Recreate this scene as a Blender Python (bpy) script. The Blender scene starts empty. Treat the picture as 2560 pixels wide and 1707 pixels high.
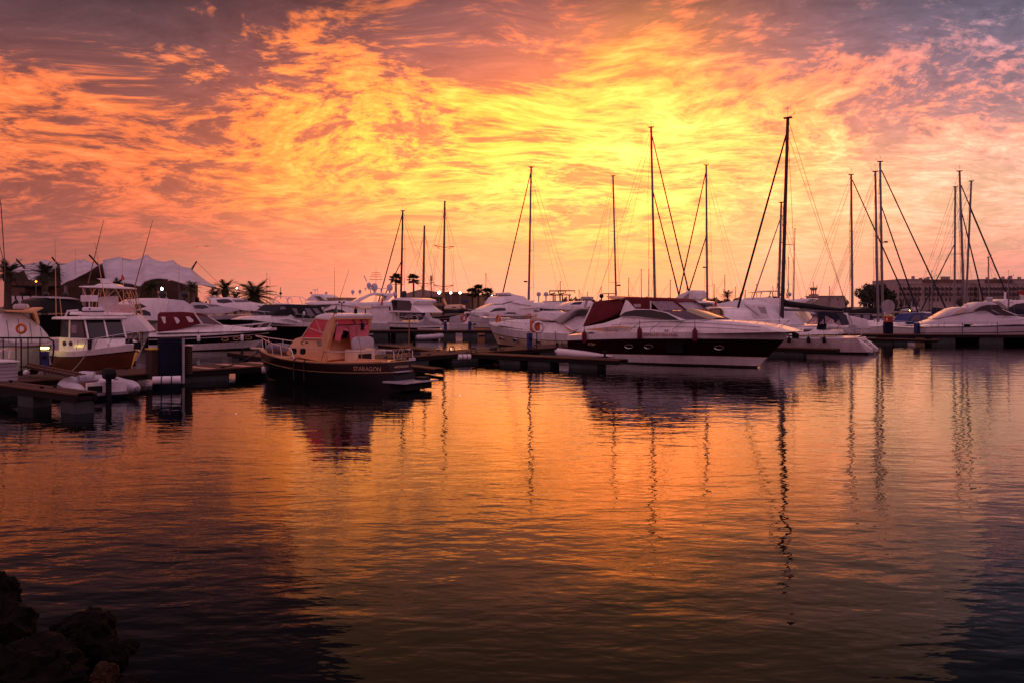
import bpy, bmesh, math, random
from mathutils import Vector, Matrix, noise as mnoise
random.seed(7)
SC = bpy.context.scene
# ---------------------------------------------------------------- camera
# measurements come from the 2560x1707 photograph: focal length and horizon row in its pixels
F, CX, HY, CAMH = 2009.0, 1280.0, 767.0, 3.5
cam_d = bpy.data.cameras.new('camera')
cam_d.sensor_width = 36.0
cam_d.lens = 36.0 * F / 2560.0
cam_d.shift_y = -(853.5 - HY) / 2560.0
cam_d.clip_start = 0.2
cam_d.clip_end = 9000
cam = bpy.data.objects.new('camera', cam_d)
SC.collection.objects.link(cam)
cam.location = (0, 0, CAMH)
cam.rotation_euler = (math.radians(90), 0, 0)
SC.camera = cam
SC.view_settings.view_transform = 'Standard'
SC.view_settings.look = 'None'
SC.view_settings.exposure = 0.35
SC.view_settings.gamma = 1.0
SC.view_settings.use_curve_mapping = False
SC.cycles.use_denoising = True
SC.cycles.max_bounces = 6
SC.cycles.transparent_max_bounces = 12
SC.cycles.caustics_reflective = False
SC.cycles.caustics_refractive = False
SC.cycles.sample_clamp_indirect = 6.0

SUN_AZ, SUN_EL = 7.5, 5.0      # degrees right of the view axis, above the horizon

def s2l(c):
    return tuple((v / 255.0) / 12.92 if v / 255.0 <= 0.04045 else ((v / 255.0 + 0.055) / 1.055) ** 2.4 for v in c)

def px_dir(px, py):
    """direction of a point given in the photograph's half-scale overview (2352 wide)"""
    x, y = px / 0.91875, py / 0.91875
    return Vector(((x - CX) / F, 1.0, -(y - HY) / F)).normalized()

# ---------------------------------------------------------------- sky
# (place in the sky, colour of sunlit cloud, colour of shaded cloud, share of lit cloud, how far red and green run past white, tightness)
SKY = [
 (60, 20, (176,112,98), (116,82,90), -.22, 1, 1), (330, 40, (205,125,95), (122,86,92), -.18, 1, 1),
 (150, -230, (66,46,48), (48,36,42), -.2, 1, 1), (700, -240, (84,52,48), (54,40,44), -.16, 1, 1), (1250, -260, (92,56,50), (60,44,46), -.14, 1, 1),  # this row and the next: unseen sky, darkened to deepen the near water
 (1800, -240, (78,60,62), (56,48,54), -.14, 1, 1), (2250, -230, (70,78,88), (52,56,66), -.1, 1, 1),
 (100, 165, (252,132,66), (150,86,80), .15, 1.0, 1), (250, 240, (250,132,66), (150,88,80), .06, 1.0, 1),
 (420, 190, (246,140,74), (150,92,90), .04, 1, 1), (640, 80, (255,160,72), (150,92,92), .04, 1.2, 1),
 (800, 150, (255,165,76), (165,96,88), .06, 1.2, 1), (980, 60, (255,150,90), (156,100,100), -.2, 1, 1),
 (960, 190, (255,170,76), (190,106,92), .05, 1.4, 1), (1250, 40, (250,135,105), (182,112,110), .0, 1, 1),
 (1270, 130, (255,168,80), (235,128,96), .1, 1.4, 1), (1500, 130, (255,215,84), (255,176,84), .2, 2.1, 1),
 (1680, 70, (252,150,102), (215,122,100), .04, 1.1, 1), (1850, 60, (236,145,115), (146,108,118), -.14, 1, 1),
 (2080, 50, (215,160,150), (128,114,136), -.05, 1, 1), (2310, 40, (172,180,196), (122,116,138), .0, 1, 1),
 (2290, 190, (250,145,98), (128,106,122), -.02, 1, 1), (2070, 170, (250,150,105), (148,108,118), -.06, 1, 1),
 (1880, 190, (255,175,90), (200,122,108), .05, 1.3, 1),
 (60, 300, (255,142,68), (158,84,70), .06, 1, 1), (280, 300, (235,122,66), (164,90,76), .0, 1, 1),
 (500, 300, (255,150,70), (178,98,82), .03, 1.1, 1), (700, 270, (255,185,74), (205,110,84), .05, 1.5, 1),
 (900, 300, (255,225,86), (235,140,90), .07, 1.9, 1), (1120, 270, (255,225,84), (244,140,84), .05, 2.0, 1),
 (1330, 260, (255,232,92), (246,142,86), .08, 2.5, 1), (1500, 330, (255,250,125), (252,172,92), .13, 3.0, 1),
 (1700, 300, (255,225,100), (250,160,98), .1, 2.2, 1), (1930, 300, (255,205,130), (222,142,124), .05, 1.5, 1),
 (2200, 320, (252,185,145), (210,145,135), .04, 1.15, 1),
 (80, 420, (205,112,74), (158,86,76), .0, 1, 1), (350, 430, (240,128,74), (190,100,80), .05, 1, 1),
 (640, 420, (255,178,78), (234,130,84), .06, 1.3, 1), (900, 420, (255,200,92), (248,158,94), .08, 1.7, 1),
 (1180, 430, (255,238,108), (250,164,96), .09, 2.3, 1), (1480, 470, (255,238,112), (250,168,104), .08, 2.3, 1),
 (1800, 430, (255,215,118), (250,176,116), .06, 1.6, 1), (2080, 440, (255,226,170), (250,196,148), .06, 1.3, 1),
 (2290, 440, (242,206,164), (222,172,140), .04, 1.1, 1),
 (80, 560, (172,98,78), (150,86,78), .0, 1, 1), (400, 560, (198,112,86), (188,106,86), .0, 1, 1),
 (760, 560, (245,150,100), (232,132,98), .0, 1.1, 1), (1100, 560, (255,190,110), (252,168,112), .04, 1.4, 1),
 (1480, 590, (255,205,104), (253,176,112), .04, 1.6, 1), (1830, 550, (255,214,150), (250,184,130), .04, 1.4, 1),
 (2150, 570, (238,168,118), (212,144,116), .0, 1.1, 1),
 (120, 680, (165,94,86), (160,92,86), .0, 1, 1), (560, 680, (222,136,108), (216,132,108), .0, 1, 1),
 (1050, 680, (252,170,135), (250,164,134), .0, 1.1, 1), (1500, 690, (254,172,128), (252,166,128), .0, 1.15, 1),
 (1950, 680, (244,168,134), (238,162,132), .0, 1.1, 1), (2300, 680, (205,140,128), (198,134,124), .0, 1, 1),
]
# the unseen rest of the sky, overhead brightened to lift upward faces, wide soft regions: (direction, colour lit, colour shaded)
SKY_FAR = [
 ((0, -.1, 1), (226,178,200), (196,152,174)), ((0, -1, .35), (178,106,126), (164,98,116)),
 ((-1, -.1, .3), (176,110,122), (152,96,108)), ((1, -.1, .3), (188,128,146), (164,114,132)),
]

world = bpy.data.worlds.new('World')
SC.world = world
world.use_nodes = True
WN, WL = world.node_tree.nodes, world.node_tree.links
WN.clear()

def wnode(t, **kw):
    n = WN.new(t)
    for k, v in kw.items():
        setattr(n, k, v)
    return n

def wmath(op, a, b=None, c=None, clamp=False):
    n = wnode('ShaderNodeMath', operation=op, use_clamp=clamp)
    for i, v in enumerate((a, b, c)):
        if v is None:
            continue
        if isinstance(v, (int, float)):
            n.inputs[i].default_value = v
        else:
            WL.new(v, n.inputs[i])
    return n.outputs[0]

def wvec(op, a, b=None, c=None, out=0):
    n = wnode('ShaderNodeVectorMath', operation=op)
    for i, v in enumerate((a, b, c)):
        if v is None:
            continue
        if isinstance(v, (tuple, list, Vector)):
            n.inputs[i].default_value = tuple(v)
        else:
            WL.new(v, n.inputs[i])
    return n.outputs[1] if op == 'DOT_PRODUCT' else n.outputs[0]

def build_sky():
    tc = wnode('ShaderNodeTexCoord')
    d = wvec('NORMALIZE', tc.outputs['Generated'])
    sep = wnode('ShaderNodeSeparateXYZ')
    WL.new(d, sep.inputs[0])
    X, Y, Z = sep.outputs
    zc = wmath('MAXIMUM', Z, 0.0)
    # mirror what is below the horizon so that nothing dark lies there
    comb0 = wnode('ShaderNodeCombineXYZ')
    WL.new(X, comb0.inputs[0]); WL.new(Y, comb0.inputs[1]); WL.new(zc, comb0.inputs[2])
    d = comb0.outputs[0]
    d = wvec('NORMALIZE', wvec('MULTIPLY', d, (1, 1, 1.9)))      # bands of colour lie flat: heights count more
    inv = wmath('DIVIDE', 1.0, wmath('ADD', zc, 0.15))
    comb = wnode('ShaderNodeCombineXYZ')
    WL.new(wmath('MULTIPLY', X, inv), comb.inputs[0])
    WL.new(wmath('MULTIPLY', Y, inv), comb.inputs[1])
    P = comb.outputs[0]                       # point on the cloud sheet
    warp = wnode('ShaderNodeTexNoise', noise_dimensions='2D')
    warp.inputs['Scale'].default_value = 0.9
    warp.inputs['Detail'].default_value = 2.0
    WL.new(P, warp.inputs['Vector'])
    wv = wvec('SUBTRACT', warp.outputs['Color'], (.5, .5, .5))
    P2 = wvec('MULTIPLY_ADD', wv, (.7, .55, 0), P)
    mp = wnode('ShaderNodeMapping')
    mp.inputs['Rotation'].default_value = (0, 0, math.radians(-14))
    mp.inputs['Scale'].default_value = (1.15, 1.15, 1)
    WL.new(P2, mp.inputs['Vector'])
    n1 = wnode('ShaderNodeTexNoise', noise_dimensions='2D')
    n1.inputs['Scale'].default_value = 2.7
    n1.inputs['Detail'].default_value = 9.0
    n1.inputs['Roughness'].default_value = .66
    n1.inputs['Distortion'].default_value = .0
    WL.new(mp.outputs[0], n1.inputs['Vector'])
    mp2 = wnode('ShaderNodeMapping')
    mp2.inputs['Rotation'].default_value = (0, 0, math.radians(16))
    mp2.inputs['Scale'].default_value = (1.0, 1.45, 1)
    mp2.inputs['Location'].default_value = (3.1, 7.7, 0)
    WL.new(P2, mp2.inputs['Vector'])
    n2 = wnode('ShaderNodeTexNoise', noise_dimensions='2D')
    n2.inputs['Scale'].default_value = 8.5
    n2.inputs['Detail'].default_value = 7.0
    n2.inputs['Roughness'].default_value = .68
    n2.inputs['Distortion'].default_value = .25
    WL.new(mp2.outputs[0], n2.inputs['Vector'])
    # blend of colour regions
    acc_b = acc_d = None
    acc_w = acc_s = None
    def add(dirv, k, wt, cb, cd, bias):
        nonlocal acc_b, acc_d, acc_w, acc_s
        dot = wvec('DOT_PRODUCT', d, dirv)
        e = wmath('EXPONENT', wmath('MULTIPLY_ADD', dot, k, -k + math.log(wt)))
        cv = wnode('ShaderNodeCombineXYZ')
        for i in range(3):
            WL.new(e, cv.inputs[i])
        ev = cv.outputs[0]
        if acc_b is None:
            acc_b = wvec('MULTIPLY', ev, cb); acc_d = wvec('MULTIPLY', ev, cd)
            acc_s = wmath('MULTIPLY', e, bias); acc_w = e
        else:
            acc_b = wvec('MULTIPLY_ADD', ev, cb, acc_b); acc_d = wvec('MULTIPLY_ADD', ev, cd, acc_d)
            if abs(bias) > 1e-4:
                acc_s = wmath('MULTIPLY_ADD', e, bias, acc_s)
            acc_w = wmath('ADD', acc_w, e)
    for (px, py, cb, cd, bias, m, kk) in SKY:
        b, k_ = s2l(cb), s2l(cd)
        if m < 1.7: b = (b[0], b[1] * .84, b[2])
        b = (b[0] * (1 + 1.7 * (m - 1)), b[1] * (1 - .05 * (m - 1)), b[2] * (.9 if m > 1.25 else 1.0))
        if px < 900 and py < 520 and m < 1.3: k_ = tuple(c * .82 for c in k_)
        k_ = (k_[0] * (1 + .2 * (m - 1)), k_[1], k_[2] * (.9 if m > 1.25 else 1.0))
        add((px_dir(px, py) * Vector((1, 1, 1.9))).normalized(), 250.0 * kk * (.8 if py > 620 else .4 if py < 0 else 1.0), 4.0 if py < 0 else 1.0, b, k_, bias)
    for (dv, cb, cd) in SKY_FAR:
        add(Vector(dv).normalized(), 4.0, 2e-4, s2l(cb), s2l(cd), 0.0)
    iw = wmath('DIVIDE', 1.0, wmath('ADD', acc_w, 1e-12))
    cw = wnode('ShaderNodeCombineXYZ')
    for i in range(3):
        WL.new(iw, cw.inputs[i])
    cb = wvec('MULTIPLY', acc_b, cw.outputs[0])
    cd = wvec('MULTIPLY', acc_d, cw.outputs[0])
    bias = wmath('MULTIPLY', acc_s, iw)
    v = wmath('ADD', wmath('MULTIPLY', n1.outputs['Fac'], .66), wmath('MULTIPLY', n2.outputs['Fac'], .34))
    mp3 = wnode('ShaderNodeMapping')
    mp3.inputs['Rotation'].default_value = (0, 0, math.radians(38))
    mp3.inputs['Scale'].default_value = (1.0, 1.9, 1)
    WL.new(P2, mp3.inputs['Vector'])
    n3 = wnode('ShaderNodeTexNoise', noise_dimensions='2D')
    n3.inputs['Scale'].default_value = 22.0
    n3.inputs['Detail'].default_value = 3.0
    n3.inputs['Roughness'].default_value = .6
    WL.new(mp3.outputs[0], n3.inputs['Vector'])
    v = wmath('ADD', v, wmath('MULTIPLY', wmath('SUBTRACT', n3.outputs['Fac'], .5), .17))
    v = wmath('MULTIPLY_ADD', bias, .8, v)
    mr = wnode('ShaderNodeMapRange', interpolation_type='SMOOTHSTEP')
    mr.inputs['From Min'].default_value = .45
    mr.inputs['From Max'].default_value = .585
    WL.new(v, mr.inputs['Value'])
    mx = wnode('ShaderNodeMix', data_type='VECTOR')
    WL.new(mr.outputs[0], mx.inputs['Factor'])
    WL.new(cd, mx.inputs[4]); WL.new(cb, mx.inputs[5])
    mr2 = wnode('ShaderNodeMapRange', interpolation_type='SMOOTHSTEP')
    mr2.inputs['From Min'].default_value = .57
    mr2.inputs['From Max'].default_value = .70
    mr2.inputs['To Max'].default_value = .42
    WL.new(v, mr2.inputs['Value'])
    lowfade = wmath('MULTIPLY', wmath('SUBTRACT', zc, .03), 7.0, clamp=True)
    amp = wmath('MULTIPLY_ADD', lowfade, .68, .12)
    fine = wmath('MULTIPLY_ADD', wmath('SUBTRACT', n2.outputs['Fac'], .5), amp, wmath('MULTIPLY_ADD', mr2.outputs[0], lowfade, .94))
    cf = wnode('ShaderNodeCombineXYZ')
    for i in range(3):
        WL.new(fine, cf.inputs[i])
    col = wvec('MULTIPLY', mx.outputs[1], cf.outputs[0])
    # clear air behind the clouds
    sky = wnode('ShaderNodeTexSky', sky_type='NISHITA')
    sky.sun_disc = False
    sky.sun_elevation = math.radians(SUN_EL)
    sky.sun_rotation = math.radians(SUN_AZ)
    sky.altitude = 5
    bg1 = wnode('ShaderNodeBackground'); WL.new(sky.outputs[0], bg1.inputs['Color']); bg1.inputs['Strength'].default_value = .0007
    bg2 = wnode('ShaderNodeBackground'); WL.new(col, bg2.inputs['Color']); bg2.inputs['Strength'].default_value = 1.0
    ad = wnode('ShaderNodeAddShader')
    WL.new(bg1.outputs[0], ad.inputs[0]); WL.new(bg2.outputs[0], ad.inputs[1])
    out = wnode('ShaderNodeOutputWorld')
    WL.new(ad.outputs[0], out.inputs['Surface'])
build_sky()
world.cycles.sampling_method = 'MANUAL'
world.cycles.sample_map_resolution = 512

# ---------------------------------------------------------------- sun: low, veiled by cloud
sun_d = bpy.data.lights.new('sun', 'SUN')
sun_d.energy = 0.12
sun_d.angle = math.radians(45)
sun_d.color = (1.0, .45, .16)
sun = bpy.data.objects.new('sun', sun_d)
SC.collection.objects.link(sun)
sdir = Vector((math.sin(math.radians(SUN_AZ)) * math.cos(math.radians(SUN_EL + 6)), math.cos(math.radians(SUN_AZ)) * math.cos(math.radians(SUN_EL + 6)), math.sin(math.radians(SUN_EL + 6))))
sun.rotation_euler = (-sdir).to_track_quat('-Z', 'Y').to_euler()
sun.location = (0, 0, 60)
# ---------------------------------------------------------------- node material helpers
def new_mat(name):
    m = bpy.data.materials.new(name)
    m.use_nodes = True
    nt = m.node_tree
    nt.nodes.clear()
    out = nt.nodes.new('ShaderNodeOutputMaterial')
    bs = nt.nodes.new('ShaderNodeBsdfPrincipled')
    nt.links.new(bs.outputs[0], out.inputs[0])
    return m, nt, bs

def water_mat():
    m, nt, bs = new_mat('harbour_water')
    N, Lk = nt.nodes, nt.links
    bs.inputs['Base Color'].default_value = (.003, .004, .005, 1)
    bs.inputs['Roughness'].default_value = .015
    bs.inputs['IOR'].default_value = 1.33
    bs.inputs['Specular IOR Level'].default_value = .15
    geo = N.new('ShaderNodeNewGeometry')
    acc = None
    # wavelength scale, stretch along x, weight
    for sc, st, wt, det, rot in ((.2, .6, .20, 2, 8), (1.3, .5, .18, 2.5, -10), (4.0, .5, .062, 2, 14), (9.0, .6, .010, 2, -5)):
        mp = N.new('ShaderNodeMapping')
        mp.inputs['Scale'].default_value = (sc * st, sc, sc)
        mp.inputs['Rotation'].default_value = (0, 0, math.radians(rot))
        Lk.new(geo.outputs['Position'], mp.inputs['Vector'])
        nz = N.new('ShaderNodeTexNoise')
        nz.inputs['Scale'].default_value = 1.0
        nz.inputs['Detail'].default_value = det
        nz.inputs['Roughness'].default_value = .5
        nz.inputs['Distortion'].default_value = .3
        Lk.new(mp.outputs[0], nz.inputs['Vector'])
        mm = N.new('ShaderNodeMath'); mm.operation = 'MULTIPLY_ADD'
        Lk.new(nz.outputs['Fac'], mm.inputs[0]); mm.inputs[1].default_value = wt
        if acc is None:
            mm.inputs[2].default_value = 0
        else:
            Lk.new(acc, mm.inputs[2])
        acc = mm.outputs[0]
    bp = N.new('ShaderNodeBump')
    bp.inputs['Strength'].default_value = 1.0
    bp.inputs['Distance'].default_value = WAVE
    Lk.new(acc, bp.inputs['Height'])
    Lk.new(bp.outputs[0], bs.inputs['Normal'])
    return m
WAVE = .10
me = bpy.data.meshes.new('water')
me.from_pydata([(-4000, -60, 0), (4000, -60, 0), (4000, 7000, 0), (-4000, 7000, 0)], [], [(0, 1, 2, 3)])
water = bpy.data.objects.new('water', me)
me.materials.append(water_mat())
SC.collection.objects.link(water)
water['kind'] = 'structure'
# ---------------------------------------------------------------- materials
def pmat(name, col, rough=.5, metal=0.0, var=.12, vscale=6.0, bump=0.0, bscale=30.0, coat=0.0, ior=1.45, stretch=None, spec=.5):
    """plain surface with a procedural unevenness of colour and, if asked, a fine relief"""
    m, nt, bs = new_mat(name)
    N, Lk = nt.nodes, nt.links
    tc = N.new('ShaderNodeTexCoord')
    src = tc.outputs['Object']
    if stretch:
        mp = N.new('ShaderNodeMapping'); mp.inputs['Scale'].default_value = stretch
        Lk.new(src, mp.inputs['Vector']); src = mp.outputs[0]
    nz = N.new('ShaderNodeTexNoise')
    nz.inputs['Scale'].default_value = vscale
    nz.inputs['Detail'].default_value = 5
    nz.inputs['Roughness'].default_value = .65
    Lk.new(src, nz.inputs['Vector'])
    rp = N.new('ShaderNodeValToRGB')
    a = tuple(max(0, c * (1 - var * 1.6)) for c in col); b = tuple(min(1, c * (1 + var)) for c in col)
    rp.color_ramp.elements[0].position = .3; rp.color_ramp.elements[0].color = a + (1,)
    rp.color_ramp.elements[1].position = .65; rp.color_ramp.elements[1].color = b + (1,)
    Lk.new(nz.outputs['Fac'], rp.inputs[0])
    Lk.new(rp.outputs[0], bs.inputs['Base Color'])
    mr = N.new('ShaderNodeMapRange')
    mr.inputs['To Min'].default_value = max(0.02, rough * .8); mr.inputs['To Max'].default_value = min(1, rough * 1.25)
    Lk.new(nz.outputs['Fac'], mr.inputs['Value']); Lk.new(mr.outputs[0], bs.inputs['Roughness'])
    bs.inputs['Metallic'].default_value = metal
    bs.inputs['IOR'].default_value = ior
    bs.inputs['Specular IOR Level'].default_value = spec
    if coat:
        bs.inputs['Coat Weight'].default_value = coat
        bs.inputs['Coat Roughness'].default_value = .06
    if bump:
        n2 = N.new('ShaderNodeTexNoise')
        n2.inputs['Scale'].default_value = bscale; n2.inputs['Detail'].default_value = 4
        Lk.new(src, n2.inputs['Vector'])
        bp = N.new('ShaderNodeBump'); bp.inputs['Strength'].default_value = .8; bp.inputs['Distance'].default_value = bump
        Lk.new(n2.outputs['Fac'], bp.inputs['Height']); Lk.new(bp.outputs[0], bs.inputs['Normal'])
    return m

def vinyl_mat(name, col, clear=.5):
    """tinted see-through window film"""
    m, nt, bs = new_mat(name)
    N, Lk = nt.nodes, nt.links
    out = [n for n in N if n.type == 'OUTPUT_MATERIAL'][0]
    bs.inputs['Base Color'].default_value = col + (1,)
    bs.inputs['Roughness'].default_value = .12
    tr = N.new('ShaderNodeBsdfTransparent'); tr.inputs[0].default_value = tuple(min(1, c * 1.15 + .12) for c in col) + (1,)
    mx = N.new('ShaderNodeMixShader')
    nz = N.new('ShaderNodeTexNoise'); nz.inputs['Scale'].default_value = 3.0
    mr = N.new('ShaderNodeMapRange'); mr.inputs['To Min'].default_value = clear - .12; mr.inputs['To Max'].default_value = clear + .12
    Lk.new(nz.outputs['Fac'], mr.inputs['Value']); Lk.new(mr.outputs[0], mx.inputs[0])
    Lk.new(bs.outputs[0], mx.inputs[1]); Lk.new(tr.outputs[0], mx.inputs[2])
    Lk.new(mx.outputs[0], out.inputs[0])
    return m

def glow_mat(name, col, strength):
    m, nt, bs = new_mat(name)
    bs.inputs['Base Color'].default_value = col + (1,)
    bs.inputs['Emission Color'].default_value = col + (1,)
    bs.inputs['Emission Strength'].default_value = strength
    nz = nt.nodes.new('ShaderNodeTexNoise'); nz.inputs['Scale'].default_value = 4
    nt.links.new(nz.outputs['Fac'], bs.inputs['Roughness'])
    return m

M = {}
M['gel'] = pmat('white_gelcoat', (.78, .76, .75), .28, var=.10, vscale=1.6, coat=.4, stretch=(1.6, 1.6, .45))
M['gel_grey'] = pmat('grey_gelcoat', (.40, .38, .40), .3, var=.08, vscale=1.3, coat=.5)
M['cream'] = pmat('cream_gelcoat', (.66, .52, .36), .3, var=.08, vscale=1.5, coat=.4)
M['beige'] = pmat('beige_paint', (.70, .38, .18), .4, var=.1, vscale=2.0, coat=.2)
M['maroon'] = pmat('maroon_canvas', (.125, .010, .016), .85, var=.25, vscale=2.2, bump=.02, bscale=5)
M['maroon_gel'] = pmat('maroon_paint', (.014, .0025, .0035), .32, var=.12, vscale=2, coat=.0, spec=.25)
M['black_gel'] = pmat('black_paint', (.005, .004, .005), .32, var=.2, vscale=2, coat=.0, spec=.25)
M['navy_gel'] = pmat('navy_paint', (.008, .010, .034), .35, var=.2, vscale=2, coat=.1, spec=.3)
M['navy'] = pmat('navy_canvas', (.012, .013, .030), .9, var=.3, vscale=2, bump=.025, bscale=4)
M['black'] = pmat('black_canvas', (.010, .010, .012), .9, var=.3, vscale=2, bump=.02, bscale=4)
M['tarp'] = pmat('white_canvas', (.66, .64, .65), .8, var=.1, vscale=1.6, bump=.05, bscale=2.2)
M['tarp_grey'] = pmat('grey_canvas', (.34, .32, .34), .85, var=.15, vscale=2, bump=.04, bscale=3)
M['hypalon'] = pmat('inflatable_fabric', (.46, .45, .49), .5, var=.08, vscale=2.5, bump=.004, bscale=20)
M['hypalon_grey'] = pmat('grey_inflatable_fabric', (.20, .19, .22), .55, var=.15, vscale=2.5, bump=.01, bscale=8)
M['glass'] = pmat('dark_glass', (.010, .010, .012), .06, var=.1, spec=.6)
M['glass_tint'] = pmat('tinted_glass', (.16, .13, .16), .08, var=.15, spec=.7)
M['vinyl_pink'] = vinyl_mat('pink_window_film', (.90, .22, .27), .62)
M['vinyl_clear'] = vinyl_mat('clear_window_film', (.75, .66, .66), .72)
M['vinyl_fold'] = pmat('crumpled_window_film', (.40, .33, .38), .18, var=.3, vscale=7, bump=.03, bscale=9, stretch=(3, 1, .4), spec=.7)
M['curtain'] = pmat('pink_curtain', (.60, .15, .19), .8, var=.2, vscale=3, bump=.03, bscale=5)
M['steel'] = pmat('stainless_steel', (.62, .60, .60), .22, metal=1.0, var=.06)
M['alu'] = pmat('anodised_mast', (.20, .18, .19), .42, metal=.4, var=.12, vscale=3)
M['mast_dark'] = pmat('dark_mast', (.035, .030, .032), .45, metal=.2, var=.2, vscale=3)
M['mast_wood'] = pmat('varnished_mast', (.24, .13, .06), .4, var=.2, vscale=4, stretch=(6, 6, .4))
M['wire'] = pmat('rigging_wire', (.10, .085, .085), .5, metal=.5, var=.1)
M['rope'] = pmat('rope', (.22, .17, .12), .9, var=.25, vscale=20)
M['rope_dark'] = pmat('dark_rope', (.03, .025, .03), .9, var=.25, vscale=20)
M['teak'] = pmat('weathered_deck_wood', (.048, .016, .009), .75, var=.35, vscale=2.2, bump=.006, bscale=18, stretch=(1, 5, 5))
M['teak_lit'] = pmat('sunlit_deck_wood', (.46, .27, .19), .7, var=.25, vscale=2.2, bump=.004, bscale=18, stretch=(1, 5, 5))  # sunlight on the boards painted in as a paler wood colour
M['board'] = pmat('edge_board', (.11, .042, .022), .7, var=.3, vscale=3, bump=.004, bscale=14, stretch=(.6, 5, 5))
M['fascia'] = pmat('dark_steel_frame', (.014, .010, .010), .8, var=.3, vscale=4, spec=.2)
M['float'] = pmat('concrete_float', (.040, .050, .048), .8, var=.25, vscale=2.4, bump=.008, bscale=20)
M['rubber'] = pmat('black_rubber', (.008, .007, .008), .7, var=.2, spec=.25)
M['plastic'] = pmat('white_plastic', (.72, .70, .70), .4, var=.08)
M['dome'] = pmat('radome_plastic', (.46, .45, .50), .35, var=.06)
M['dome_dark'] = pmat('dark_dome', (.012, .012, .014), .4, var=.1)
M['red'] = pmat('red_paint', (.42, .035, .025), .5, var=.15)
M['orange'] = pmat('orange_plastic', (.55, .13, .03), .5, var=.15)
M['yellow'] = pmat('yellow_paint', (.55, .36, .03), .5, var=.15)
M['green'] = pmat('green_cloth', (.03, .14, .05), .85, var=.2)
M['redcloth'] = pmat('red_cloth', (.50, .03, .03), .85, var=.2)
M['blue'] = pmat('blue_paint', (.018, .035, .15), .45, var=.2, vscale=4)
M['pile'] = pmat('pile_sleeve', (.006, .008, .022), .8, var=.4, vscale=1.5, spec=.15)
M['brown'] = pmat('brown_timber', (.04, .018, .011), .8, var=.35, vscale=3, bump=.01, bscale=10, stretch=(5, 5, .6))
M['gold'] = pmat('gold_line', (.42, .26, .10), .45, var=.1)
M['antifoul'] = pmat('bottom_paint', (.018, .012, .013), .8, var=.4, vscale=2)
M['tent'] = pmat('tent_membrane', (.50, .46, .48), .8, var=.14, vscale=.25, bump=.05, bscale=1.0)
M['plaster'] = pmat('pale_plaster', (.36, .30, .27), .9, var=.18, vscale=.35, bump=.01, bscale=6)
M['plaster_brown'] = pmat('brown_plaster', (.12, .065, .045), .9, var=.2, vscale=.4)
M['plaster_tan'] = pmat('tan_plaster', (.40, .27, .16), .9, var=.15, vscale=.3)
M['roof'] = pmat('roof_sheet', (.36, .25, .21), .8, var=.15, vscale=.8, stretch=(8, .4, 1))
M['stone'] = pmat('quay_stone', (.16, .13, .11), .9, var=.35, vscale=.5, bump=.05, bscale=2)
M['land'] = pmat('quay_ground', (.09, .07, .055), .95, var=.35, vscale=.12)
M['rock'] = pmat('wet_rock', (.004, .003, .0022), .95, var=.5, vscale=3.5, bump=.06, bscale=7, spec=.12)
M['rock_pale'] = pmat('pale_rock', (.03, .016, .008), .8, var=.45, vscale=4, bump=.05, bscale=8, spec=.15)
M['leaf'] = pmat('foliage', (.050, .055, .022), .8, var=.5, vscale=.6)
M['leaf_dark'] = pmat('dark_foliage', (.030, .030, .016), .8, var=.5, vscale=.5)
M['palm_leaf'] = pmat('palm_foliage', (.050, .060, .022), .7, var=.4, vscale=1.5)
M['trunk'] = pmat('bark', (.09, .06, .042), .95, var=.4, vscale=3, bump=.03, bscale=8, stretch=(1, 1, 4))
M['hull_brown'] = pmat('red_brown_hull', (.13, .044, .02), .35, var=.15, vscale=1.5, coat=.35)
M['lilac'] = pmat('pale_grey_gelcoat', (.56, .54, .57), .3, var=.08, vscale=1.3, coat=.5)
M['hull_pale'] = pmat('weathered_white_hull', (.52, .44, .43), .35, var=.14, vscale=1.5, coat=.2, stretch=(1.4, 1.4, .5))
M['ink_red'] = pmat('dark_red_lettering', (.25, .03, .05), .5, var=.05)
M['ink_black'] = pmat('black_lettering', (.015, .012, .015), .5, var=.05)
M['ink_gold'] = pmat('gold_lettering', (.50, .30, .18), .5, var=.05)
M['lamp_white'] = glow_mat('lit_white_lamp', (1.0, .86, .72), 14)
M['lamp_yellow'] = glow_mat('lit_yellow_lamp', (1.0, .72, .12), 9)
M['lamp_orange'] = glow_mat('lit_orange_lamp', (1.0, .30, .05), 6)
# ---------------------------------------------------------------- mesh helpers
COL = SC.collection

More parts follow.
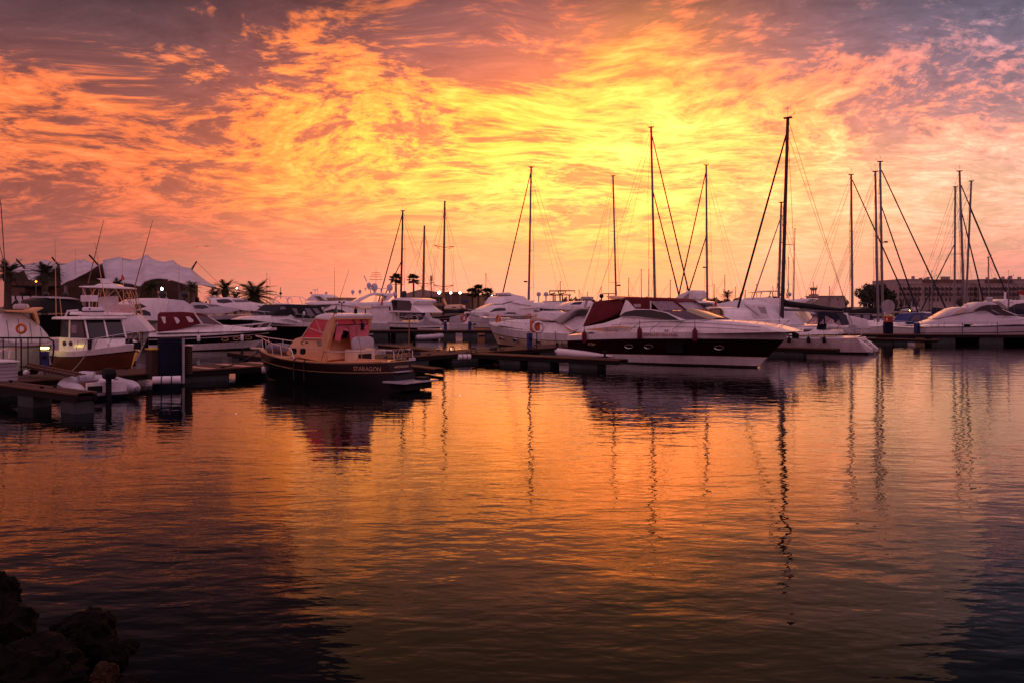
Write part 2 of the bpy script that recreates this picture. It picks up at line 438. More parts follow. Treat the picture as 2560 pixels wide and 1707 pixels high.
class MB:
    """collects shapes and links them as one mesh object"""
    def __init__(s):
        s.v, s.f, s.m = [], [], []
    def add(s, vs, fs, mi=0):
        o = len(s.v)
        s.v += [tuple(v) for v in vs]
        for f in fs:
            s.f.append(tuple(i + o for i in f)); s.m.append(mi)
        return s
    def box(s, c, d, rz=0.0, mi=0):
        x, y, z = d[0] / 2, d[1] / 2, d[2] / 2
        ca, sa = math.cos(rz), math.sin(rz)
        vs = []
        for sx, sy, sz in ((-1,-1,-1),(1,-1,-1),(1,1,-1),(-1,1,-1),(-1,-1,1),(1,-1,1),(1,1,1),(-1,1,1)):
            vs.append((c[0] + sx*x*ca - sy*y*sa, c[1] + sx*x*sa + sy*y*ca, c[2] + sz*z))
        return s.add(vs, [(0,3,2,1),(4,5,6,7),(0,1,5,4),(1,2,6,5),(2,3,7,6),(3,0,4,7)], mi)
    def tube(s, pts, r, n=6, r1=None, mi=0):
        pts = [Vector(p) for p in pts]
        k = len(pts)
        rings = []
        for i, p in enumerate(pts):
            t = (pts[min(i+1, k-1)] - pts[max(i-1, 0)])
            if t.length < 1e-9: t = Vector((0,0,1))
            t.normalize()
            up = Vector((0,0,1)) if abs(t.z) < .92 else Vector((1,0,0))
            a = t.cross(up).normalized(); b = t.cross(a)
            rr = r if r1 is None else r + (r1 - r) * i / (k - 1)
            rings.append([p + (a * math.cos(2*math.pi*j/n) + b * math.sin(2*math.pi*j/n)) * rr for j in range(n)])
        return s.loft(rings, True, True, mi)
    def loft(s, rings, closed=True, caps=True, mi=0):
        n = len(rings[0]); vs = [v for r in rings for v in r]; fs = []
        for i in range(len(rings) - 1):
            for j in range(n if closed else n - 1):
                a, b = i*n + j, i*n + (j+1) % n
                fs.append((a, b, b + n, a + n))
        if caps and n > 2:
            fs.append(tuple(range(n))[::-1]); fs.append(tuple((len(rings)-1)*n + j for j in range(n)))
        return s.add(vs, fs, mi)
    def lathe(s, prof, c=(0,0,0), n=12, mi=0):
        rings = [[(c[0] + r*math.cos(2*math.pi*j/n), c[1] + r*math.sin(2*math.pi*j/n), c[2] + z) for j in range(n)] for r, z in prof]
        return s.loft(rings, True, True, mi)
    def ball(s, c, r, n=12, mi=0, sq=(1,1,1)):
        k = n // 2
        rings = [[(c[0] + sq[0]*r*math.sin(math.pi*max(.03, min(.97, i/k)))*math.cos(2*math.pi*j/n), c[1] + sq[1]*r*math.sin(math.pi*max(.03, min(.97, i/k)))*math.sin(2*math.pi*j/n), c[2] - sq[2]*r*math.cos(math.pi*max(.03, min(.97, i/k)))) for j in range(n)] for i in range(k + 1)]
        return s.loft(rings, True, True, mi)
    def torus(s, c, R, r, ax=(0,1,0), n=18, k=8, mi=0):
        ax = Vector(ax).normalized()
        u = ax.orthogonal().normalized(); w = ax.cross(u)
        vs, fs = [], []
        for i in range(n):
            d = u*math.cos(2*math.pi*i/n) + w*math.sin(2*math.pi*i/n)
            for j in range(k):
                a = 2*math.pi*j/k
                vs.append(Vector(c) + d*(R + r*math.cos(a)) + ax*(r*math.sin(a)))
        for i in range(n):
            for j in range(k):
                fs.append((i*k + j, ((i+1) % n)*k + j, ((i+1) % n)*k + (j+1) % k, i*k + (j+1) % k))
        return s.add(vs, fs, mi)
    def prism(s, poly, y0, y1, mi=0):
        """outline in x,z pushed out along y"""
        n = len(poly)
        vs = [(x, y0, z) for x, z in poly] + [(x, y1, z) for x, z in poly]
        fs = [tuple(range(n)), tuple(range(2*n - 1, n - 1, -1))]
        fs += [(i, (i+1) % n + 0, (i+1) % n + n, i + n)[::-1] for i in range(n)]
        return s.add(vs, fs, mi)
    def build(s, name, mats, parent=None, smooth=35, bevel=0.0, loc=None, rz=0.0):
        me = bpy.data.meshes.new(name)
        me.from_pydata(s.v, [], s.f)
        if not isinstance(mats, (list, tuple)): mats = [mats]
        for m in mats: me.materials.append(M[m] if isinstance(m, str) else m)
        if any(s.m): me.polygons.foreach_set('material_index', s.m)
        bm = bmesh.new(); bm.from_mesh(me)
        bmesh.ops.recalc_face_normals(bm, faces=bm.faces)
        if bevel > 0:
            es = [e for e in bm.edges if len(e.link_faces) == 2 and e.calc_face_angle(0) > math.radians(28)]
            try: bmesh.ops.bevel(bm, geom=es, offset=bevel, segments=2, profile=.6, affect='EDGES', clamp_overlap=True)
            except Exception: pass
        bm.to_mesh(me); bm.free()
        if smooth:
            me.polygons.foreach_set('use_smooth', [True] * len(me.polygons))
            me.set_sharp_from_angle(angle=math.radians(smooth))
        o = bpy.data.objects.new(name, me)
        COL.objects.link(o)
        if parent is not None: o.parent = parent
        if loc is not None: o.location = loc
        o.rotation_euler.z = rz
        return o

def tag(o, label=None, cat=None, group=None, kind=None):
    if label: o['label'] = label
    if cat: o['category'] = cat
    if group: o['group'] = group
    if kind: o['kind'] = kind
    return o

def thing(name, label, cat, loc=(0,0,0), rz=0.0, group=None):
    o = bpy.data.objects.new(name, None)
    COL.objects.link(o)
    o.location = loc; o.rotation_euler.z = rz; o.empty_display_size = .3
    return tag(o, label, cat, group)

def dup(src, parent=None, **kw):
    o = src.copy(); COL.objects.link(o)
    if parent is not None: o.parent = parent
    for k, v in kw.items(): setattr(o, k, v)
    return o

def text(body, size, mat, parent, loc, rot, name='lettering', sx=1.0, shear=0.0):
    cu = bpy.data.curves.new(name, 'FONT')
    cu.body = body; cu.size = size; cu.extrude = .004; cu.align_x = 'CENTER'; cu.align_y = 'CENTER'; cu.shear = shear
    cu.materials.append(M[mat])
    t = bpy.data.objects.new(name, cu); COL.objects.link(t)
    bpy.context.view_layer.update()
    me = bpy.data.meshes.new_from_object(t.evaluated_get(bpy.context.evaluated_depsgraph_get()))
    bpy.data.objects.remove(t); bpy.data.curves.remove(cu)
    o = bpy.data.objects.new(name, me); COL.objects.link(o)
    o.parent = parent; o.location = loc; o.rotation_euler = rot; o.scale = (sx, 1, 1)
    return o

ORD = ('first', 'second', 'third', 'fourth', 'fifth', 'sixth', 'seventh', 'eighth', 'ninth')
def label_between(items, anchors, what):
    """items: (px, object) and anchors: (px, name), photograph pixels; each item is named by its place after an anchor"""
    items = sorted(items, key=lambda t: t[0]); anchors = sorted(anchors)
    seen = {}
    for px, o in items:
        left = [a for a in anchors if a[0] <= px]
        if left:
            a = left[-1][1]; k = seen.get(a, 0); seen[a] = k + 1
            o['label'] = f'{ORD[k]} {what} right of {a}'
        else:
            n = sum(1 for q, _ in items if q < anchors[0][0]); k = seen.get('', 0); seen[''] = k + 1
            o['label'] = f'{ORD[n - 1 - k]} {what} left of {anchors[0][1]}'


def at(px, py, Y):
    """world point that photograph pixel shows at depth Y"""
    return Vector(((px - CX) / F * Y, Y, CAMH - (py - HY) / F * Y))

def onz(px, py, z=0.0):
    Y = (CAMH - z) * F / (py - HY)
    return Vector(((px - CX) / F * Y, Y, z))

def zat(py, Y):
    return CAMH - (py - HY) / F * Y

def zoomed(x0, y0, s):
    """list of points measured in an enlarged view of the photograph -> photograph pixels"""
    return lambda *p: [(x0 + a * s, y0 + b * s) for a, b in p]

class Boat:
    """local frame: x from stern (0) to bow (L), y to port, z up from the waterline"""
    def __init__(s, name, label, cat, stern, bow=None, heading=None, L=None, group=None):
        s.p = Vector((stern[0], stern[1]))
        if bow is not None:
            d = Vector((bow[0], bow[1])) - s.p
            L = d.length; heading = math.atan2(d.y, d.x)
        s.L, s.a = L, heading
        s.d = Vector((math.cos(heading), math.sin(heading))); s.n = Vector((-s.d.y, s.d.x))
        s.root = thing(name, label, cat, (stern[0], stern[1], 0), heading, group)
        mid = s.p + s.d * (L / 2)
        s.near = -1 if s.n.dot(mid) > 0 else 1
        s.edge = lambda x: 1.0
        s.sheer = lambda x: 1.0
    def l(s, px, py, hw=0.0):
        """photograph pixel -> (x, z) on the boat's upright plane at hw to the near side"""
        r = Vector(((px - CX) / F, 1.0))
        t = (s.p.dot(s.n) + s.near * hw) / r.dot(s.n)
        q = r * t
        return ((q - s.p).dot(s.d), CAMH - (py - HY) / F * t)
    def ls(s, pts, hw=0.0):
        return [s.l(a, b, hw) for a, b in pts]
    def world(s, x, y, z=0.0):
        q = s.p + s.d * x + s.n * y
        return Vector((q.x, q.y, z))
    def hull(s, beam, zs, zm, zb, tw=.8, rake=1.2, p=2.3, tmax=.38, flare=.45, srake=0.0, rows=(0,.3,.6,.85,1), mats=('antifoul','gel','gel','gel'), deck='gel', zbot=-.35, name='hull', n=18, camber=.06, vee=.5):
        L = s.L
        def plan(t):
            if t < tmax:
                u = 1 - t / tmax
                return 1 - (1 - tw) * u * u
            return max(0.0, 1 - ((t - tmax) / (1 - tmax)) ** p)
        c2 = 2 * (zs + zb - 2 * zm); c1 = zb - zs - c2
        sh = lambda t: zs + c1 * t + c2 * t * t
        s.edge = lambda x: beam / 2 * plan(min(1, max(0, x / L)))
        s.sheer = lambda x: sh(min(1, max(0, x / L)))
        names = []
        for m in mats:
            if m not in names: names.append(m)
        mb = MB()
        ts = [1 - (1 - i / n) ** 1.25 for i in range(n + 1)]
        def P(t, f, side):
            z = zbot + (sh(t) - zbot) * f
            x = t * (L - rake * (1 - f) ** 1.1) + srake * (1 - f) * (1 - t)
            w = beam / 2 * plan(t) * (1 - (1 - f) ** 1.6 * (vee * .55 + flare * t * t))
            return (x, side * max(w, .012), z)
        for k in range(len(rows) - 1):
            for side in (1, -1):
                r0 = [P(t, rows[k], side) for t in ts]; r1 = [P(t, rows[k+1], side) for t in ts]
                mb.loft([r0, r1], False, False, names.index(mats[k]))
            # transom strip and stem
            a, b, c, d = P(0, rows[k], 1), P(0, rows[k+1], 1), P(0, rows[k+1], -1), P(0, rows[k], -1)
            mb.add([a, b, c, d], [(0,1,2,3)], names.index(mats[k]))
            a, b, c, d = P(1, rows[k], 1), P(1, rows[k+1], 1), P(1, rows[k+1], -1), P(1, rows[k], -1)
            mb.add([a, b, c, d], [(0,1,2,3)], names.index(mats[k]))
        bmx = mb
        o = bmx.build(name, names, s.root, smooth=40)
        bm = bmesh.new(); bm.from_mesh(o.data); bmesh.ops.remove_doubles(bm, verts=bm.verts, dist=.004); bm.to_mesh(o.data); bm.free()
        o.data.polygons.foreach_set('use_smooth', [True] * len(o.data.polygons)); o.data.set_sharp_from_angle(angle=math.radians(40))
        if deck:
            dk = MB()
            rings = []
            for t in ts:
                w = max(beam / 2 * plan(t) - .02, .01); z = sh(t) - .015
                rings.append([(t * L * .995, w, z), (t * L * .995, w * .5, z + camber * .75), (t * L * .995, 0, z + camber), (t * L * .995, -w * .5, z + camber * .75), (t * L * .995, -w, z)])
            dk.loft(rings, False, False)
            dk.build('deck', deck, s.root, smooth=40)
        return o
    def stripe(s, f, mat, w=.03, x0=.02, x1=.97, name='rub_rail', off=.012):
        """thin moulding that follows the sheer at height fraction f (1 = deck edge) on both sides"""
        h = [o for o in s.root.children if o.name.split('.')[0] == 'hull']
        mb = MB()
        for side in (1, -1):
            pts = []
            for i in range(15):
                x = s.L * (x0 + (x1 - x0) * i / 14)
                pts.append((x, side * (s.edge(x) + off), s.sheer(x) * f))
            mb.tube(pts, w, 5)
        return mb.build(name, mat, s.root, smooth=50)
    def house(s, name, poly, hw, mat, top=.85, bevel=.06, parent=None, px=True):
        """solid with the traced side outline, as wide as 2*hw and narrowing upwards"""
        q = s.ls(poly, hw) if px else poly
        z0 = min(z for _, z in q); z1 = max(z for _, z in q)
        w = lambda z: hw * (1 + (top - 1) * max(0, min(1, (z - z0) / max(1e-6, z1 - z0))))
        n = len(q)
        mb = MB()
        vs = [(x, w(z), z) for x, z in q] + [(x, -w(z), z) for x, z in q]
        fs = [tuple(range(n)), tuple(range(2*n - 1, n - 1, -1))] + [(i, i + n, (i+1) % n + n, (i+1) % n) for i in range(n)]
        mb.add(vs, fs)
        o = mb.build(name, mat, parent or s.root, smooth=50, bevel=bevel)
        return o, w
    def plate(s, name, poly, hw, mat, w=None, parent=None, t=.03, px=True, sides=(1, -1), out=.012):
        """flat piece let into both sides of a house, standing a little proud of it"""
        q = s.ls(poly, hw) if px else poly
        n = len(q)
        res = []
        wf = w or (lambda z: hw)
        for side in sides:
            sd = side * s.near
            mb = MB()
            vs = [(x, sd * (wf(z) + out), z) for x, z in q] + [(x, sd * (wf(z) - t), z) for x, z in q]
            mb.add(vs, [tuple(range(n)), tuple(range(2*n - 1, n - 1, -1))] + [(i, i + n, (i+1) % n + n, (i+1) % n) for i in range(n)])
            res.append(mb.build(name, mat, parent or s.root, smooth=None))
        return res
    def sheet(s, name, a, b, wa, wb, mat, t=.02, parent=None, px=True, hw=0.0, crown=0.0):
        """sloping pane across the boat from (x,z) a to b, half widths wa, wb (windscreens, covers)"""
        (x0, z0), (x1, z1) = (s.l(*a, hw), s.l(*b, hw)) if px else (a, b)
        nx, nz = -(z1 - z0), (x1 - x0)
        l = math.hypot(nx, nz); nx, nz = nx / l * t, nz / l * t
        if nz < 0: nx, nz = -nx, -nz
        rings = []
        for k in range(5):
            u = -1 + k / 2
            c = crown * (1 - u * u)
            rings.append([(x0, u*wa, z0 + c), (x1, u*wb, z1 + c), (x1 + nx, u*wb, z1 + nz + c), (x0 + nx, u*wa, z0 + nz + c)])
        mb = MB().loft(rings, True, True)
        return mb.build(name, mat, parent or s.root, smooth=40)
    def rail(s, x0, h=.6, n=6, lean=.35, r=.022, inset=.1, x1=None, mid=False, name='guard_rail', top_bow=.25, mat='steel', drop=True):
        L = s.L
        x1 = L * .985 if x1 is None else x1
        mb = MB()
        for side in (1, -1):
            pts = []
            if drop: pts.append((x0 - .12, side * (s.edge(x0) - inset), s.sheer(x0) + .03))
            for i in range(13):
                x = x0 + (x1 - x0) * i / 12
                pts.append((x + lean * .4, side * max(s.edge(x) - inset, .1), s.sheer(x) + h + top_bow * h * (i / 12) ** 2))
            mb.tube(pts, r, 6)
            if mid:
                mb.tube([(a, b, c - h * .5) for a, b, c in pts[1:]], r * .7, 5)
            for i in range(1, n + 1):
                x = x0 + (x1 - x0) * i / n
                xb = x - lean
                mb.tube([(xb, side * max(s.edge(xb) - inset, .05), s.sheer(xb)), (xb + .02, side * max(s.edge(xb) - inset, .05), s.sheer(xb) + h * .25), (x + lean * .4, side * max(s.edge(x) - inset, .1), s.sheer(x) + h + top_bow * h * (i / n) ** 2)], r * .85, 5)
        xe = x1 + lean * .4
        ye = max(s.edge(x1) - inset, .1); ze = s.sheer(x1) + h * (1 + top_bow)
        mb.tube([(xe, -ye, ze), (xe + .15, -ye*.5, ze), (xe + .15, ye*.5, ze), (xe, ye, ze)], r, 6)
        return mb.build(name, mat, s.root, smooth=50)
    def ports(s, xs, f, rx=.2, rz=.09, mat='glass', rim='steel', name='porthole'):
        for x in xs:
            z = s.sheer(x) * f
            for side in (1, -1):
                y = side * (s.edge(x) * (1 - (1 - f) ** 1.6 * .12) + .01)
                mb = MB()
                ring = [(x + rx*math.cos(a), y, z + rz*math.sin(a)) for a in [2*math.pi*i/14 for i in range(14)]]
                mb.loft([[(a, b + side*.02, c) for a, b, c in ring], [(a, b - side*.06, c) for a, b, c in ring]], True, True)
                o = mb.build(name, mat, s.root, smooth=None)
                MB().tube([(a, b + side*.02, c) for a, b, c in ring + ring[:1]], .022, 5).build('rim', rim, o, smooth=60)

def flag_on(parent, base, h, tilt=(0, .12), mats=('green', 'redcloth'), size=.5, mb_r=.018, name='flag'):
    """small ensign hanging limp on its staff"""
    t = (base[0] + tilt[0]*h, base[1] + tilt[1]*h, base[2] + h)
    fl = MB().tube([base, t], mb_r, 6).build('flag_staff', 'steel', parent, smooth=60)
    mb = MB()
    n = 8
    for i in range(n):
        for k, (u0, u1) in enumerate(((0, .42), (.42, 1.0))):
            a0, a1 = i / n, (i + 1) / n
            def q(a, u):
                return (t[0] + .10*math.sin(a*9)*u + .22*size*u*a, t[1] + .09*math.cos(a*7 + 1)*u + .25*size*a, t[2] - u*size*1.5 - a*.30*size)
            mb.add([q(a0, u0), q(a1, u0), q(a1, u1), q(a0, u1)], [(0,1,2,3)], k)
            mb.add([tuple(Vector(v) + Vector((0, .012, 0))) for v in (q(a0, u0), q(a1, u0), q(a1, u1), q(a0, u1))], [(3,2,1,0)], k)
    return mb.build(name, list(mats), parent, smooth=60)

def fender(loc, r, h, mat, label, group=None, rz=0.0, cap='black'):
    o = MB().lathe([(r*.3, 0), (r*.8, h*.05), (r, h*.14), (r, h*.84), (r*.75, h*.95), (r*.25, h)], (0,0,0), 12).build('fender', mat, None, smooth=50, loc=loc)
    MB().lathe([(r*.55, h*.955), (r*.34, h*1.06), (.02, h*1.12), (.012, h*1.7)], (0,0,0), 8).build('fender_cap', cap, o, smooth=50)
    return tag(o, label, 'fender', group)
# ---------------------------------------------------------------- land, quays
U = Vector((.65, .76, 0)).normalized()      # run of the walkway pontoon
V = Vector((U.y, -U.x, 0))                   # run of the finger pontoons
def land_strip(name, pts, z, mat, depth=3.0):
    mb = MB()
    n = len(pts)
    vs = [(x, y, z) for x, y in pts] + [(x, y, -depth) for x, y in pts]
    mb.add(vs, [tuple(range(n)), tuple(range(2*n-1, n-1, -1))] + [(i, (i+1) % n, (i+1) % n + n, i + n) for i in range(n)])
    return tag(mb.build(name, mat, None, smooth=None), kind='structure')
land_strip('quay', [(-260, 118), (-48, 118), (-40, 168), (-26, 182), (160, 190), (175, 172), (420, 172), (420, 420), (-260, 420)], 1.35, 'stone')
land_strip('land', [(-2400, 430), (2400, 430), (2400, 3000), (-2400, 3000)], 1.6, 'land')
land_strip('promenade', [(-260, 119), (-49, 119), (-41, 169), (-27, 183), (160, 191), (176, 173), (420, 173), (420, 431), (-260, 431)], 1.40, 'land', -1.2)

# ---------------------------------------------------------------- pontoons
PLANK = {}
def plank_mesh(L, w, mat):
    k = (round(L, 2), round(w, 3), mat)
    if k not in PLANK:
        o = MB().box((0, 0, 0), (L, w, .04)).build('plank', mat, None, smooth=None, bevel=.006)
        PLANK[k] = o.data
        bpy.data.objects.remove(o)
    return PLANK[k]
rp = random.Random(5)
def pontoon(label, a, b, width, z, planks=True, side=1, floats=(), pitch=.19, lit=(), cat='pontoon', name='floating_pontoon', fl_h=.5, group='floating pontoons', board='board', float_d=None):
    """deck from a to b along its near edge; the deck lies to the left of a->b when side is 1"""
    a, b = Vector((a[0], a[1], 0)), Vector((b[0], b[1], 0))
    d = b - a; L = d.length; d.normalize(); nrm = Vector((-d.y, d.x, 0)) * side
    rz = math.atan2(d.y, d.x)
    root = thing(name, label, cat, (a.x, a.y, 0), rz, group)
    sy = side
    # frame under the deck: local x along the pontoon
    MB().box((L/2, sy*.06, z - .15), (L, .10, .22)).box((L/2, sy*(width - .06), z - .15), (L, .10, .22)).box((L/2, sy*width/2, z - .16), (L, width - .3, .12)).build('frame', 'fascia', root, smooth=None)
    MB().box((L/2, sy*.05, z - .005), (L, .14, .07)).build('edge_board', board, root, smooth=None, bevel=.01)
    MB().box((L/2, sy*(width - .05), z - .005), (L, .14, .07)).build('edge_board', board, root, smooth=None, bevel=.01)
    if planks:
        n = int(L / pitch)
        for i in range(n):
            x = (i + .5) * pitch
            lit_here = any(u0 <= x <= u1 for u0, u1 in lit)
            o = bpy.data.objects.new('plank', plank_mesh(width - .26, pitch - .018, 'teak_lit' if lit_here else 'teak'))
            COL.objects.link(o); o.parent = root
            o.location = (x, sy*width/2, z + .005 + rp.uniform(-.004, .005)); o.rotation_euler.z = math.pi/2 + rp.uniform(-.004, .004)
    else:
        mb = MB()
        n = max(2, int(L / .6))
        for i in range(n):
            mb.box(((i + .5) * L / n, sy*width/2, z + rp.uniform(-.004, .004)), (L / n - .03, width - .26, .04))
        tag(mb.build('deck_boards', 'teak', root, smooth=None), kind='stuff')
    if planks:
        for k in range(int(L / 3.4)):
            for yy in (.16, width - .16):
                cm_ = MB().box((k*3.4 + 1.5, sy*yy, z + .09), (.30, .045, .035)).box((k*3.4 + 1.43, sy*yy, z + .05), (.04, .045, .07)).box((k*3.4 + 1.57, sy*yy, z + .05), (.04, .045, .07))
                cm_.build('cleat', 'rubber', root, smooth=None)
    for (u, l) in floats:
        MB().box((u + l/2, sy*width/2, (z - .26 - .25) / 2), (l, (float_d or width) - .12, z - .26 + .25)).build('float', 'float', root, smooth=None, bevel=.025)
    return root

A0 = Vector((-15.2, 36.8, 0))
def main_at(s): return A0 + U * s
pa, pb = main_at(-9.5), main_at(46)
# strips of planks with sunlight painted into their colour: where the photograph shows them
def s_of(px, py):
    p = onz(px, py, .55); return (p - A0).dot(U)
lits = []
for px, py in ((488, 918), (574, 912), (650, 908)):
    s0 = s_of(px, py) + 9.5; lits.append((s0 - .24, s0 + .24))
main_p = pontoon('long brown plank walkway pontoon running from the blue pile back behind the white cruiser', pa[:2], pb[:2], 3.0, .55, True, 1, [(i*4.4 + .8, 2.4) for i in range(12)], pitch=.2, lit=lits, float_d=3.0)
fa, fb = onz(1179, 884, .55), onz(1545, 900.5, .55)
yacht_f = pontoon('brown finger pontoon on pale floats lying along the maroon hulled motor yacht', fa[:2], fb[:2], 1.15, .55, False, 1, [(2.2, 1.5), (4.3, 1.6), (7.2, 1.9)])
fd = (fb - fa).normalized()
p0, p1 = onz(944, 862, .55), onz(1112, 880, .55)
pontoon('narrow orange lit finger pontoon beyond the walkway, left of the tie rings', p0[:2], p1[:2], .9, .55, False, 1, [(1.5, 1.8), (5, 1.8)])
p0, p1 = onz(567, 880, .55), onz(672, 895, .55)
pontoon('short finger pontoon behind the bow of the small dark wooden launch', p0[:2], p1[:2], 1.1, .55, False, 1, [(.8, 1.5), (4, 1.6)])
p0, p1 = onz(1006, 913, .34), onz(1084, 922, .34)
pontoon('low narrow finger pontoon just off the stern of the dark wooden launch', p0[:2], p1[:2], .6, .34, False, 1, [(.2, 1.2)])
# long pontoon in the second row
pontoon('long dark pontoon on square floats in the second row, under the covered flybridge yacht', (-23, 88), (3.5, 88.6), 2.2, .86, False, 1, [(i*2.45 + .4, 1.62) for i in range(11)])
pontoon('short dark pontoon in the second row by the lifebuoys on the white bow', (-1.5, 93), (7, 92.4), 1.6, .86, False, 1, [(i*2.6 + .3, 1.6) for i in range(3)])
# right side
pontoon('long low black pontoon under the sport cruiser at the right of the harbour', (29.5, 77.5), (62, 74.5), 2.4, .84, False, 1, [(6.2 + i*4.35, 2.15) for i in range(6)])
pontoon('short finger pontoon jutting out from under the black right hand pontoon', (33.5, 76.3), (38.5, 72.8), 1.0, .5, False, 1, [(.6, 1.8)])
p0, p1 = onz(1962, 880, .5), onz(2035, 884, .5)
pontoon('pale float finger between the maroon yacht bow and the white sailboat', (18.5, 59.0), (22.6, 56.0), 1.0, .55, False, 1, [(.2, 2.6)])
# bottom-left pontoon
q0, q1 = onz(-60, 954, .66), onz(186, 985, .66)
near_p = pontoon('near brown pontoon with a pale end float beside the white dinghy', q0[:2], q1[:2], .75, .66, True, 1, [((q1 - q0).length - 1.05, .95), ((q1 - q0).length - 4.2, 1.2)], pitch=.2)
near_dir = (q1 - q0).normalized()

# ---------------------------------------------------------------- things fixed on the pontoons
# mooring pile cluster
c = onz(386, 936, .55)
pc = thing('mooring_pile', 'thick black and blue sleeved mooring pile with brown guide at the walkway edge', 'pile', (c.x + .3, c.y + .9, 0), math.atan2(U.y, U.x))
MB().lathe([(.52, -2), (.52, 2.05), (.50, 2.1), (.3, 2.12), (.02, 2.13)], n=20).build('pile_sleeve', 'pile', pc, smooth=40)
MB().box((.35, -.52, 1.1), (.10, .06, 2.0)).build('pale_batten', 'tarp_grey', pc, smooth=None)
MB().box((-.55, .35, .95), (.50, .6, 1.3)).build('timber_guide', 'brown', pc, smooth=None, bevel=.02)
MB().box((-.55, .35, 1.63), (.56, .66, .07)).build('yellow_cap', 'yellow', pc, smooth=None, bevel=.02)
pg = MB().lathe([(.19, .5)] + [(.19 - .02*(k % 2), .5 + k*.05) for k in range(1, 25)] + [(.02, 1.74)], (.72, -.25, 0), 12).build('ribbed_guide_post', 'brown', pc, smooth=None)
MB().lathe([(.21, 1.74), (.21, 1.79), (.02, 1.8)], (.72, -.25, 0), 12).build('pale_cap', 'gel', pc, smooth=40)

def roll_fender(px0, px1, py, z, r, label, mat='tarp'):
    a, b = onz(px0, py, z), onz(px1, py, z)
    b = a + (Vector((b.x - a.x, (b.x - a.x) * .3, 0)))
    o = thing('roll_fender', label, 'fender', a)
    d = b - a; n = 8
    MB().tube([d*0 + Vector((0,0,0)), d*.02, d*.98, d], r, 14).build('roll', mat, o, smooth=50)
    MB().tube([d*.3, d*.34], r + .012, 14).tube([d*.66, d*.70], r + .012, 14).build('band', 'rope_dark', o, smooth=50)
    return o
roll_fender(382, 444, 950, .40, .17, 'white roll fender on the walkway edge in front of the blue pile')
roll_fender(654, 700, 924, .40, .17, 'pale roll fender on the walkway edge behind the dark launch bow')
roll_fender(1146, 1176, 892, .42, .17, 'mottled white roll fender on the walkway corner by the tie rings')
roll_fender(158, 208, 945, .45, .14, 'grey roll fender behind the white dinghy', 'tarp_grey')

def tie_ring(p, rz, label):
    o = thing('tie_ring', label, 'mooring ring', p, rz, 'black mooring hoops on the walkway')
    MB().tube([(-.16, 0, 0), (-.17, 0, .2), (-.08, 0, .3), (.08, 0, .3), (.17, 0, .2), (.16, 0, 0)], .035, 6).build('hoop', 'rubber', o, smooth=60)
    MB().box((0, 0, .01), (.46, .16, .03)).build('base_plate', 'rubber', o, smooth=None)
c = onz(1022, 889, .55)
wp_ = thing('mooring_pole', 'thin brown wooden pole standing on the walkway behind the launch stern', 'pole', c)
MB().tube([(0, 0, -.3), (.03, 0, 2.35)], .05, 7, .035).build('shaft', 'mast_wood', wp_, smooth=60)
for px, py, lb in ((1512, 892, 'small black bollard on the finger pontoon beside the yacht stern'), (1393, 869, 'small black bollard on the walkway behind the yacht stern'), (605, 884, 'small black bollard on the finger behind the launch bow')):
    o = thing('bollard', lb, 'bollard', onz(px, py, .58), .3, 'black bollards on the pontoons')
    MB().lathe([(.10, 0), (.07, .06), (.07, .24), (.12, .27), (.12, .34), (.02, .36)], n=10).build('post', 'rubber', o, smooth=50)
    MB().box((0, 0, .02), (.3, .3, .04)).build('base_plate', 'rubber', o, smooth=None)
for px, py, lb in ((1130, 878, 'black mooring hoop nearest the dark launch on the walkway'), (1184, 882, 'black mooring hoop at the walkway corner by the mottled fender'), (1244, 878, 'black mooring hoop left of the blue pedestal')):
    tie_ring(onz(px, py, .6), .2, lb)

def pedestal(p, h, label, w=.32, mat='blue', lit=None, group='blue service pedestals'):
    o = thing('service_pedestal', label, 'pedestal', p, .4, group)
    MB().box((0, 0, h/2), (w, w, h)).build('post', mat, o, smooth=None, bevel=.03)
    MB().box((0, 0, h + .02), (w*1.15, w*1.15, .05)).box((0, 0, h + .10), (w*.7, w*.7, .10)).build('cap', 'gel_grey', o, smooth=None, bevel=.02)
    MB().box((0, -w/2 - .012, h*.62), (w*.6, .03, h*.22)).build('socket_panel', 'rubber', o, smooth=None)
    if lit: MB().box((0, 0, h + .19), (w*.9, w*.9, .12)).build('lamp', lit, o, smooth=None, bevel=.02)
    return o
pedestal(onz(1324, 871, .6), 1.05, 'blue service pedestal standing by the white lifebuoy')
pedestal((-7.4, 89.2, .88), .95, 'blue service pedestal right of the covered tender in the second row', .3)
pedestal((-4.7, 89.4, .88), .95, 'blue service pedestal furthest right on the second row pontoon', .3)
pedestal((39.6, 78.6, .86), 1.0, 'blue service pedestal beside the grey round sign', .4)
pedestal((44.4, 78.4, .86), 1.0, 'blue service pedestal at the tip of the sport cruiser', .4)
c = onz(112, 915, .6)
pedestal((c.x, c.y, .6), .72, 'blue service pedestal with a lit yellow lamp by the white pilot house boat', .36, 'blue', 'lamp_yellow')

for p_, lb in ((main_at(1.2) - V*2.2, 'coiled dark hose on the walkway right of the blue pile'), (main_at(15.5) - V*1.0, 'coiled dark hose on the walkway behind the launch stern'), (main_at(22.5) - V*.9, 'coiled dark hose on the walkway near the blue pedestal')):
    MB_ = MB()
    for k in range(3): MB_.torus((0, 0, .03 + k*.05), .30 - .03*k, .028, (0, 0, 1), 16, 6)
    tag(MB_.build('coiled_hose', 'rope_dark', None, smooth=60, loc=(p_.x, p_.y, .58)), lb, 'hose')
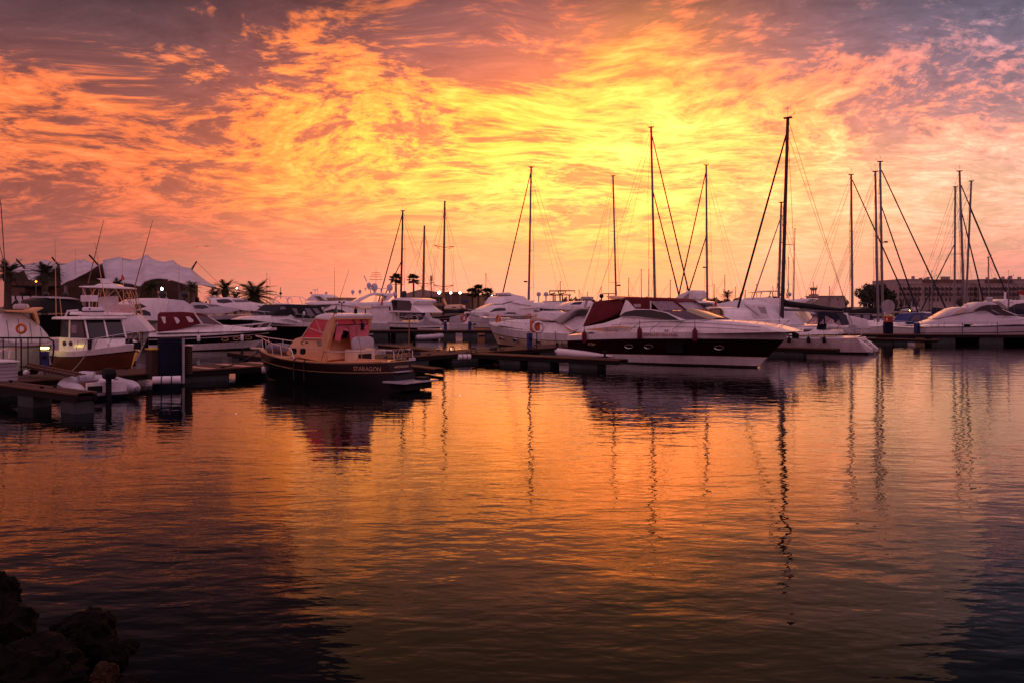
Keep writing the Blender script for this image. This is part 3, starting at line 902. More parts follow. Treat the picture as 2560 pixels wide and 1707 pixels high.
# lifebuoy post in front of the white cruiser
c = onz(1342, 871, .58)
lb = thing('lifebuoy_stand', 'white lifebuoy with orange board on a black post before the white cruiser', 'lifebuoy', c, .1)
MB().tube([(0, 0, 0), (0, 0, 1.3)], .035, 8).build('post', 'rubber', lb, smooth=60)
MB().box((-.13, .05, 1.5), (.72, .04, .82)).build('board', 'orange', lb, smooth=None, bevel=.01)
ring = MB().torus((.1, -.06, 1.48), .36, .085, (0, 1, 0), 22, 8).build('ring', 'plastic', lb, smooth=60)
rb = MB()
for k in range(4):
    a = math.pi/4 + k*math.pi/2
    rb.torus((.1 + .36*math.cos(a), -.06, 1.48 + .36*math.sin(a)), .095, .012, (-math.sin(a), 0, math.cos(a)), 10, 5)
rb.build('band', 'red', ring, smooth=60)
# grey round sign on a red and yellow box on a dark pile
c = Vector((36.6, 78.2, 0))
sg = thing('round_sign', 'grey round disc over a red and yellow box on a dark blue pile', 'sign', c, math.radians(-8))
MB().box((0, 0, .7), (.78, .6, 2.6)).build('pile', 'pile', sg, smooth=None, bevel=.03)
MB().box((0, 0, 2.22), (.74, .55, .52)).build('red_box', 'red', sg, smooth=None, bevel=.02)
MB().box((-.2, -.285, 2.26), (.12, .02, .26)).build('notice', 'plastic', sg, smooth=None)
MB().box((0, 0, 2.55), (.80, .62, .12)).build('yellow_top', 'yellow', sg, smooth=None, bevel=.02)
MB().tube([(.1, 0, 2.6), (.1, 0, 3.0)], .03, 6).build('pin', 'steel', sg, smooth=60)
MB().prism([(math.cos(2*math.pi*k/28)*.62 + .0, 3.5 + math.sin(2*math.pi*k/28)*.66 - (.18 if abs(k - 21) < 2 else 0)) for k in range(28)], -.03, .03).build('disc', 'tarp_grey', sg, smooth=None)

# bottom-left: storage locker, gangway, rails, orange lifebuoy
c = onz(-6, 950, .68)
lk = thing('dock_locker', 'white slatted storage locker on the near pontoon', 'locker', (c.x, c.y + .1, .68), math.atan2(near_dir.y, near_dir.x))
for k in range(5):
    MB().box((0, 0, .07 + k*.135), (1.5, .7, .12)).build('slat', 'tarp_grey', lk, smooth=None, bevel=.008)
MB().box((0, 0, .73), (1.6, .8, .06)).build('lid', 'plastic', lk, smooth=None, bevel=.01)
MB().box((.35, -.36, .62), (.2, .03, .04)).build('handle', 'steel', lk, smooth=None)
a, b = at(66, 913, 33.5), at(190, 938, 30.5)
gw = thing('gangway', 'sloping boarding gangway with pale edge leading down to the near pontoon', 'gangway', a)
d = b - a
MB().tube([(0, 0, 0), d], .05, 6).tube([(-.35, .8, .02), d + Vector((-.35, .8, .02))], .05, 6).build('side_beam', 'board', gw, smooth=None)
for k in range(12):
    u = (k + .5) / 12
    MB().box(tuple(d*u + Vector((-.17, .4, -.03))), (.2, .85, .04), rz=-.3).build('plank', 'teak', gw, smooth=None)
rl = thing('dock_railing', 'dark tubular railing on the left quay below the tarp covered boat', 'railing', at(0, 905, 33.5))
rr = MB()
o0 = at(0, 905, 33.5)
P = lambda px, py: tuple(at(px, py, 33.5) - o0)
rr.tube([P(-40, 845), P(120, 845), P(133, 852), P(135, 868), P(130, 905)], .035, 8)
rr.tube([P(-40, 866), P(126, 866)], .022, 6)
for px in (8, 40, 70, 100): rr.tube([P(px, 845), P(px, 912)], .022, 6)
rr.build('rails', 'rubber', rl, smooth=60)
rl2 = MB().tube([P(0, 872), P(24, 872), P(20, 904)], .03, 6).build('brace', 'steel', rl, smooth=60)
c = at(53, 905, 33.2)
ob = thing('lifebuoy_stand', 'red orange lifebuoy on a black post in front of the tarp covered boat', 'lifebuoy', (c.x, c.y, .66), .1)
MB().tube([(0, 0, 0), (0, 0, 1.5)], .03, 8).build('post', 'rubber', ob, smooth=60)
MB().torus((.02, -.04, zat(822, 33.2) - .66), .17, .055, (0, 1, 0), 22, 8).build('ring', 'orange', ob, smooth=60)
tag(MB().ball((0, 0, 0), .13, 12).build('mooring_buoy', 'plastic', None, smooth=60, loc=onz(66, 931, .8)), 'small white round buoy lying on the pontoon left of the dinghy', 'buoy')

# ---------------------------------------------------------------- tent roofed pavilion
tp = thing('tent_pavilion', 'white peaked tensile tent pavilion on the quay at the left', 'pavilion', (-60, 150, 1.4))
TO = Vector((-60, 150, 1.4))
def TP(px, py, Y): return tuple(at(px, py, Y) - TO)
def membrane(ridge, eave, Yr, Ye, name='membrane', n=120, m=9, sag=.9, label=None):
    def interp(poly, u):
        xs = [p[0] for p in poly]
        x = xs[0] + (xs[-1] - xs[0]) * u
        for (xa, ya), (xb, yb) in zip(poly, poly[1:]):
            if xa <= x <= xb:
                return x, ya + (yb - ya) * (x - xa) / max(1e-6, xb - xa)
        return poly[-1]
    rings = []
    for i in range(n + 1):
        u = i / n
        rx, ry = interp(ridge, u); ex, ey = interp(eave, u)
        ring = []
        for j in range(m + 1):
            v = j / m
            Y = Yr + (Ye - Yr) * v
            px = rx + (ex - rx) * v
            py = ry + (ey - ry) * (v ** .8)
            p = Vector(TP(px, py, Y)); p.z -= sag * math.sin(math.pi * v) * .35
            ring.append(tuple(p))
        rings.append(ring)
    mb = MB().loft(rings, False, False)
    o = mb.build(name, 'tent', tp, smooth=55)
    sm = o.modifiers.new('thickness', 'SOLIDIFY'); sm.thickness = .12; sm.offset = 0
    return o
# right bay: three peaks, arch opening below, pulled out to a point at the right
rA = [(258, 651), (277, 647), (289, 645), (299, 642.5), (307, 649), (325, 652), (340, 651), (356, 645), (364, 638.5), (368, 638), (376, 645), (391, 653), (410, 656), (424, 653), (433, 651.5), (441, 660), (458, 669), (477, 671.5), (490, 684), (515, 704), (541, 718)]
eA = [(258, 666), (262, 690), (268, 705), (300, 707), (330, 711), (347, 717), (352, 716), (362, 705), (380, 699), (396, 697), (420, 699), (445, 706), (468, 714), (480, 713), (500, 713), (541, 719.5)]
membrane(rA, eA, 158, 140)
rB = [(150, 664), (165, 662), (185, 653), (193, 648), (201, 654), (208, 648), (222, 655), (240, 661), (252, 660)]
eB = [(153, 714), (158, 711), (170, 704), (185, 699), (200, 691), (215, 684), (228, 676), (240, 668), (252, 661)]
membrane(rB, eB, 160, 143, n=80)
rC = [(20, 668), (34, 657), (46, 658), (60, 663), (85, 662), (100, 655), (112, 650.5), (120, 653), (128, 655), (142, 660)]
eC = [(20, 690), (34, 686), (46, 682), (60, 676), (72, 700), (84, 702), (95, 690), (110, 688), (128, 680), (142, 668)]
membrane(rC, eC, 162, 146, n=80)
# far slope of the roof seen between the peaks
rD = [(20, 667), (60, 662), (100, 657), (135, 659), (170, 660), (200, 656), (230, 661), (255, 660), (280, 652), (299, 645), (340, 652), (420, 657)]
membrane(rD, [(x, 706) for x, _ in rD], 166, 176, n=24, name='rear_membrane')
tw_ = MB()
for x0, x1, y0, y1, Y in ((18, 262, 704, 752, 165), (262, 466, 702, 752, 164)):
    a, b, c2, d2 = TP(x0, y0, Y), TP(x1, y0, Y), TP(x1, y1 + 30, Y), TP(x0, y1 + 30, Y)
    tw_.add([a, b, c2, d2] + [tuple(Vector(q) + Vector((0, 6, 0))) for q in (a, b, c2, d2)], [(0,1,2,3), (4,7,6,5), (0,4,5,1), (1,5,6,2), (2,6,7,3), (3,7,4,0)])
tw_.build('back_wall', 'plaster_brown', tp, smooth=None)
for px in (345, 398, 452, 483, 270, 210, 165):
    MB().tube([TP(px, 712, 146), TP(px, 775, 146)], .32, 10).build('column', 'plaster', tp, smooth=50)
for (ax, ay, bx, by) in ((41, 649, 62, 672), (130, 644, 146, 664), (223, 638, 247, 665), (491, 655, 480, 674)):
    MB().tube([TP(ax, ay, 148), TP(bx, by, 150)], .16, 6).build('strut', 'brown', tp, smooth=60)
MB().tube([TP(491, 655, 148), TP(560, 722, 148)], .03, 4).tube([TP(491, 655, 148), TP(477, 672, 148)], .03, 4).build('guy_wire', 'wire', tp, smooth=60)
for px, py, nm in ((404, 723, 'lit lamp hanging under the arch of the tent pavilion'),):
    o = thing('pavilion_lamp', nm, 'lamp', at(px, py, 150))
    MB().ball((0, 0, 0), .28, 10).build('bulb', 'lamp_white', o, smooth=60)
    MB().tube([(0, 0, .25), (0, 0, 2.2)], .03, 5).build('cord', 'rubber', o, smooth=60)
pav = thing('glass_kiosk', 'low flat roofed white kiosk with slanting panes at the far left', 'kiosk', at(60, 765, 128))
KO = at(60, 765, 128); KO2 = lambda px, py, dY=0: tuple(at(px, py, 128 + dY) - KO)
MB().box((0, 3, zat(716.5, 128) - KO.z), (5.6, 5, .25)).build('roof', 'fascia', pav, smooth=None)
MB().box((0, 4.6, 2), (5.2, .2, 4)).build('back_wall', 'plaster_brown', pav, smooth=None)
for k, px in enumerate((24, 36, 57, 79)):
    a = [KO2(px, 741), KO2(px + 16, 741), KO2(px + 21, 761), KO2(px + 4, 761)]
    MB().add(a + [tuple(Vector(q) + Vector((0, .12, 0))) for q in a], [(0,1,2,3), (7,6,5,4), (0,4,5,1), (1,5,6,2), (2,6,7,3), (3,7,4,0)]).build('white_panel', 'tarp', pav, smooth=None)

# ---------------------------------------------------------------- middle buildings
def block(root, x0, x1, y0, y1, Y, depth, mat, name='wall'):
    a, b = at(x0, y0, Y), at(x1, y0, Y)
    zt, zb_ = a.z, zat(y1, Y)
    c = ((a.x + b.x)/2, Y + depth/2, (zt + zb_)/2)
    return MB().box((c[0] - root.location.x, c[1] - root.location.y, c[2] - root.location.z), (b.x - a.x, depth, zt - zb_)).build(name, mat, root, smooth=None)
Yb = 205
hall = thing('gabled_hall', 'long low hall with a pale pitched roof behind the old ketch', 'building', at(1053, 770, Yb))
block(hall, 1001, 1107, 741, 775, Yb, 14, 'plaster_tan')
ho = hall.location
gp = [at(x, y, Yb - .8) - ho for x, y in ((998, 743), (1020, 733), (1052, 724), (1107, 733), (1109, 743))]
MB().add([tuple(p) for p in gp] + [tuple(p + Vector((0, 15, 0))) for p in gp], [(0,1,2,3,4), (9,8,7,6,5)] + [(i, i+5, (i+1) % 5 + 5, (i+1) % 5) for i in range(5)]).build('roof', 'roof', hall, smooth=None)
p = at(1054, 724, Yb) - ho
MB().box((p.x, 3, p.z + .3), (.75, .8, 1.0)).box((p.x, 3, p.z + 1.0), (.95, 1, .12)).build('chimney', 'plaster', hall, smooth=None)
for k in range(9):
    x0 = 1050 + k*6.2
    a, b = at(x0, 745, Yb - .1) - ho, at(x0 + 3.6, 757, Yb - .1) - ho
    o = MB().box(((a.x + b.x)/2, a.y, (a.z + b.z)/2), (b.x - a.x, .16, a.z - b.z)).build('window', 'brown', hall, smooth=None)
    MB().box(((a.x + b.x)/2, a.y - .07, (a.z + b.z)/2), ((b.x - a.x)*.7, .08, (a.z - b.z)*.8)).build('pane', 'glass', o, smooth=None)
shed = thing('brown_shed', 'flat brown warehouse under the three bright lamps', 'building', at(1140, 770, Yb - 2))
block(shed, 1108, 1171, 734, 775, Yb - 2, 12, 'plaster_brown')
block(shed, 1108, 1148, 730.5, 735, Yb - 1, 10, 'plaster_brown', 'upper_wall')
block(shed, 1107, 1172, 733.2, 734.4, Yb - 2.3, 13, 'roof', 'parapet')
block(shed, 1155, 1169, 750, 755.5, Yb - 2.4, .3, 'blue', 'blue_panel')
tan = thing('tan_warehouse', 'low tan flat roofed building behind the three palms', 'building', at(1220, 770, Yb + 8))
block(tan, 1169, 1282, 739.5, 775, Yb + 8, 14, 'plaster_tan')
block(tan, 1168, 1272, 738.4, 739.6, Yb + 7.6, 15, 'roof', 'parapet')
for x0, x1, y0, y1 in ((1222, 1232, 752, 754), (1208, 1216, 747, 749), (1240, 1246, 746, 751)):
    block(tan, x0, x1, y0, y1, Yb + 7.85, .4, 'glass', 'window')

def pole_lamp(px, py, Y, label, h=None, mat='lamp_white', r=.26, group='lit quay lamps'):
    p = at(px, py, Y)
    o = thing('quay_lamp', label, 'lamp', (p.x, p.y, 1.4), 0, group)
    z = p.z - 1.4
    MB().tube([(0, 0, 0), (0, 0, z - .1)], .07, 8, .045).build('post', 'alu', o, smooth=60)
    MB().box((.1, .1, z + .32), (.7, .4, .1)).build('hood', 'alu', o, smooth=None)
    MB().ball((0, 0, z), r, 10).build('bulb', mat, o, smooth=60)
    return o
pole_lamp(1098, 732.5, 188, 'bright white quay lamp on a tall pale post, leftmost of three', r=.34)
pole_lamp(1127, 733, 192, 'bright white quay lamp above the brown warehouse, middle of three')
pole_lamp(1150, 733, 192, 'bright white quay lamp above the brown warehouse, rightmost of three')
pole_lamp(1230, 739, 190, 'small white lamp at the edge of the right palm crown', r=.14)
pole_lamp(592, 722, 150, 'small white lamp on a slim pole right of the leaning palm', r=.14)
pole_lamp(90, 704.5, 124, 'small orange lamp among the dark palms at the left', mat='lamp_orange', r=.16)
pole_lamp(2275, 777, 150, 'small yellow lamp below the blue boat canopies', mat='lamp_yellow', r=.12)

# mobile mast beside the hall
p = at(1078, 700, 200)
tm = thing('antenna_tower', 'slim antenna mast with panel rack above the hall roof', 'antenna', (p.x, p.y, 1.4))
MB().tube([(0, 0, 0), (0, 0, zat(691, 200) - 1.4)], .14, 6).build('pole', 'mast_dark', tm, smooth=60)
for k in (-1, 0, 1): MB().box((k*.25, 0, zat(697, 200) - 1.4), (.16, .16, 1.5)).build('panel', 'tarp_grey', tm, smooth=None)
p = at(2034, 735, 210)
wt = thing('watch_tower', 'small control tower with a wide flat top beyond the sail covers', 'tower', (p.x, p.y, 1.4))
for k in (-.55, 0, .55): MB().tube([(k, 0, 0), (k, 0, zat(726, 210) - 1.4)], .14, 6).build('leg', 'plaster', wt, smooth=60)
MB().lathe([(.7, zat(727, 210) - 1.4), (1.0, zat(721, 210) - 1.4), (.98, zat(720, 210) - 1.4), (.05, zat(719.5, 210) - 1.4)], n=16).build('platform', 'plaster', wt, smooth=40)
MB().lathe([(1.25, zat(744, 210) - 1.4), (1.15, zat(737, 210) - 1.4), (.4, zat(735.5, 210) - 1.4)], n=16).build('base_roof', 'roof', wt, smooth=40)
MB().tube([(.9, 0, zat(720, 210) - 1.4), (.9, 0, zat(713, 210) - 1.4)], .09, 5).build('beacon', 'red', wt, smooth=60)
wh = thing('white_shed', 'low white flat roofed shed beyond the blue covered masts', 'building', at(2080, 770, 215))
block(wh, 2046, 2112, 741, 775, 215, 9, 'plaster')
block(wh, 2045, 2113, 740.2, 741.4, 214.7, 10, 'plaster', 'parapet')
for x0 in (2072, 2094): block(wh, x0, x0 + 3, 747, 751, 214.85, .3, 'glass', 'window')

# ---------------------------------------------------------------- hotel at the right
Yh = 232
hotel = thing('hotel', 'pale three storey hotel with balconies and chimneys at the right', 'building', at(2400, 770, Yh))
hl = hotel.location
block(hotel, 2243, 2306, 699, 775, Yh, 16, 'plaster')
block(hotel, 2306, 2448, 709, 775, Yh + 1.2, 15, 'plaster')
block(hotel, 2448, 2640, 699, 775, Yh - .5, 16, 'plaster')
block(hotel, 2308, 2412, 699.5, 709.5, Yh + 3, 12, 'plaster_brown', 'roof_storey')
block(hotel, 2462, 2532, 701, 709, Yh - .62, 1, 'plaster_brown', 'terrace')
for x0, x1, y, dY in ((2242, 2307, 709.5, -.15), (2306, 2449, 709, 1.0), (2447, 2641, 709.5, -.65), (2242, 2307, 698.3, -.2), (2447, 2641, 698.3, -.7)):
    block(hotel, x0, x1, y, y + 1.4, Yh + dY, .8, 'plaster', 'cornice')
for px, h in ((2285, 9), (2304, 5), (2316, 4), (2322, 7), (2358, 8), (2364, 8), (2373, 8), (2471, 6), (2490, 5), (2510, 8), (2529, 10), (2551, 7)):
    block(hotel, px - 2, px + 2, 700 - h, 701, Yh + 5, 1.1, 'plaster', 'chimney')
# windows: one frame with its pane, shared by all
wx = 3.6 / F * Yh; wz = 8.2 / F * Yh
wf = MB().box((0, 0, 0), (wx, .14, wz)).build('window', 'plaster_brown', hotel, smooth=None)
wp = MB().box((0, -.06, 0), (wx*.82, .06, wz*.9)).build('pane', 'glass', wf, smooth=None)
bal = MB().box((0, -.45, -wz/2 + .02), (wx*1.25, .9, .10))
bal.box((0, -.88, -wz/2 + .35), (wx*1.25, .05, .6))
bl = bal.build('balcony', 'brown', hotel, smooth=None)
first = True
rw = random.Random(3)
for row, y in enumerate((722, 735.5, 750)):
    for (xa, xb, dY, step) in ((2248, 2304, 0, 9.5), (2312, 2446, 1.2, 10.2), (2454, 2580, -.5, 9.8)):
        x = xa
        while x < xb:
            loc = at(x + 2, y, Yh + dY - .05) - hl
            if first: w_, p_, b_ = wf, wp, bl; first = False
            else:
                w_ = dup(wf, hotel); p_ = dup(wp, w_); b_ = dup(bl, hotel) if row < 2 else None
            w_.location = loc
            if b_: b_.location = loc
            x += step
for k in range(5):
    block(hotel, 2254 + k*9, 2259 + k*9, 752, 766, Yh - .08, .3, 'glass', 'archway')

# ---------------------------------------------------------------- trees
def frond_mesh(fan):
    mb = MB()
    r = random.Random(2)
    if not fan:
        pts = [Vector((u, 0, .42*u - .62*u*u)) for u in [i/10 for i in range(11)]]
        mb.tube(pts, .014, 4, .004)
        for i in range(1, 20):
            u = i / 20
            p = Vector((u, 0, .42*u - .62*u*u))
            l = .30 * math.sin(math.pi * min(1, u*.9 + .12)) ** .7
            for s_ in (1, -1):
                t = p + Vector((l*.55, s_*l*.8, -.10*l - .1*l*r.random()))
                w = .022
                mb.add([p + Vector((-w, 0, 0)), p + Vector((w, 0, 0)), t], [(0,1,2)])
    else:
        st = .48
        mb.tube([(0,0,0), (st*.5, 0, .08), (st, 0, .10)], .014, 4, .009)
        for k in range(15):
            a = -1.9 + 3.8 * k / 14
            l = .52 * (1 - .12*abs(a))
            d = Vector((math.cos(a), math.sin(a), -.12 - .1*r.random()))
            b = Vector((st, 0, .10)); t = b + d*l; m_ = b + d*l*.55
            sd = Vector((-math.sin(a), math.cos(a), 0)) * .055
            mb.add([b, m_ + sd, t, m_ - sd], [(0,1,2,3)])
    o = mb.build('frond', 'palm_leaf', None, smooth=None)
    me = o.data; bpy.data.objects.remove(o)
    return me
FR = {False: frond_mesh(False), True: frond_mesh(True)}
def palm(px, py_top, py_base, Y, rad, label, fan=False, n=30, seed=1, group='palm trees', lean=0.0, droop=1.0, trunk_r=.22):
    r = random.Random(seed)
    c = at(px, py_top, Y)              # heart of the crown
    root = thing('palm_tree', label, 'palm tree', (c.x - lean, c.y, 1.4), 0, group)
    h = c.z - 1.4
    pts = [(0, 0, -.2), (lean*.3, 0, h*.35), (lean*.75, 0, h*.75), (lean, 0, h)]
    MB().tube(pts, trunk_r*1.25, 9, trunk_r*.85).build('trunk', 'trunk', root, smooth=50)
    MB().ball((lean, 0, h - trunk_r), trunk_r*1.7, 10, sq=(1, 1, 1.4)).build('crown_shaft', 'trunk', root, smooth=60)
    for k in range(n):
        o = bpy.data.objects.new('frond', FR[fan]); COL.objects.link(o); o.parent = root
        ring = k / n
        el = math.radians(78 - 100*ring*droop + r.uniform(-9, 9))
        o.location = (lean, 0, h)
        o.rotation_euler = (r.uniform(-.3, .3), -el + .25, k*2.39996 + r.uniform(-.2, .2))
        s = rad * (1.0 - .18*abs(ring - .5)) * r.uniform(.88, 1.08)
        o.scale = (s, s, s)
    return root
palm(20, 686, 790, 118, 3.2, 'dark feather palm at the far left edge before the tent', n=34, seed=1, trunk_r=.45)
palm(112, 690, 790, 118, 3.0, 'dark feather palm between the tent openings at the left', n=34, seed=2, trunk_r=.4)
palm(293, 716, 775, 128, 1.9, 'small feather palm behind the fishing boat tower', n=24, seed=3)
palm(478, 722, 775, 132, 1.9, 'feather palm under the right tip of the tent', n=26, seed=4)
palm(380, 722, 775, 152, 2.6, 'dark feather palm inside the big arch of the tent', n=24, seed=5)
palm(563, 728, 775, 140, 2.9, 'tall feather palm just right of the tent tip', n=34, seed=6, trunk_r=.4)
palm(536, 742, 775, 142, 2.2, 'short feather palm left of the tall one by the tent tip', n=28, seed=7)
palm(588, 744, 775, 146, 1.7, 'low feather palm behind the sleek white yacht', n=22, seed=8)
palm(636, 746, 775, 128, 4.0, 'broad round date palm behind the sleek white yacht bow', n=46, seed=9, trunk_r=.5, droop=1.15)
palm(990, 701, 775, 185, 2.1, 'fan palm left of the bare dark mast', True, 26, 10, 'fan palms')
palm(1034, 701, 775, 185, 2.1, 'fan palm in front of the hall roof', True, 26, 11, 'fan palms')
palm(1181, 735, 775, 170, 1.75, 'fan palm, left one of the three before the tan building', True, 26, 12, 'fan palms')
palm(1196, 727, 775, 170, 1.9, 'fan palm, tallest of the three before the tan building', True, 28, 13, 'fan palms')
palm(1219, 735, 775, 170, 1.8, 'fan palm, right one of the three before the tan building', True, 26, 14, 'fan palms')
palm(1818, 741, 775, 235, 2.6, 'small ragged palm in the low tree line', n=24, seed=15)

def crown_mesh(name, lobes, n, leaf, mat, seed):
    r = random.Random(seed)
    mb = MB()
    for k in range(n):
        cx_, cy_, cz_, rr = lobes[r.randrange(len(lobes))]
        while True:
            d = Vector((r.uniform(-1, 1), r.uniform(-1, 1), r.uniform(-1, 1)))
            if .2 < d.length <= 1: break
        d = d.normalized() * (d.length ** .45)
        p = Vector((cx_, cy_, cz_)) + d * rr * r.uniform(.75, 1.12)
        a = Vector((r.uniform(-1, 1), r.uniform(-1, 1), r.uniform(-.6, .6))).normalized() * leaf * r.uniform(.6, 1.3)
        b = a.orthogonal().normalized() * leaf * r.uniform(.35, .7)
        mb.add([p - a, p + b, p + a, p - b], [(0,1,2,3)])
    o = mb.build(name, mat, None, smooth=None); me = o.data; bpy.data.objects.remove(o)
    return me
rt = random.Random(11)
LOB1 = [(rt.uniform(-.55, .55), rt.uniform(-.5, .5), rt.uniform(-.3, .42), rt.uniform(.25, .42)) for _ in range(13)]
LOB2 = [(rt.uniform(-.7, .7), rt.uniform(-.5, .5), rt.uniform(-.25, .25), rt.uniform(.2, .36)) for _ in range(12)]
LOB3 = [(rt.uniform(-.16, .16), rt.uniform(-.16, .16), -.8 + k*.18, .30 - k*.024) for k in range(10)]
CR = [crown_mesh('crown', LOB1, 2600, .07, 'leaf_dark', 1), crown_mesh('crown', LOB2, 1500, .085, 'leaf', 2), crown_mesh('crown', LOB3, 900, .08, 'leaf_dark', 3)]
TRUNK = MB().tube([(0, 0, -1), (.02, 0, -.4), (0, .02, .2)], .055, 7, .02).tube([(.01, 0, -.45), (.22, .1, 0), (.4, .1, .2)], .028, 5, .01).tube([(0, 0, -.4), (-.2, -.1, .05), (-.35, 0, .25)], .026, 5, .01)
_t = TRUNK.build('trunk', 'trunk', None, smooth=50); TRM = _t.data; bpy.data.objects.remove(_t)
def tree(kind, px, py_top, py_bot, Y, wpx, label, group='trees in the low tree line', name='broadleaf_tree', cat='tree', rz=0.0):
    zt, zb_ = zat(py_top, Y), 1.4
    h = zt - zb_; w = wpx / F * Y / 2
    root = thing(name, label, cat, ((px - CX) / F * Y, Y, zb_), rz, group)
    c = bpy.data.objects.new('crown', CR[kind]); COL.objects.link(c); c.parent = root
    ch = h * .52
    c.location = (0, 0, h - ch * .93); c.scale = (w, w, ch)
    t = bpy.data.objects.new('trunk', TRM); COL.objects.link(t); t.parent = root
    t.location = (0, 0, h*.5); t.scale = (w*.8, w*.8, h*.5)
    return root
tree(0, 2168, 697, 775, 160, 74, 'big dark bushy tree left of the hotel, its left half', None)
tree(0, 2206, 698, 775, 164, 78, 'big dark bushy tree left of the hotel, its right half', None, rz=2.1)
tree(1, 2246, 738, 775, 215, 26, 'small pale bush at the hotel corner', None)
tree(2, 1945, 692, 775, 240, 13, 'tall dark conifer behind the tallest mast', 'conifers behind the tall mast', 'conifer_tree')
tree(2, 1932, 716, 775, 240, 13, 'short dark conifer left of the tall conifer', 'conifers behind the tall mast', 'conifer_tree')
tree(2, 1968, 722, 775, 240, 16, 'short dark conifer right of the tall conifer', 'conifers behind the tall mast', 'conifer_tree')
tree(2, 2323, 711, 775, 226, 8, 'narrow cypress against the middle of the hotel', 'cypresses before the hotel', 'cypress_tree')
tree(2, 2446, 720, 775, 226, 8, 'narrow cypress against the right part of the hotel', 'cypresses before the hotel', 'cypress_tree')
tree(0, 2405, 737, 775, 200, 34, 'round dark bush in front of the hotel middle', 'bushes before the hotel')
tree(0, 2438, 742, 775, 200, 40, 'round dark bush in front of the hotel right part', 'bushes before the hotel')
tree(0, 2488, 742, 775, 200, 36, 'dark bush in front of the hotel far right', 'bushes before the hotel')
k = 0
spots = []
x = 1420
while x < 2130:
    spots.append((x, 742 + rt.uniform(-7, 4), 255 + rt.uniform(-12, 40), rt.uniform(28, 46))); x += rt.uniform(20, 30)
TREES = []
for (x, yt, Y, w) in spots:
    TREES.append((x, tree(rt.choice((0, 1, 1)), x, yt, 775, Y, w, 'low dark tree', rz=rt.uniform(0, 6))))
SHRUBS = []
for (x, yt, Y, w) in ((500, 742, 150, 26), (515, 748, 150, 22), (490, 735, 150, 22), (610, 752, 170, 30), (160, 735, 135, 34), (70, 720, 130, 40), (30, 740, 126, 40)):
    SHRUBS.append((x, tree(rt.choice((0, 1)), x, yt, 775, Y, w, 'dark shrub', 'shrubs below the tent', 'shrub', 'shrub', rt.uniform(0, 6))))

MASTS = [(1532, 'the mast behind the maroon canvas'), (1632, 'the second tallest mast'), (1767, 'the pale mast beyond the yacht foredeck'), (1958, 'the tallest mast'), (2131, 'the mast before the dark bushy tree')]
label_between(TREES, MASTS, 'low dark far tree')
label_between(SHRUBS, [(20, 'the far left feather palm'), (112, 'the palm between the tent openings'), (478, 'the palm under the tent tip'), (563, 'the tall palm beside the tent tip')], 'dark quay shrub')

# ---------------------------------------------------------------- rocks in the foreground
def rock(c, s, seed, label, mat='rock', rz=0.0, amp=.32, freq=1.1):
    bm = bmesh.new()
    bmesh.ops.create_icosphere(bm, subdivisions=5, radius=1)
    off = Vector((seed*7.3, seed*3.1, seed*5.7))
    for v in bm.verts:
        p = v.co.copy()
        d = mnoise.fractal(p*freq + off, 1.0, 2.0, 3) * amp
        d += abs(mnoise.noise(p*2.6 + off)) * .22 - .1
        d += mnoise.fractal(p*6 + off, .9, 2.1, 4) * .055
        q = Vector((round(p.x*2.2)/2.2, round(p.y*2.2)/2.2, round(p.z*2.2)/2.2))
        v.co = p.lerp(q, .4) * (1 + d)
        v.co.x *= s[0]; v.co.y *= s[1]; v.co.z *= s[2]
    me = bpy.data.meshes.new('rock'); bm.to_mesh(me); bm.free()
    me.materials.append(M[mat])
    me.polygons.foreach_set('use_smooth', [True]*len(me.polygons)); me.set_sharp_from_angle(angle=math.radians(32))
    o = bpy.data.objects.new('rock', me); COL.objects.link(o)
    o.location = c; o.rotation_euler = (.2, .1, rz)
    return tag(o, label, 'rock')
def rk(px, py, Y): return at(px, py, Y)
rock(rk(205, 1618, 7.6), (.36, .34, .37), 1, 'large rough black rock at the bottom left of the water', rz=.4, amp=.22)
rock(rk(95, 1700, 6.9), (.42, .40, .34), 2, 'wide black rock in the bottom left corner', rz=1.2, amp=.2)
rock(rk(318, 1620, 7.3), (.095, .1, .075), 3, 'small knobbly black rock at the right of the rock pile')
rock(rk(285, 1645, 7.1), (.12, .12, .15), 4, 'slanting black rock between the large rock and the small knob')
rock(rk(262, 1690, 6.8), (.11, .1, .14), 5, 'pale brown pointed rock at the foot of the pile', 'rock_pale', amp=.2)
rock(rk(6, 1490, 8.4), (.15, .2, .24), 6, 'tall black rock at the left edge of the frame')
rock(rk(2, 1590, 7.8), (.15, .2, .26), 7, 'black rock at the left edge below the tall one', rz=2)
rock(rk(330, 1716, 6.6), (.12, .12, .06), 8, 'flat black rock touching the bottom edge')
rock(rk(-60, 1640, 7.2), (.5, .5, .5), 9, 'black boulder leaving the frame at the lower left', rz=.7)
# ================================================================ dark wooden launch
Dg = Boat('wooden_launch', 'small dark maroon launch with beige cabin and pink windows, bow to the left', 'boat', (-4.85, 34.2), heading=math.atan2(.588, -.809), L=9.5)
b = Dg
b.hull(2.9, 1.22, 1.10, 1.42, tw=.46, rake=1.05, p=2.0, tmax=.42, flare=.35, srake=-1.0, rows=(0, .2, .235, .55, .72, .735, .97, 1), mats=('antifoul', 'gold', 'black_gel', 'black_gel', 'gold', 'maroon_gel', 'gold'), deck='beige', zbot=-.4, vee=.35)
b.root.children[0].name = 'hull'
b.stripe(1.0, 'gold', .022, name='gunwale', off=.01)
b.stripe(.665, 'gold', .012, name='gold_line', off=-.09)
z5 = zoomed(720, 780, .10204)
trunk = z5((-70, 1040), (-10, 860), (110, 660), (330, 590), (480, 600), (820, 680), (880, 880), (1010, 1165), (900, 1240))
tk, wt_ = b.house('cabin', trunk, 1.12, 'beige', .9, .07)
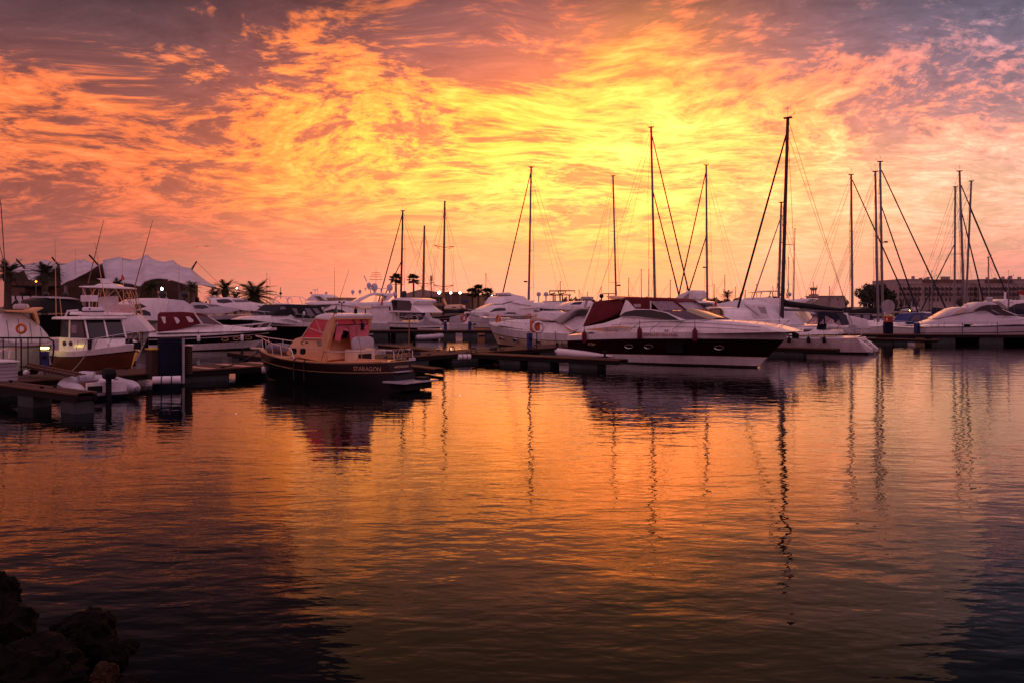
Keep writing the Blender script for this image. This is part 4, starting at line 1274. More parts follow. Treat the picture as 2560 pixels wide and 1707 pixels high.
b.plate('panel_line', z5((20, 850), (870, 880), (872, 895), (20, 866)), 1.12, 'cream', wt_, tk)
for cx_, cy_ in ((125, 955), (345, 960)):
    pl = z5(*[(cx_ + 68*math.copysign(abs(math.cos(a))**.6, math.cos(a)), cy_ + 72*math.copysign(abs(math.sin(a))**.6, math.sin(a))) for a in [2*math.pi*i/16 for i in range(16)]])
    for f in b.plate('cabin_porthole', pl, 1.12, 'glass', wt_, tk): pass
vent = z5((670, 720), (790, 720), (820, 830), (700, 830))
for f in b.plate('vent_grille', vent, 1.12, 'rubber', wt_, tk, sides=(1,)):
    for k in range(4):
        y0 = 735 + k*25
        for g in b.plate('louvre', z5((684 + k*7, y0), (795 + k*7, y0), (798 + k*7, y0 + 11), (687 + k*7, y0 + 11)), 1.12, 'cream', wt_, f, sides=(1,), out=.03): g.parent = f
for f in b.plate('emblem', z5((280, 750), (310, 700), (360, 690), (320, 715), (300, 750), (325, 790), (370, 805), (310, 795)), 1.12, 'ink_black', wt_, tk, sides=(1,)): pass
b.plate('emblem_mark', z5((390, 735), (455, 735), (455, 770), (390, 770)), 1.12, 'ink_black', wt_, tk, sides=(1,))
# wheelhouse: side windows, pillars, roof
hw = 1.08
side_frame = [((330, 650), (660, 165)), ((660, 165), (1000, 200)), ((1000, 200), (820, 655)), ((820, 655), (330, 645))]
wh_ = MB()
for (p, q) in side_frame:
    (xa, za), (xb, zb_) = b.ls(z5(p, q), hw)
    for sd in (1, -1): wh_.tube([(xa, sd*hw, za), (xb, sd*hw, zb_)], .035, 6)
(xa, za), (xb, zb_) = b.ls(z5((500, 390), (870, 520)), hw)
for sd in (1, -1): wh_.tube([(xa, sd*hw, za), (xb, sd*hw, zb_)], .022, 6)
(xa, za), (xb, zb_) = b.ls(z5((680, 190), (800, 470)), hw)
for sd in (1, -1): wh_.tube([(xa, sd*hw, za), (xb, sd*hw, zb_)], .014, 6)
wh_.build('window_frame', 'cream', b.root, smooth=60)
b.plate('side_window', z5((350, 640), (665, 180), (985, 205), (815, 645)), hw, 'vinyl_pink', None, b.root, t=.012, out=0.0)
(xa, za), (xb, zb_) = b.ls(z5((340, 645), (660, 170)), hw)
b.sheet('windscreen', (xa, za), (xb, zb_), hw - .03, hw - .08, 'vinyl_pink', .012, px=False)
pil = z5((1010, 205), (1130, 95), (1160, 120), (1090, 470), (960, 890), (1005, 1165), (900, 1165), (845, 870), (830, 660))
b.plate('pillar', pil, hw + .02, 'beige', None, b.root, t=.14, out=.03)
roofp = z5((640, 130), (690, 85), (780, 55), (900, 40), (1130, 52), (1165, 95), (1130, 190), (1000, 205), (660, 165))
rf, _ = b.house('roof', roofp, hw + .06, 'gel', .93, .06)
arch = MB()
(x0, z0) = b.l(*z5((1135, 100))[0], hw); (x1, z1) = b.l(*z5((1130, 190))[0], hw)
arch.box((x0, 0, (z0 + z1)/2 + .02), (.16, 2*hw - .1, abs(z0 - z1) + .06))
arch.build('aft_beam', 'beige', b.root, smooth=None, bevel=.02)
(xm, zm) = b.l(*z5((1120, 330))[0], hw)
MB().box((xm, 0, zm), (.035, 2*hw - .25, .05)).tube([(xm, -.2, zm), (x0, .1, z0)], .018, 5).tube([(xm, -.75, zm - .1), (x0, -.35, z0)], .018, 5).build('aft_frame', 'rubber', b.root, smooth=60)
far = -b.near
# pink film hanging in the aft opening, dark companionway below it
cm = MB()
n = 14
rings = []
for i in range(n + 1):
    u = i / n
    y = b.near * (hw - .12) + (far - b.near) * (hw - .12) * u
    dip = -.62 - .28*math.sin(u*2.6) + (.55 if .18 < u < .36 else 0) - (.65 if .5 < u < .8 else 0) * math.sin((u - .5)/.3*math.pi)
    rings.append([(xm - .05 + .05*math.sin(u*17), y, zm - .01), (xm + .02*math.sin(u*23), y, zm + dip*.4), (xm + .1*math.sin(u*11 + 1), y, zm + dip)])
cm.loft(rings, False, False)
cm.build('curtain', 'curtain', b.root, smooth=70)
MB().box((xm + .02, 0, (zm + z0)/2), (.015, 2*hw - .3, abs(z0 - zm))).box((xm + .03, far*.45, zm - .35), (.015, 1.1, .7)).build('aft_film', 'vinyl_pink', b.root, smooth=None)
(xd, zd) = b.l(*z5((1000, 900))[0], hw)
MB().box((xm + .9, 0, zd + .25), (.06, 1.9, 1.5)).build('bulkhead', 'glass', b.root, smooth=None)
MB().box((xm + .5, far*.72, zd + .1), (.7, .55, .9)).build('helm_console', 'beige', b.root, smooth=None, bevel=.04)
MB().box((xm - .05, far*.55, zm - .10), (.10, .16, .30)).build('chart_plotter', 'rubber', b.root, smooth=None, bevel=.02)
# seat at the back
q0 = b.l(*z5((1760, 1200))[0], 0.0); q1 = b.l(*z5((1760, 905))[0], 0.0); q2 = b.l(*z5((1760, 620))[0], 0.0)
sx = q0[0]; wid = .62
MB().prism([(0, 0), (0, q1[1] - q0[1]), (.6, q1[1] - q0[1]), (.6, 0)], -wid, wid).build('seat_box', 'cream', b.root, smooth=None, bevel=.02, loc=(sx - .2, far*.1, q0[1]))
bk = MB()
hgt = q2[1] - q1[1]
ys = [(-wid + .04, 0), (-wid, hgt*.5), (-wid + .05, hgt*.85), (-wid + .22, hgt), (wid - .22, hgt), (wid - .05, hgt*.85), (wid, hgt*.5), (wid - .04, 0)]
bk.loft([[(-.06, y, z) for y, z in ys], [(.10, y, z) for y, z in ys]], True, True)
bk.build('seat_back', 'hypalon', b.root, smooth=50, bevel=.02, loc=(sx - .1, far*.1, q1[1] + .02))
MB().box((sx - .22, far*.1, (q0[1] + q1[1])/2 - .08), (.05, .75, (q1[1] - q0[1])*.55)).build('locker_door', 'maroon_gel', b.root, smooth=None)
MB().box((1.2, b.near*.35, b.sheer(1.2) + .02), (1.8, .05, .18)).build('coaming', 'beige', b.root, smooth=None, bevel=.01)
# rails
(xr0, _), (xr1, _) = b.l(967*1.0, 889, 1.0), b.l(829, 886, 1.0)
rail = MB()
for sd in (1, -1):
    pts = [(xr0, sd*(b.edge(xr0) - .1), b.sheer(xr0)), (xr0 + .03, sd*(b.edge(xr0) - .1), b.sheer(xr0) + .42)]
    for k in range(7):
        x = xr0 + .15 + (xr1 - xr0)*k/6
        pts.append((x, sd*(b.edge(x) - .1), b.sheer(x) + .46))
    pts.append((pts[-1][0] + .15, pts[-1][1], b.sheer(xr1)))
    rail.tube(pts, .02, 6)
    pts = [(5.1, sd*(b.edge(5.1) - .06), b.sheer(5.1) - .02), (5.35, sd*(b.edge(5.3) - .06), b.sheer(5.3) + .42)]
    for k in range(9):
        x = 5.5 + 4.05*k/8
        pts.append((x, sd*max(b.edge(x) - .06, .12), b.sheer(x) + .50 + .12*k/8))
    rail.tube(pts, .022, 6)
    for x in (6.4, 7.4, 8.3, 9.0): rail.tube([(x - .1, sd*max(b.edge(x) - .06, .1), b.sheer(x)), (x, sd*max(b.edge(x) - .06, .12), b.sheer(x) + .55)], .016, 5)
rail.tube([(9.55, -.13, b.sheer(9.5) + .62), (9.75, 0, b.sheer(9.5) + .64), (9.55, .13, b.sheer(9.5) + .62)], .022, 6)
rail.build('guard_rail', 'steel', b.root, smooth=60)
MB().box((9.65, 0, b.sheer(9.5) + .03), (.75, .28, .07)).build('bow_plank', 'cream', b.root, smooth=None, bevel=.02)
# grey inflatable bundle on the foredeck
ib = thing('folded_dinghy', 'folded grey inflatable lying on the launch foredeck', 'dinghy', b.world(7.6, 0, b.sheer(7.6) + .16), b.a)
MB().tube([(-1.05, -.42, 0), (-.4, -.5, .08), (.5, -.4, .05), (.95, -.12, .02), (1.05, .1, 0)], .24, 10, .20).build('tube', 'hypalon_grey', ib, smooth=60)
MB().tube([(-1.05, .45, .12), (-.3, .5, .2), (.5, .4, .14), (1.0, .1, .06)], .22, 10, .18).build('tube', 'hypalon_grey', ib, smooth=60)
MB().box((0, 0, -.08), (1.7, .7, .12)).build('floor', 'hypalon_grey', ib, smooth=None, bevel=.03)
# swim platform, steps, ladder, stern gear
MB().box((-.75, 0, .40), (1.25, 2.1, .07)).build('swim_platform', 'gel_grey', b.root, smooth=None, bevel=.015)
MB().box((-.95, -b.near*.5, .49), (.5, .45, .12)).build('platform_locker', 'rubber', b.root, smooth=None, bevel=.02)
MB().box((-.25, b.near*.1, .78), (.32, .85, .05)).build('step', 'gel_grey', b.root, smooth=None, bevel=.01)
MB().box((-.75, 0, .22), (.9, 1.6, .28)).build('platform_bracket', 'rubber', b.root, smooth=None)
ld = MB()
for sd in (-.22, .22): ld.tube([(.02, far*.25 + sd, .85), (-.04, far*.25 + sd, b.sheer(0) + .2), (.15, far*.25 + sd, b.sheer(0) + .42), (.4, far*.25 + sd, b.sheer(0) + .38)], .014, 6)
for k in range(3): ld.tube([(0, far*.25 - .22, .9 + k*.2), (0, far*.25 + .22, .9 + k*.2)], .011, 5)
ld.build('boarding_ladder', 'steel', b.root, smooth=60)
mb = MB()
for sd in (1, -1): mb.tube([(.25, sd*.45, b.sheer(.2)), (.2, sd*.5, b.sheer(.2) + .5), (.5, sd*.62, b.sheer(.5) + .5), (.9, sd*.85, b.sheer(.9))], .018, 6)
mb.build('stern_rail', 'steel', b.root, smooth=60)
# gear on the roof
zt = b.l(*z5((900, 45))[0], .0)
xr = x0 + .5
mb = MB().tube([(xr, .2, z0), (xr, .2, z0 + .55)], .02, 6).tube([(xr - .14, .2, z0 + .56), (xr + .14, .2, z0 + .56)], .016, 6).ball((xr - .14, .2, z0 + .6), .045, 8).ball((xr + .14, .2, z0 + .6), .045, 8)
mb.build('wind_sensor', 'rubber', b.root, smooth=60)
bc = MB().lathe([(.07, 0), (.08, .12), (.07, .26), (.03, .28)], (x0 + .2, far*.35, z0 + .02), 12).build('horn', 'rubber', b.root, smooth=50)
MB().ball((x0 + .2, far*.35, z0 + .36), .055, 10, sq=(1, 1, 1.4)).build('beacon', 'orange', bc, smooth=60)
rd = MB().tube([(x0 + .1, far*.85, z0), (x0 + .1, far*.85, z0 + .26)], .025, 6).build('radar_stem', 'rubber', b.root, smooth=60)
MB().lathe([(.05, 0), (.27, .02), (.28, .09), (.2, .13), (.02, .135)], (x0 + .1, far*.85, z0 + .26), 18).build('radar', 'cream', rd, smooth=50)
MB().tube([b.l(*z5((1135, 30))[0], 0)[0:1] + (0, z0), (x0 + .25, 0, z0 + 2.05)], .014, 5, .006).build('whip_antenna', 'wire', b.root, smooth=60)
flag_on(b.root, (x0 - .02, b.near*.95, z0 - .4), .85, (0, .0), size=.42)
(xa, za), (xb, zb_) = b.l(*z5((1640, 160))[0], .0), b.l(*z5((1745, 1130))[0], .9)
MB().tube([(x0, far*.2, z0 - .03), (xb, b.near*.75, zb_)], .018, 6).build('boat_hook', 'mast_wood', b.root, smooth=60)
for x, k in ((5.05, 0), (4.3, 1)):
    mb = MB().tube([(x + .05, b.near*(b.edge(x) - .12), b.sheer(x) + .05), (x, b.near*(b.edge(x) + .03), b.sheer(x) + .03), (x, b.near*(b.edge(x) + .04), b.sheer(x) - .1), (x, b.near*(b.edge(x) + .03), .25)], .034 if k == 0 else .026, 7)
    mb.build('mooring_line', 'rope_dark', b.root, smooth=60)
# name on the quarter and transom
xt = b.l(944, 918, 1.25)[0]
nm_rot = lambda B, x, side: (math.radians(90), 0, (0 if side < 0 else math.pi))
def side_text(B, s_, size, mat, x, z, dy=.03, sx=1.0, shear=0.0, tilt=0.0, parent=None):
    e = B.edge
    ang = math.atan2(e(x + .3) - e(x - .3), .6)
    side = B.near
    rot = (math.radians(90), 0, (ang if side > 0 else -ang) + (math.pi if side > 0 else 0))
    return text(s_, size, mat, parent or B.root, (x, side*(e(x) + dy), z), rot, sx=sx, shear=shear)
hull_d = [c for c in b.root.children if c.name.startswith('hull')][0]
side_text(b, "D'ARAGON", .25, 'ink_gold', .82, b.sheer(1.0) - .27, .045, 1.0)
text('AMSTERDAM', .15, 'ink_gold', b.root, (-.21, 0, b.sheer(0) - .25), (math.radians(58), 0, -math.pi/2))
# mooring lines from the bow to the pontoon
def line_thing(a, bb, label, sag=.3, r=.022, mat='rope_dark', n=10):
    a, bb = Vector(a), Vector(bb)
    o = MB().tube([(a.lerp(bb, i/n) - a) - Vector((0, 0, sag*math.sin(math.pi*i/n))) for i in range(n + 1)], r, 6).build('mooring_rope', mat, None, smooth=60, loc=a)
    return tag(o, label, 'rope')
tip = b.world(9.3, 0, b.sheer(9.3))
line_thing(tip, main_at(2.2) + V*(-.2) + Vector((0, 0, .62)), 'dark bow rope of the launch leading down to the walkway', .15, .03)

# ================================================================ maroon motor yacht
Es = Boat('motor_yacht', 'large motor yacht with black hull, white topsides and maroon canvas', 'boat', (4.74, 54.06), heading=math.atan2(-.62, .78), L=14.0)
b = Es
b.hull(4.1, 1.62, 1.98, 2.02, tw=.9, rake=2.3, p=2.2, tmax=.34, flare=.55, rows=(0, .19, .40, .41, .83, .845, 1), mats=('antifoul', 'gel', 'gold', 'maroon_gel', 'gel_grey', 'gel'), deck='gel', zbot=-.35, vee=.45, camber=.16)
z7 = zoomed(1380, 700, .25935)
deckh = z7((215, 500), (300, 452), (480, 418), (620, 370), (655, 345), (800, 320), (960, 318), (1120, 340), (1280, 385), (1560, 392), (1760, 405), (2010, 440), (2230, 505), (1500, 520), (600, 530))
dk_, wd = b.house('coachroof', deckh, 1.72, 'gel', .8, .08)
for k in range(2):
    y = 410 + k*40
    b.plate('moulding', z7((560 - k*90, y + 22), (1000, y - 10 + k*6), (1500, y + 4), (2000, y + 42 - k*8), (2000, y + 46 - k*8), (1500, y + 10), (1000, y - 3 + k*6), (560 - k*90, y + 28)), 1.72, 'gel_grey', wd, dk_, t=.02, out=.02)
win = z7((650, 347), (700, 312), (800, 290), (950, 291), (1100, 322), (1245, 396), (1000, 374), (800, 352))
uph, wu = b.house('wheelhouse_side', z7((645, 350), (690, 190), (720, 205), (790, 282), (950, 286), (1110, 318), (1260, 398), (1000, 380)), 1.62, 'gel', .84, .04)
b.plate('side_window', win, 1.62, 'glass', wu, uph, t=.02, out=.025)
# windscreen: lower glass and the vinyl window above it
(xa, za), (xb, zb_) = b.ls(z7((1540, 388), (1290, 300)), 1.1)
b.sheet('windscreen', (xa, za), (xb, zb_), 1.25, 1.38, 'glass_tint', .03, px=False, crown=.12)
b.plate('windscreen_corner', z7((1060, 303), (1290, 300), (1530, 385), (1290, 392)), 1.46, 'glass_tint', None, b.root, t=.02)
b.plate('windscreen_pillar', z7((1030, 300), (1055, 300), (1290, 388), (1270, 394)), 1.5, 'gel', None, b.root, t=.06)
(xc, zc) = b.l(*z7((1185, 208))[0], 1.1)
b.sheet('front_film', (xb, zb_), (xc, zc), 1.38, 1.25, 'vinyl_fold', .02, px=False, crown=.1)
b.plate('film_side', z7((950, 208), (1185, 210), (1290, 297), (1035, 297)), 1.42, 'vinyl_fold', None, b.root, t=.03)
b.plate('soft_top_edge', z7((1150, 186), (1195, 208), (1300, 292), (1285, 300), (1175, 215)), 1.44, 'maroon', None, b.root, t=.04)
b.plate('soft_top_seam', z7((945, 205), (958, 205), (955, 292), (945, 292)), 1.46, 'gel', None, b.root, t=.03)
st, ws = b.house('soft_top', z7((655, 188), (700, 166), (960, 172), (1165, 183), (1195, 210), (950, 207), (950, 290), (800, 284), (720, 208)), 1.48, 'maroon', .9, .05)
b.plate('small_film', z7((780, 235), (850, 235), (855, 265), (800, 268)), 1.48, 'vinyl_fold', ws, st, t=.02)
ac, wa = b.house('aft_canvas', z7((380, 215), (420, 205), (560, 190), (640, 192), (662, 240), (655, 290), (605, 335), (440, 405), (283, 452)), 1.62, 'maroon', .82, .08)
b.plate('canvas_piping', z7((372, 215), (384, 215), (300, 445), (282, 452)), 1.62, 'gel', wa, ac, t=.02, out=.02)
wing, _ = b.house('radar_wing', z7((505, 160), (560, 155), (620, 162), (655, 182), (600, 190), (560, 188)), 1.5, 'beige', .9, .03)
for px, py in ((485, 158),):
    x, z = b.l(*z7((px, py))[0], .4)
    MB().ball((x, b.near*.5, z), .15, 14).build('dome', 'dome_dark', b.root, smooth=60)
    MB().tube([(x, b.near*.5, z - .6), (x, b.near*.5, z)], .04, 6).build('dome_stem', 'rubber', b.root, smooth=60)
x, z = b.l(*z7((545, 135))[0], .0)
MB().box((x, 0, z), (.9, .1, .05)).tube([(x, 0, z - .4), (x, 0, z)], .03, 6).build('radar_bar', 'rubber', b.root, smooth=None)
# side vents let into the quarter
vp = z7((300, 478), (480, 462), (600, 447), (700, 447), (785, 462), (720, 474), (560, 500), (470, 490))
for f in b.plate('air_intake', vp, 1.95, 'beige', None, b.root, t=.05, out=.02):
    for k in range(4):
        xo = 490 + k*60
        for g in b.plate('vane', z7((xo, 465), (xo + 40, 455), (xo + 75, 482), (xo + 25, 492)), 1.95, 'gel', None, f, t=.03, out=.05): g.parent = f
# hull details
b.ports((4.75, 6.1, 10.35), .56, .30, .12)
xq = b.l(*z7((1180, 590))[0], 1.9)[0]
for sd in (1, -1):
    MB().box((xq, sd*(b.edge(xq) - .05), b.sheer(xq)*.55), (1.1, .10, .62)).build('hull_window', 'glass', b.root, smooth=None)
sp = MB()
for sd in (1, -1):
    pts = []
    for k in range(10):
        u = k / 9
        x = -.75 + 4.2*u
        pts.append((x, sd*(b.edge(max(0, x))*.97 + .03 - .16*u), .52 - .12*u))
    rings = []
    for k, p_ in enumerate(pts):
        u = k / 9
        ry, rz_ = .2*(1 - u**3*.9), .27*(1 - u**2.2*.9)
        rings.append([(p_[0], p_[1] + ry*math.cos(a), p_[2] + rz_*math.sin(a)) for a in [2*math.pi*i/10 for i in range(10)]])
    sp.loft(rings, True, True)
sp.build('hull_sponson', 'gel', b.root, smooth=60)
MB().box((-.45, 0, .56), (1.0, 3.7, .16)).build('swim_platform', 'gel', b.root, smooth=None, bevel=.05)
b.rail(3.9, .66, 7, .55, .022, .12, top_bow=.12)
for x in (1.9, 7.2, 12.6):
    mb = MB()
    for sd in (1, -1):
        mb.box((x, sd*(b.edge(x) - .15), b.sheer(x) + .10), (.36, .05, .03)).box((x - .06, sd*(b.edge(x) - .15), b.sheer(x) + .05), (.03, .03, .10)).box((x + .06, sd*(b.edge(x) - .15), b.sheer(x) + .05), (.03, .03, .10))
    mb.build('cleat', 'rubber', b.root, smooth=None)
(xa, za) = b.l(*z7((1320, 372))[0], 1.2)
MB().tube([(xa - .5, b.near*1.3, za + .22), (xa + .5, b.near*1.0, za - .02)], .03, 5).build('wiper', 'rubber', b.root, smooth=60)
MB().box((10.6, 0, b.sheer(10.6) + .26), (1.2, 1.1, .06)).build('fore_hatch', 'cream', b.root, smooth=None, bevel=.02)
an = MB().tube([(13.75, 0, b.sheer(14) + .05), (14.35, 0, b.sheer(14) - .02)], .06, 6).box((14.3, 0, b.sheer(14) - .16), (.36, .10, .28)).build('anchor', 'rubber', b.root, smooth=None)
MB().ball((13.6, b.near*.1, b.sheer(13.6) + .14), .12, 8).build('windlass', 'orange', b.root, smooth=60)
xt = b.l(1638, 827, 2.0)[0]
side_text(b, 'ESPELHO DO MAR', .23, 'ink_red', xt + .35, b.sheer(xt)*.915, .015, 1.15)
xt = b.l(1478, 855, 2.0)[0]
side_text(b, '58 flyer', .25, 'ink_gold', xt, 1.12, .0, .8, .25)
for px, py0, py1, lb in ((1461, 827, 858, 'maroon fender nearest the stern of the black hulled yacht'), (1601, 818, 849, 'maroon fender beside the red name on the yacht'), (1732, 820, 855, 'maroon fender nearest the bow of the black hulled yacht')):
    x, z1 = b.l(px, py0, 2.1); _, z0 = b.l(px, py1, 2.1)
    w = b.world(x, b.near*(b.edge(x) + .16), z0)
    fender(w, .15, (z1 - z0)*.92, 'maroon', lb, 'maroon fenders on the motor yacht')

# ================================================================ white sailboat at the right
Sb = Boat('sailboat', 'white cruising sailboat with open sugar scoop stern and the tallest mast', 'boat', (26.5, 61.0), heading=math.atan2(.6, -.8), L=10.9)
b = Sb
b.hull(3.8, 1.20, 1.12, 1.35, tw=.70, rake=1.0, p=2.0, tmax=.42, flare=.3, srake=-1.0, rows=(0, .22, .29, .93, .95, 1), mats=('antifoul', 'maroon_gel', 'hull_pale', 'black_gel', 'gel'), deck='gel', zbot=-.3, vee=.55, camber=.12)
z9 = zoomed(1900, 680, .17007)
coach = z9((200, 820), (290, 795), (820, 795), (850, 860), (1100, 860), (1110, 920), (300, 930))
ch_, wc = b.house('coachroof', coach, 1.25, 'gel', .85, .05)
for pl in (((310, 850), (370, 838), (530, 838), (520, 882), (400, 885)), ((548, 842), (612, 842), (605, 880), (552, 880)), ((640, 838), (778, 838), (720, 875), (632, 884))):
    b.plate('cabin_window', z9(*pl), 1.25, 'glass', wc, ch_)
b.plate('cabin_line', z9((280, 800), (820, 800), (820, 808), (280, 808)), 1.25, 'gel_grey', wc, ch_)
sh_, wsh = b.house('spray_hood', z9((690, 768), (800, 640), (840, 595), (960, 590), (1000, 620), (960, 640), (930, 690), (860, 760), (850, 850), (1010, 850), (1010, 765), (1100, 765), (1110, 800), (1205, 800), (1165, 650), (1100, 600), (1010, 602), (950, 640), (960, 770)), 1.2, 'navy', .8, 0.0) if False else (None, None)
hood = b.house('spray_hood', z9((830, 640), (840, 600), (950, 588), (1030, 600), (1110, 605), (1160, 650), (1200, 790), (1110, 770), (1020, 640), (940, 690), (860, 760), (850, 845), (960, 850), (830, 850), (850, 700)), 1.15, 'navy', .85, 0.0)[0]
for pl in (((695, 765), (805, 655), (850, 725), (830, 765)), ((870, 765), (935, 695), (945, 770)), ((958, 650), (1000, 660), (1090, 715), (1085, 755), (960, 765)), ((1115, 745), (1160, 700), (1200, 795), (1120, 775))):
    b.plate('hood_window', z9(*pl), 1.18, 'vinyl_clear', None, b.root, t=.015, out=.01)
MB().tube([(b.l(*z9((690, 768))[0], 1.2)[0], s_*1.1, b.l(*z9((690, 768))[0], 1.2)[1]) for s_ in (1, -1)], .03, 6).build('hood_hoop', 'steel', b.root, smooth=60)
hm = MB()
x0_, zz0 = b.l(*z9((690, 768))[0], 1.15); x1_, zz1 = b.l(*z9((835, 600))[0], 1.15)
for sd in (1, -1): hm.tube([(x0_, sd*1.12, zz0), (x1_, sd*1.0, zz1)], .03, 6)
hm.build('hood_frame', 'navy', b.root, smooth=60)
b.sheet('hood_screen', (x0_, zz0), (x1_, zz1), 1.1, 1.0, 'vinyl_clear', .012, px=False)
# scoop stern: steps between two white quarters
sc = MB()
for k in range(3): sc.box((-.15 - .28*k, 0, .95 - .28*k), (.34, 1.3, .09))
sc.build('stern_step', 'gel_grey', b.root, smooth=None, bevel=.02)
MB().box((.18, 0, .78), (.08, 1.0, .55)).build('stern_locker', 'rubber', b.root, smooth=None)
q = MB()
for sd in (1, -1):
    q.loft([[(.3, sd*1.28, 1.18), (.3, sd*.72, 1.2), (.3, sd*.72, .3), (.3, sd*1.22, .3)], [(-.4, sd*1.22, .85), (-.4, sd*.74, .85), (-.4, sd*.74, .2), (-.4, sd*1.15, .2)], [(-1.0, sd*1.02, .36), (-1.0, sd*.76, .36), (-1.0, sd*.76, .14), (-1.0, sd*.98, .14)]], True, True)
q.build('stern_quarter', 'gel', b.root, smooth=40)
pu = MB()
for sd in (1, -1):
    pu.tube([(2.4, sd*1.5, 1.15), (2.3, sd*1.55, 1.75), (.9, sd*1.45, 1.8), (.15, sd*1.2, 1.8), (.1, sd*.6, 1.8)], .02, 6)
    for x in (.3, 1.2): pu.tube([(x, sd*1.32, 1.15), (x, sd*1.4, 1.8)], .016, 5)
    pu.tube([(2.4, sd*1.5, 1.72), (9.6, sd*.62, 1.85), (10.7, sd*.1, 2.0)], .009, 4)
    for x in (4.2, 6, 7.8, 9.6): pu.tube([(x, sd*(b.edge(x) - .08), b.sheer(x)), (x, sd*(b.edge(x) - .08), b.sheer(x) + .62)], .014, 5)
pu.build('guard_rail', 'steel', b.root, smooth=60)
MB().torus((1.6, 0, 1.55), .5, .02, (1, 0, 0), 20, 6).build('wheel', 'steel', b.root, smooth=60)
MB().box((.35, b.near*1.05, 1.95), (.55, .32, .42)).build('stern_seat', 'gel_grey', b.root, smooth=None, bevel=.05)
for px, lb in ((1976, 'black fender nearest the bow of the white sailboat'), (2024, 'black fender at the middle of the white sailboat'), (2062, 'black fender by the grey bundle on the white sailboat')):
    x, z1 = b.l(px, 846, 1.7)
    fender(b.world(x, b.near*(b.edge(x) + .13), z1 - .32), .13, .42, 'rubber', lb, 'black fenders on the white sailboat')
line_thing(b.world(8.8, b.near*(b.edge(8.8) + .03), 1.1), b.world(2.3, b.near*(b.edge(2.3) + .03), 1.15), 'dark rope slung along the white sailboat side', .5, .025)
# ================================================================ other motor boats, left to right
def boat_pos(px, Y): return ((px - CX) / F * Y, Y)
zA = zoomed(0, 560, .31893)        # left quarter enlargement
zB = zoomed(300, 640, .22963)
zC = zoomed(580, 640, .18707)
zD = zoomed(900, 640, .19130)
zE = zoomed(1160, 640, .19130)
zF = zoomed(1660, 640, .18707)
zR = zoomed(2200, 640, .16582)
zc = zoomed(120, 640, .11054)

# --- pilot house fishing boat, bow lit orange
tipx = at(340, 862, 38.6)
Fb = Boat('fishing_boat', 'white pilot house fishing boat with dark windows, its bow side glowing orange', 'boat', (tipx.x - 5.5*.85, tipx.y + 5.5*.53), heading=math.atan2(-.53, .85), L=5.5)
b = Fb
b.hull(2.6, 1.30, 1.36, 1.72, tw=.88, rake=.75, p=3.4, tmax=.4, flare=.75, rows=(0, .2, .24, .82, .85, 1), mats=('antifoul', 'hull_brown', 'hull_brown', 'rubber', 'gel'), deck='gel', zbot=-.35, n=26)
lowc, wl_ = b.house('cabin', [(2.8, 1.3), (2.9, 1.95), (4.2, 1.9), (4.65, 1.72), (4.7, 1.5)], .82, 'gel', .9, .06, px=False)
ph, wph = b.house('pilot_house', [(.7, 1.3), (.75, 2.84), (2.75, 2.84), (3.1, 1.95), (3.12, 1.3)], 1.02, 'maroon_gel', .96, .03, px=False)
for pl in ([(.85, 2.0), (.9, 2.74), (1.5, 2.74), (1.5, 2.0)], [(1.68, 2.0), (1.68, 2.74), (2.66, 2.74), (2.94, 2.0)]):
    b.plate('side_window', pl, 1.02, 'glass', wph, ph, px=False)
b.plate('inner_screen', [(1.75, 2.2), (1.75, 2.6), (2.2, 2.6), (2.2, 2.2)], 1.02, 'glass_tint', wph, ph, px=False, out=.018)
b.plate('window_post', [(1.52, 1.95), (1.52, 2.84), (1.66, 2.84), (1.66, 1.95)], 1.02, 'gel', wph, ph, px=False, out=.03)
b.plate('lower_side', [(.68, 1.3), (.68, 1.97), (3.12, 1.97), (3.14, 1.3)], 1.03, 'gel', None, b.root, px=False)
b.sheet('windscreen', (3.14, 1.99), (2.83, 2.76), .90, .86, 'glass', .02, px=False)
b.sheet('screen_post', (3.165, 1.97), (2.85, 2.8), .04, .04, 'gel', .03, px=False)
for sd in (1, -1): MB().tube([(3.16, sd*.98, 1.95), (2.82, sd*.95, 2.84)], .05, 6).build('corner_post', 'gel', b.root, smooth=60)
rf_, _ = b.house('roof', [(.1, 2.86), (.15, 2.98), (.5, 3.0), (2.95, 3.0), (3.12, 2.94), (3.05, 2.85)], 1.14, 'gel', .95, .05, px=False)
_, zr = b.l(*zA((700, 735))[0], .3)
def onroof(px, py, hw=.3): return b.l(*zA((px, py))[0], hw)
x, z = onroof(650, 690); 
lr = thing('liferaft_case', 'white liferaft canister with dark strap on the fishing boat roof', 'liferaft', b.world(onroof(712, 700)[0], b.near*.2, zr + .3), b.a)
MB().box((0, 0, 0), (.95, .6, .42)).build('case', 'plastic', lr, smooth=None, bevel=.08)
MB().box((0, 0, .0), (.98, .63, .05)).build('strap', 'navy', lr, smooth=None)
MB().box((.25, -.31, .12), (.12, .02, .08)).build('badge', 'blue', lr, smooth=None)
lr2 = MB().box((onroof(655, 640)[0], 0, zr + .95), (.75, .5, .32)).box((onroof(655, 640)[0], 0, zr + .4), (.07, .07, .8))
lr2.build('radar', 'plastic', b.root, smooth=None, bevel=.05)
MB().tube([(onroof(540, 735)[0], b.near*.5, zr), (onroof(560, 700)[0], b.near*.5, zr + .32), (onroof(640, 690)[0], b.near*.5, zr + .36)], .05, 6).build('roof_rack', 'plastic', b.root, smooth=60)
def pole(px0, py0, px1, py1, r, label, Y=None, name='whip_antenna', mat='steel'):
    return None
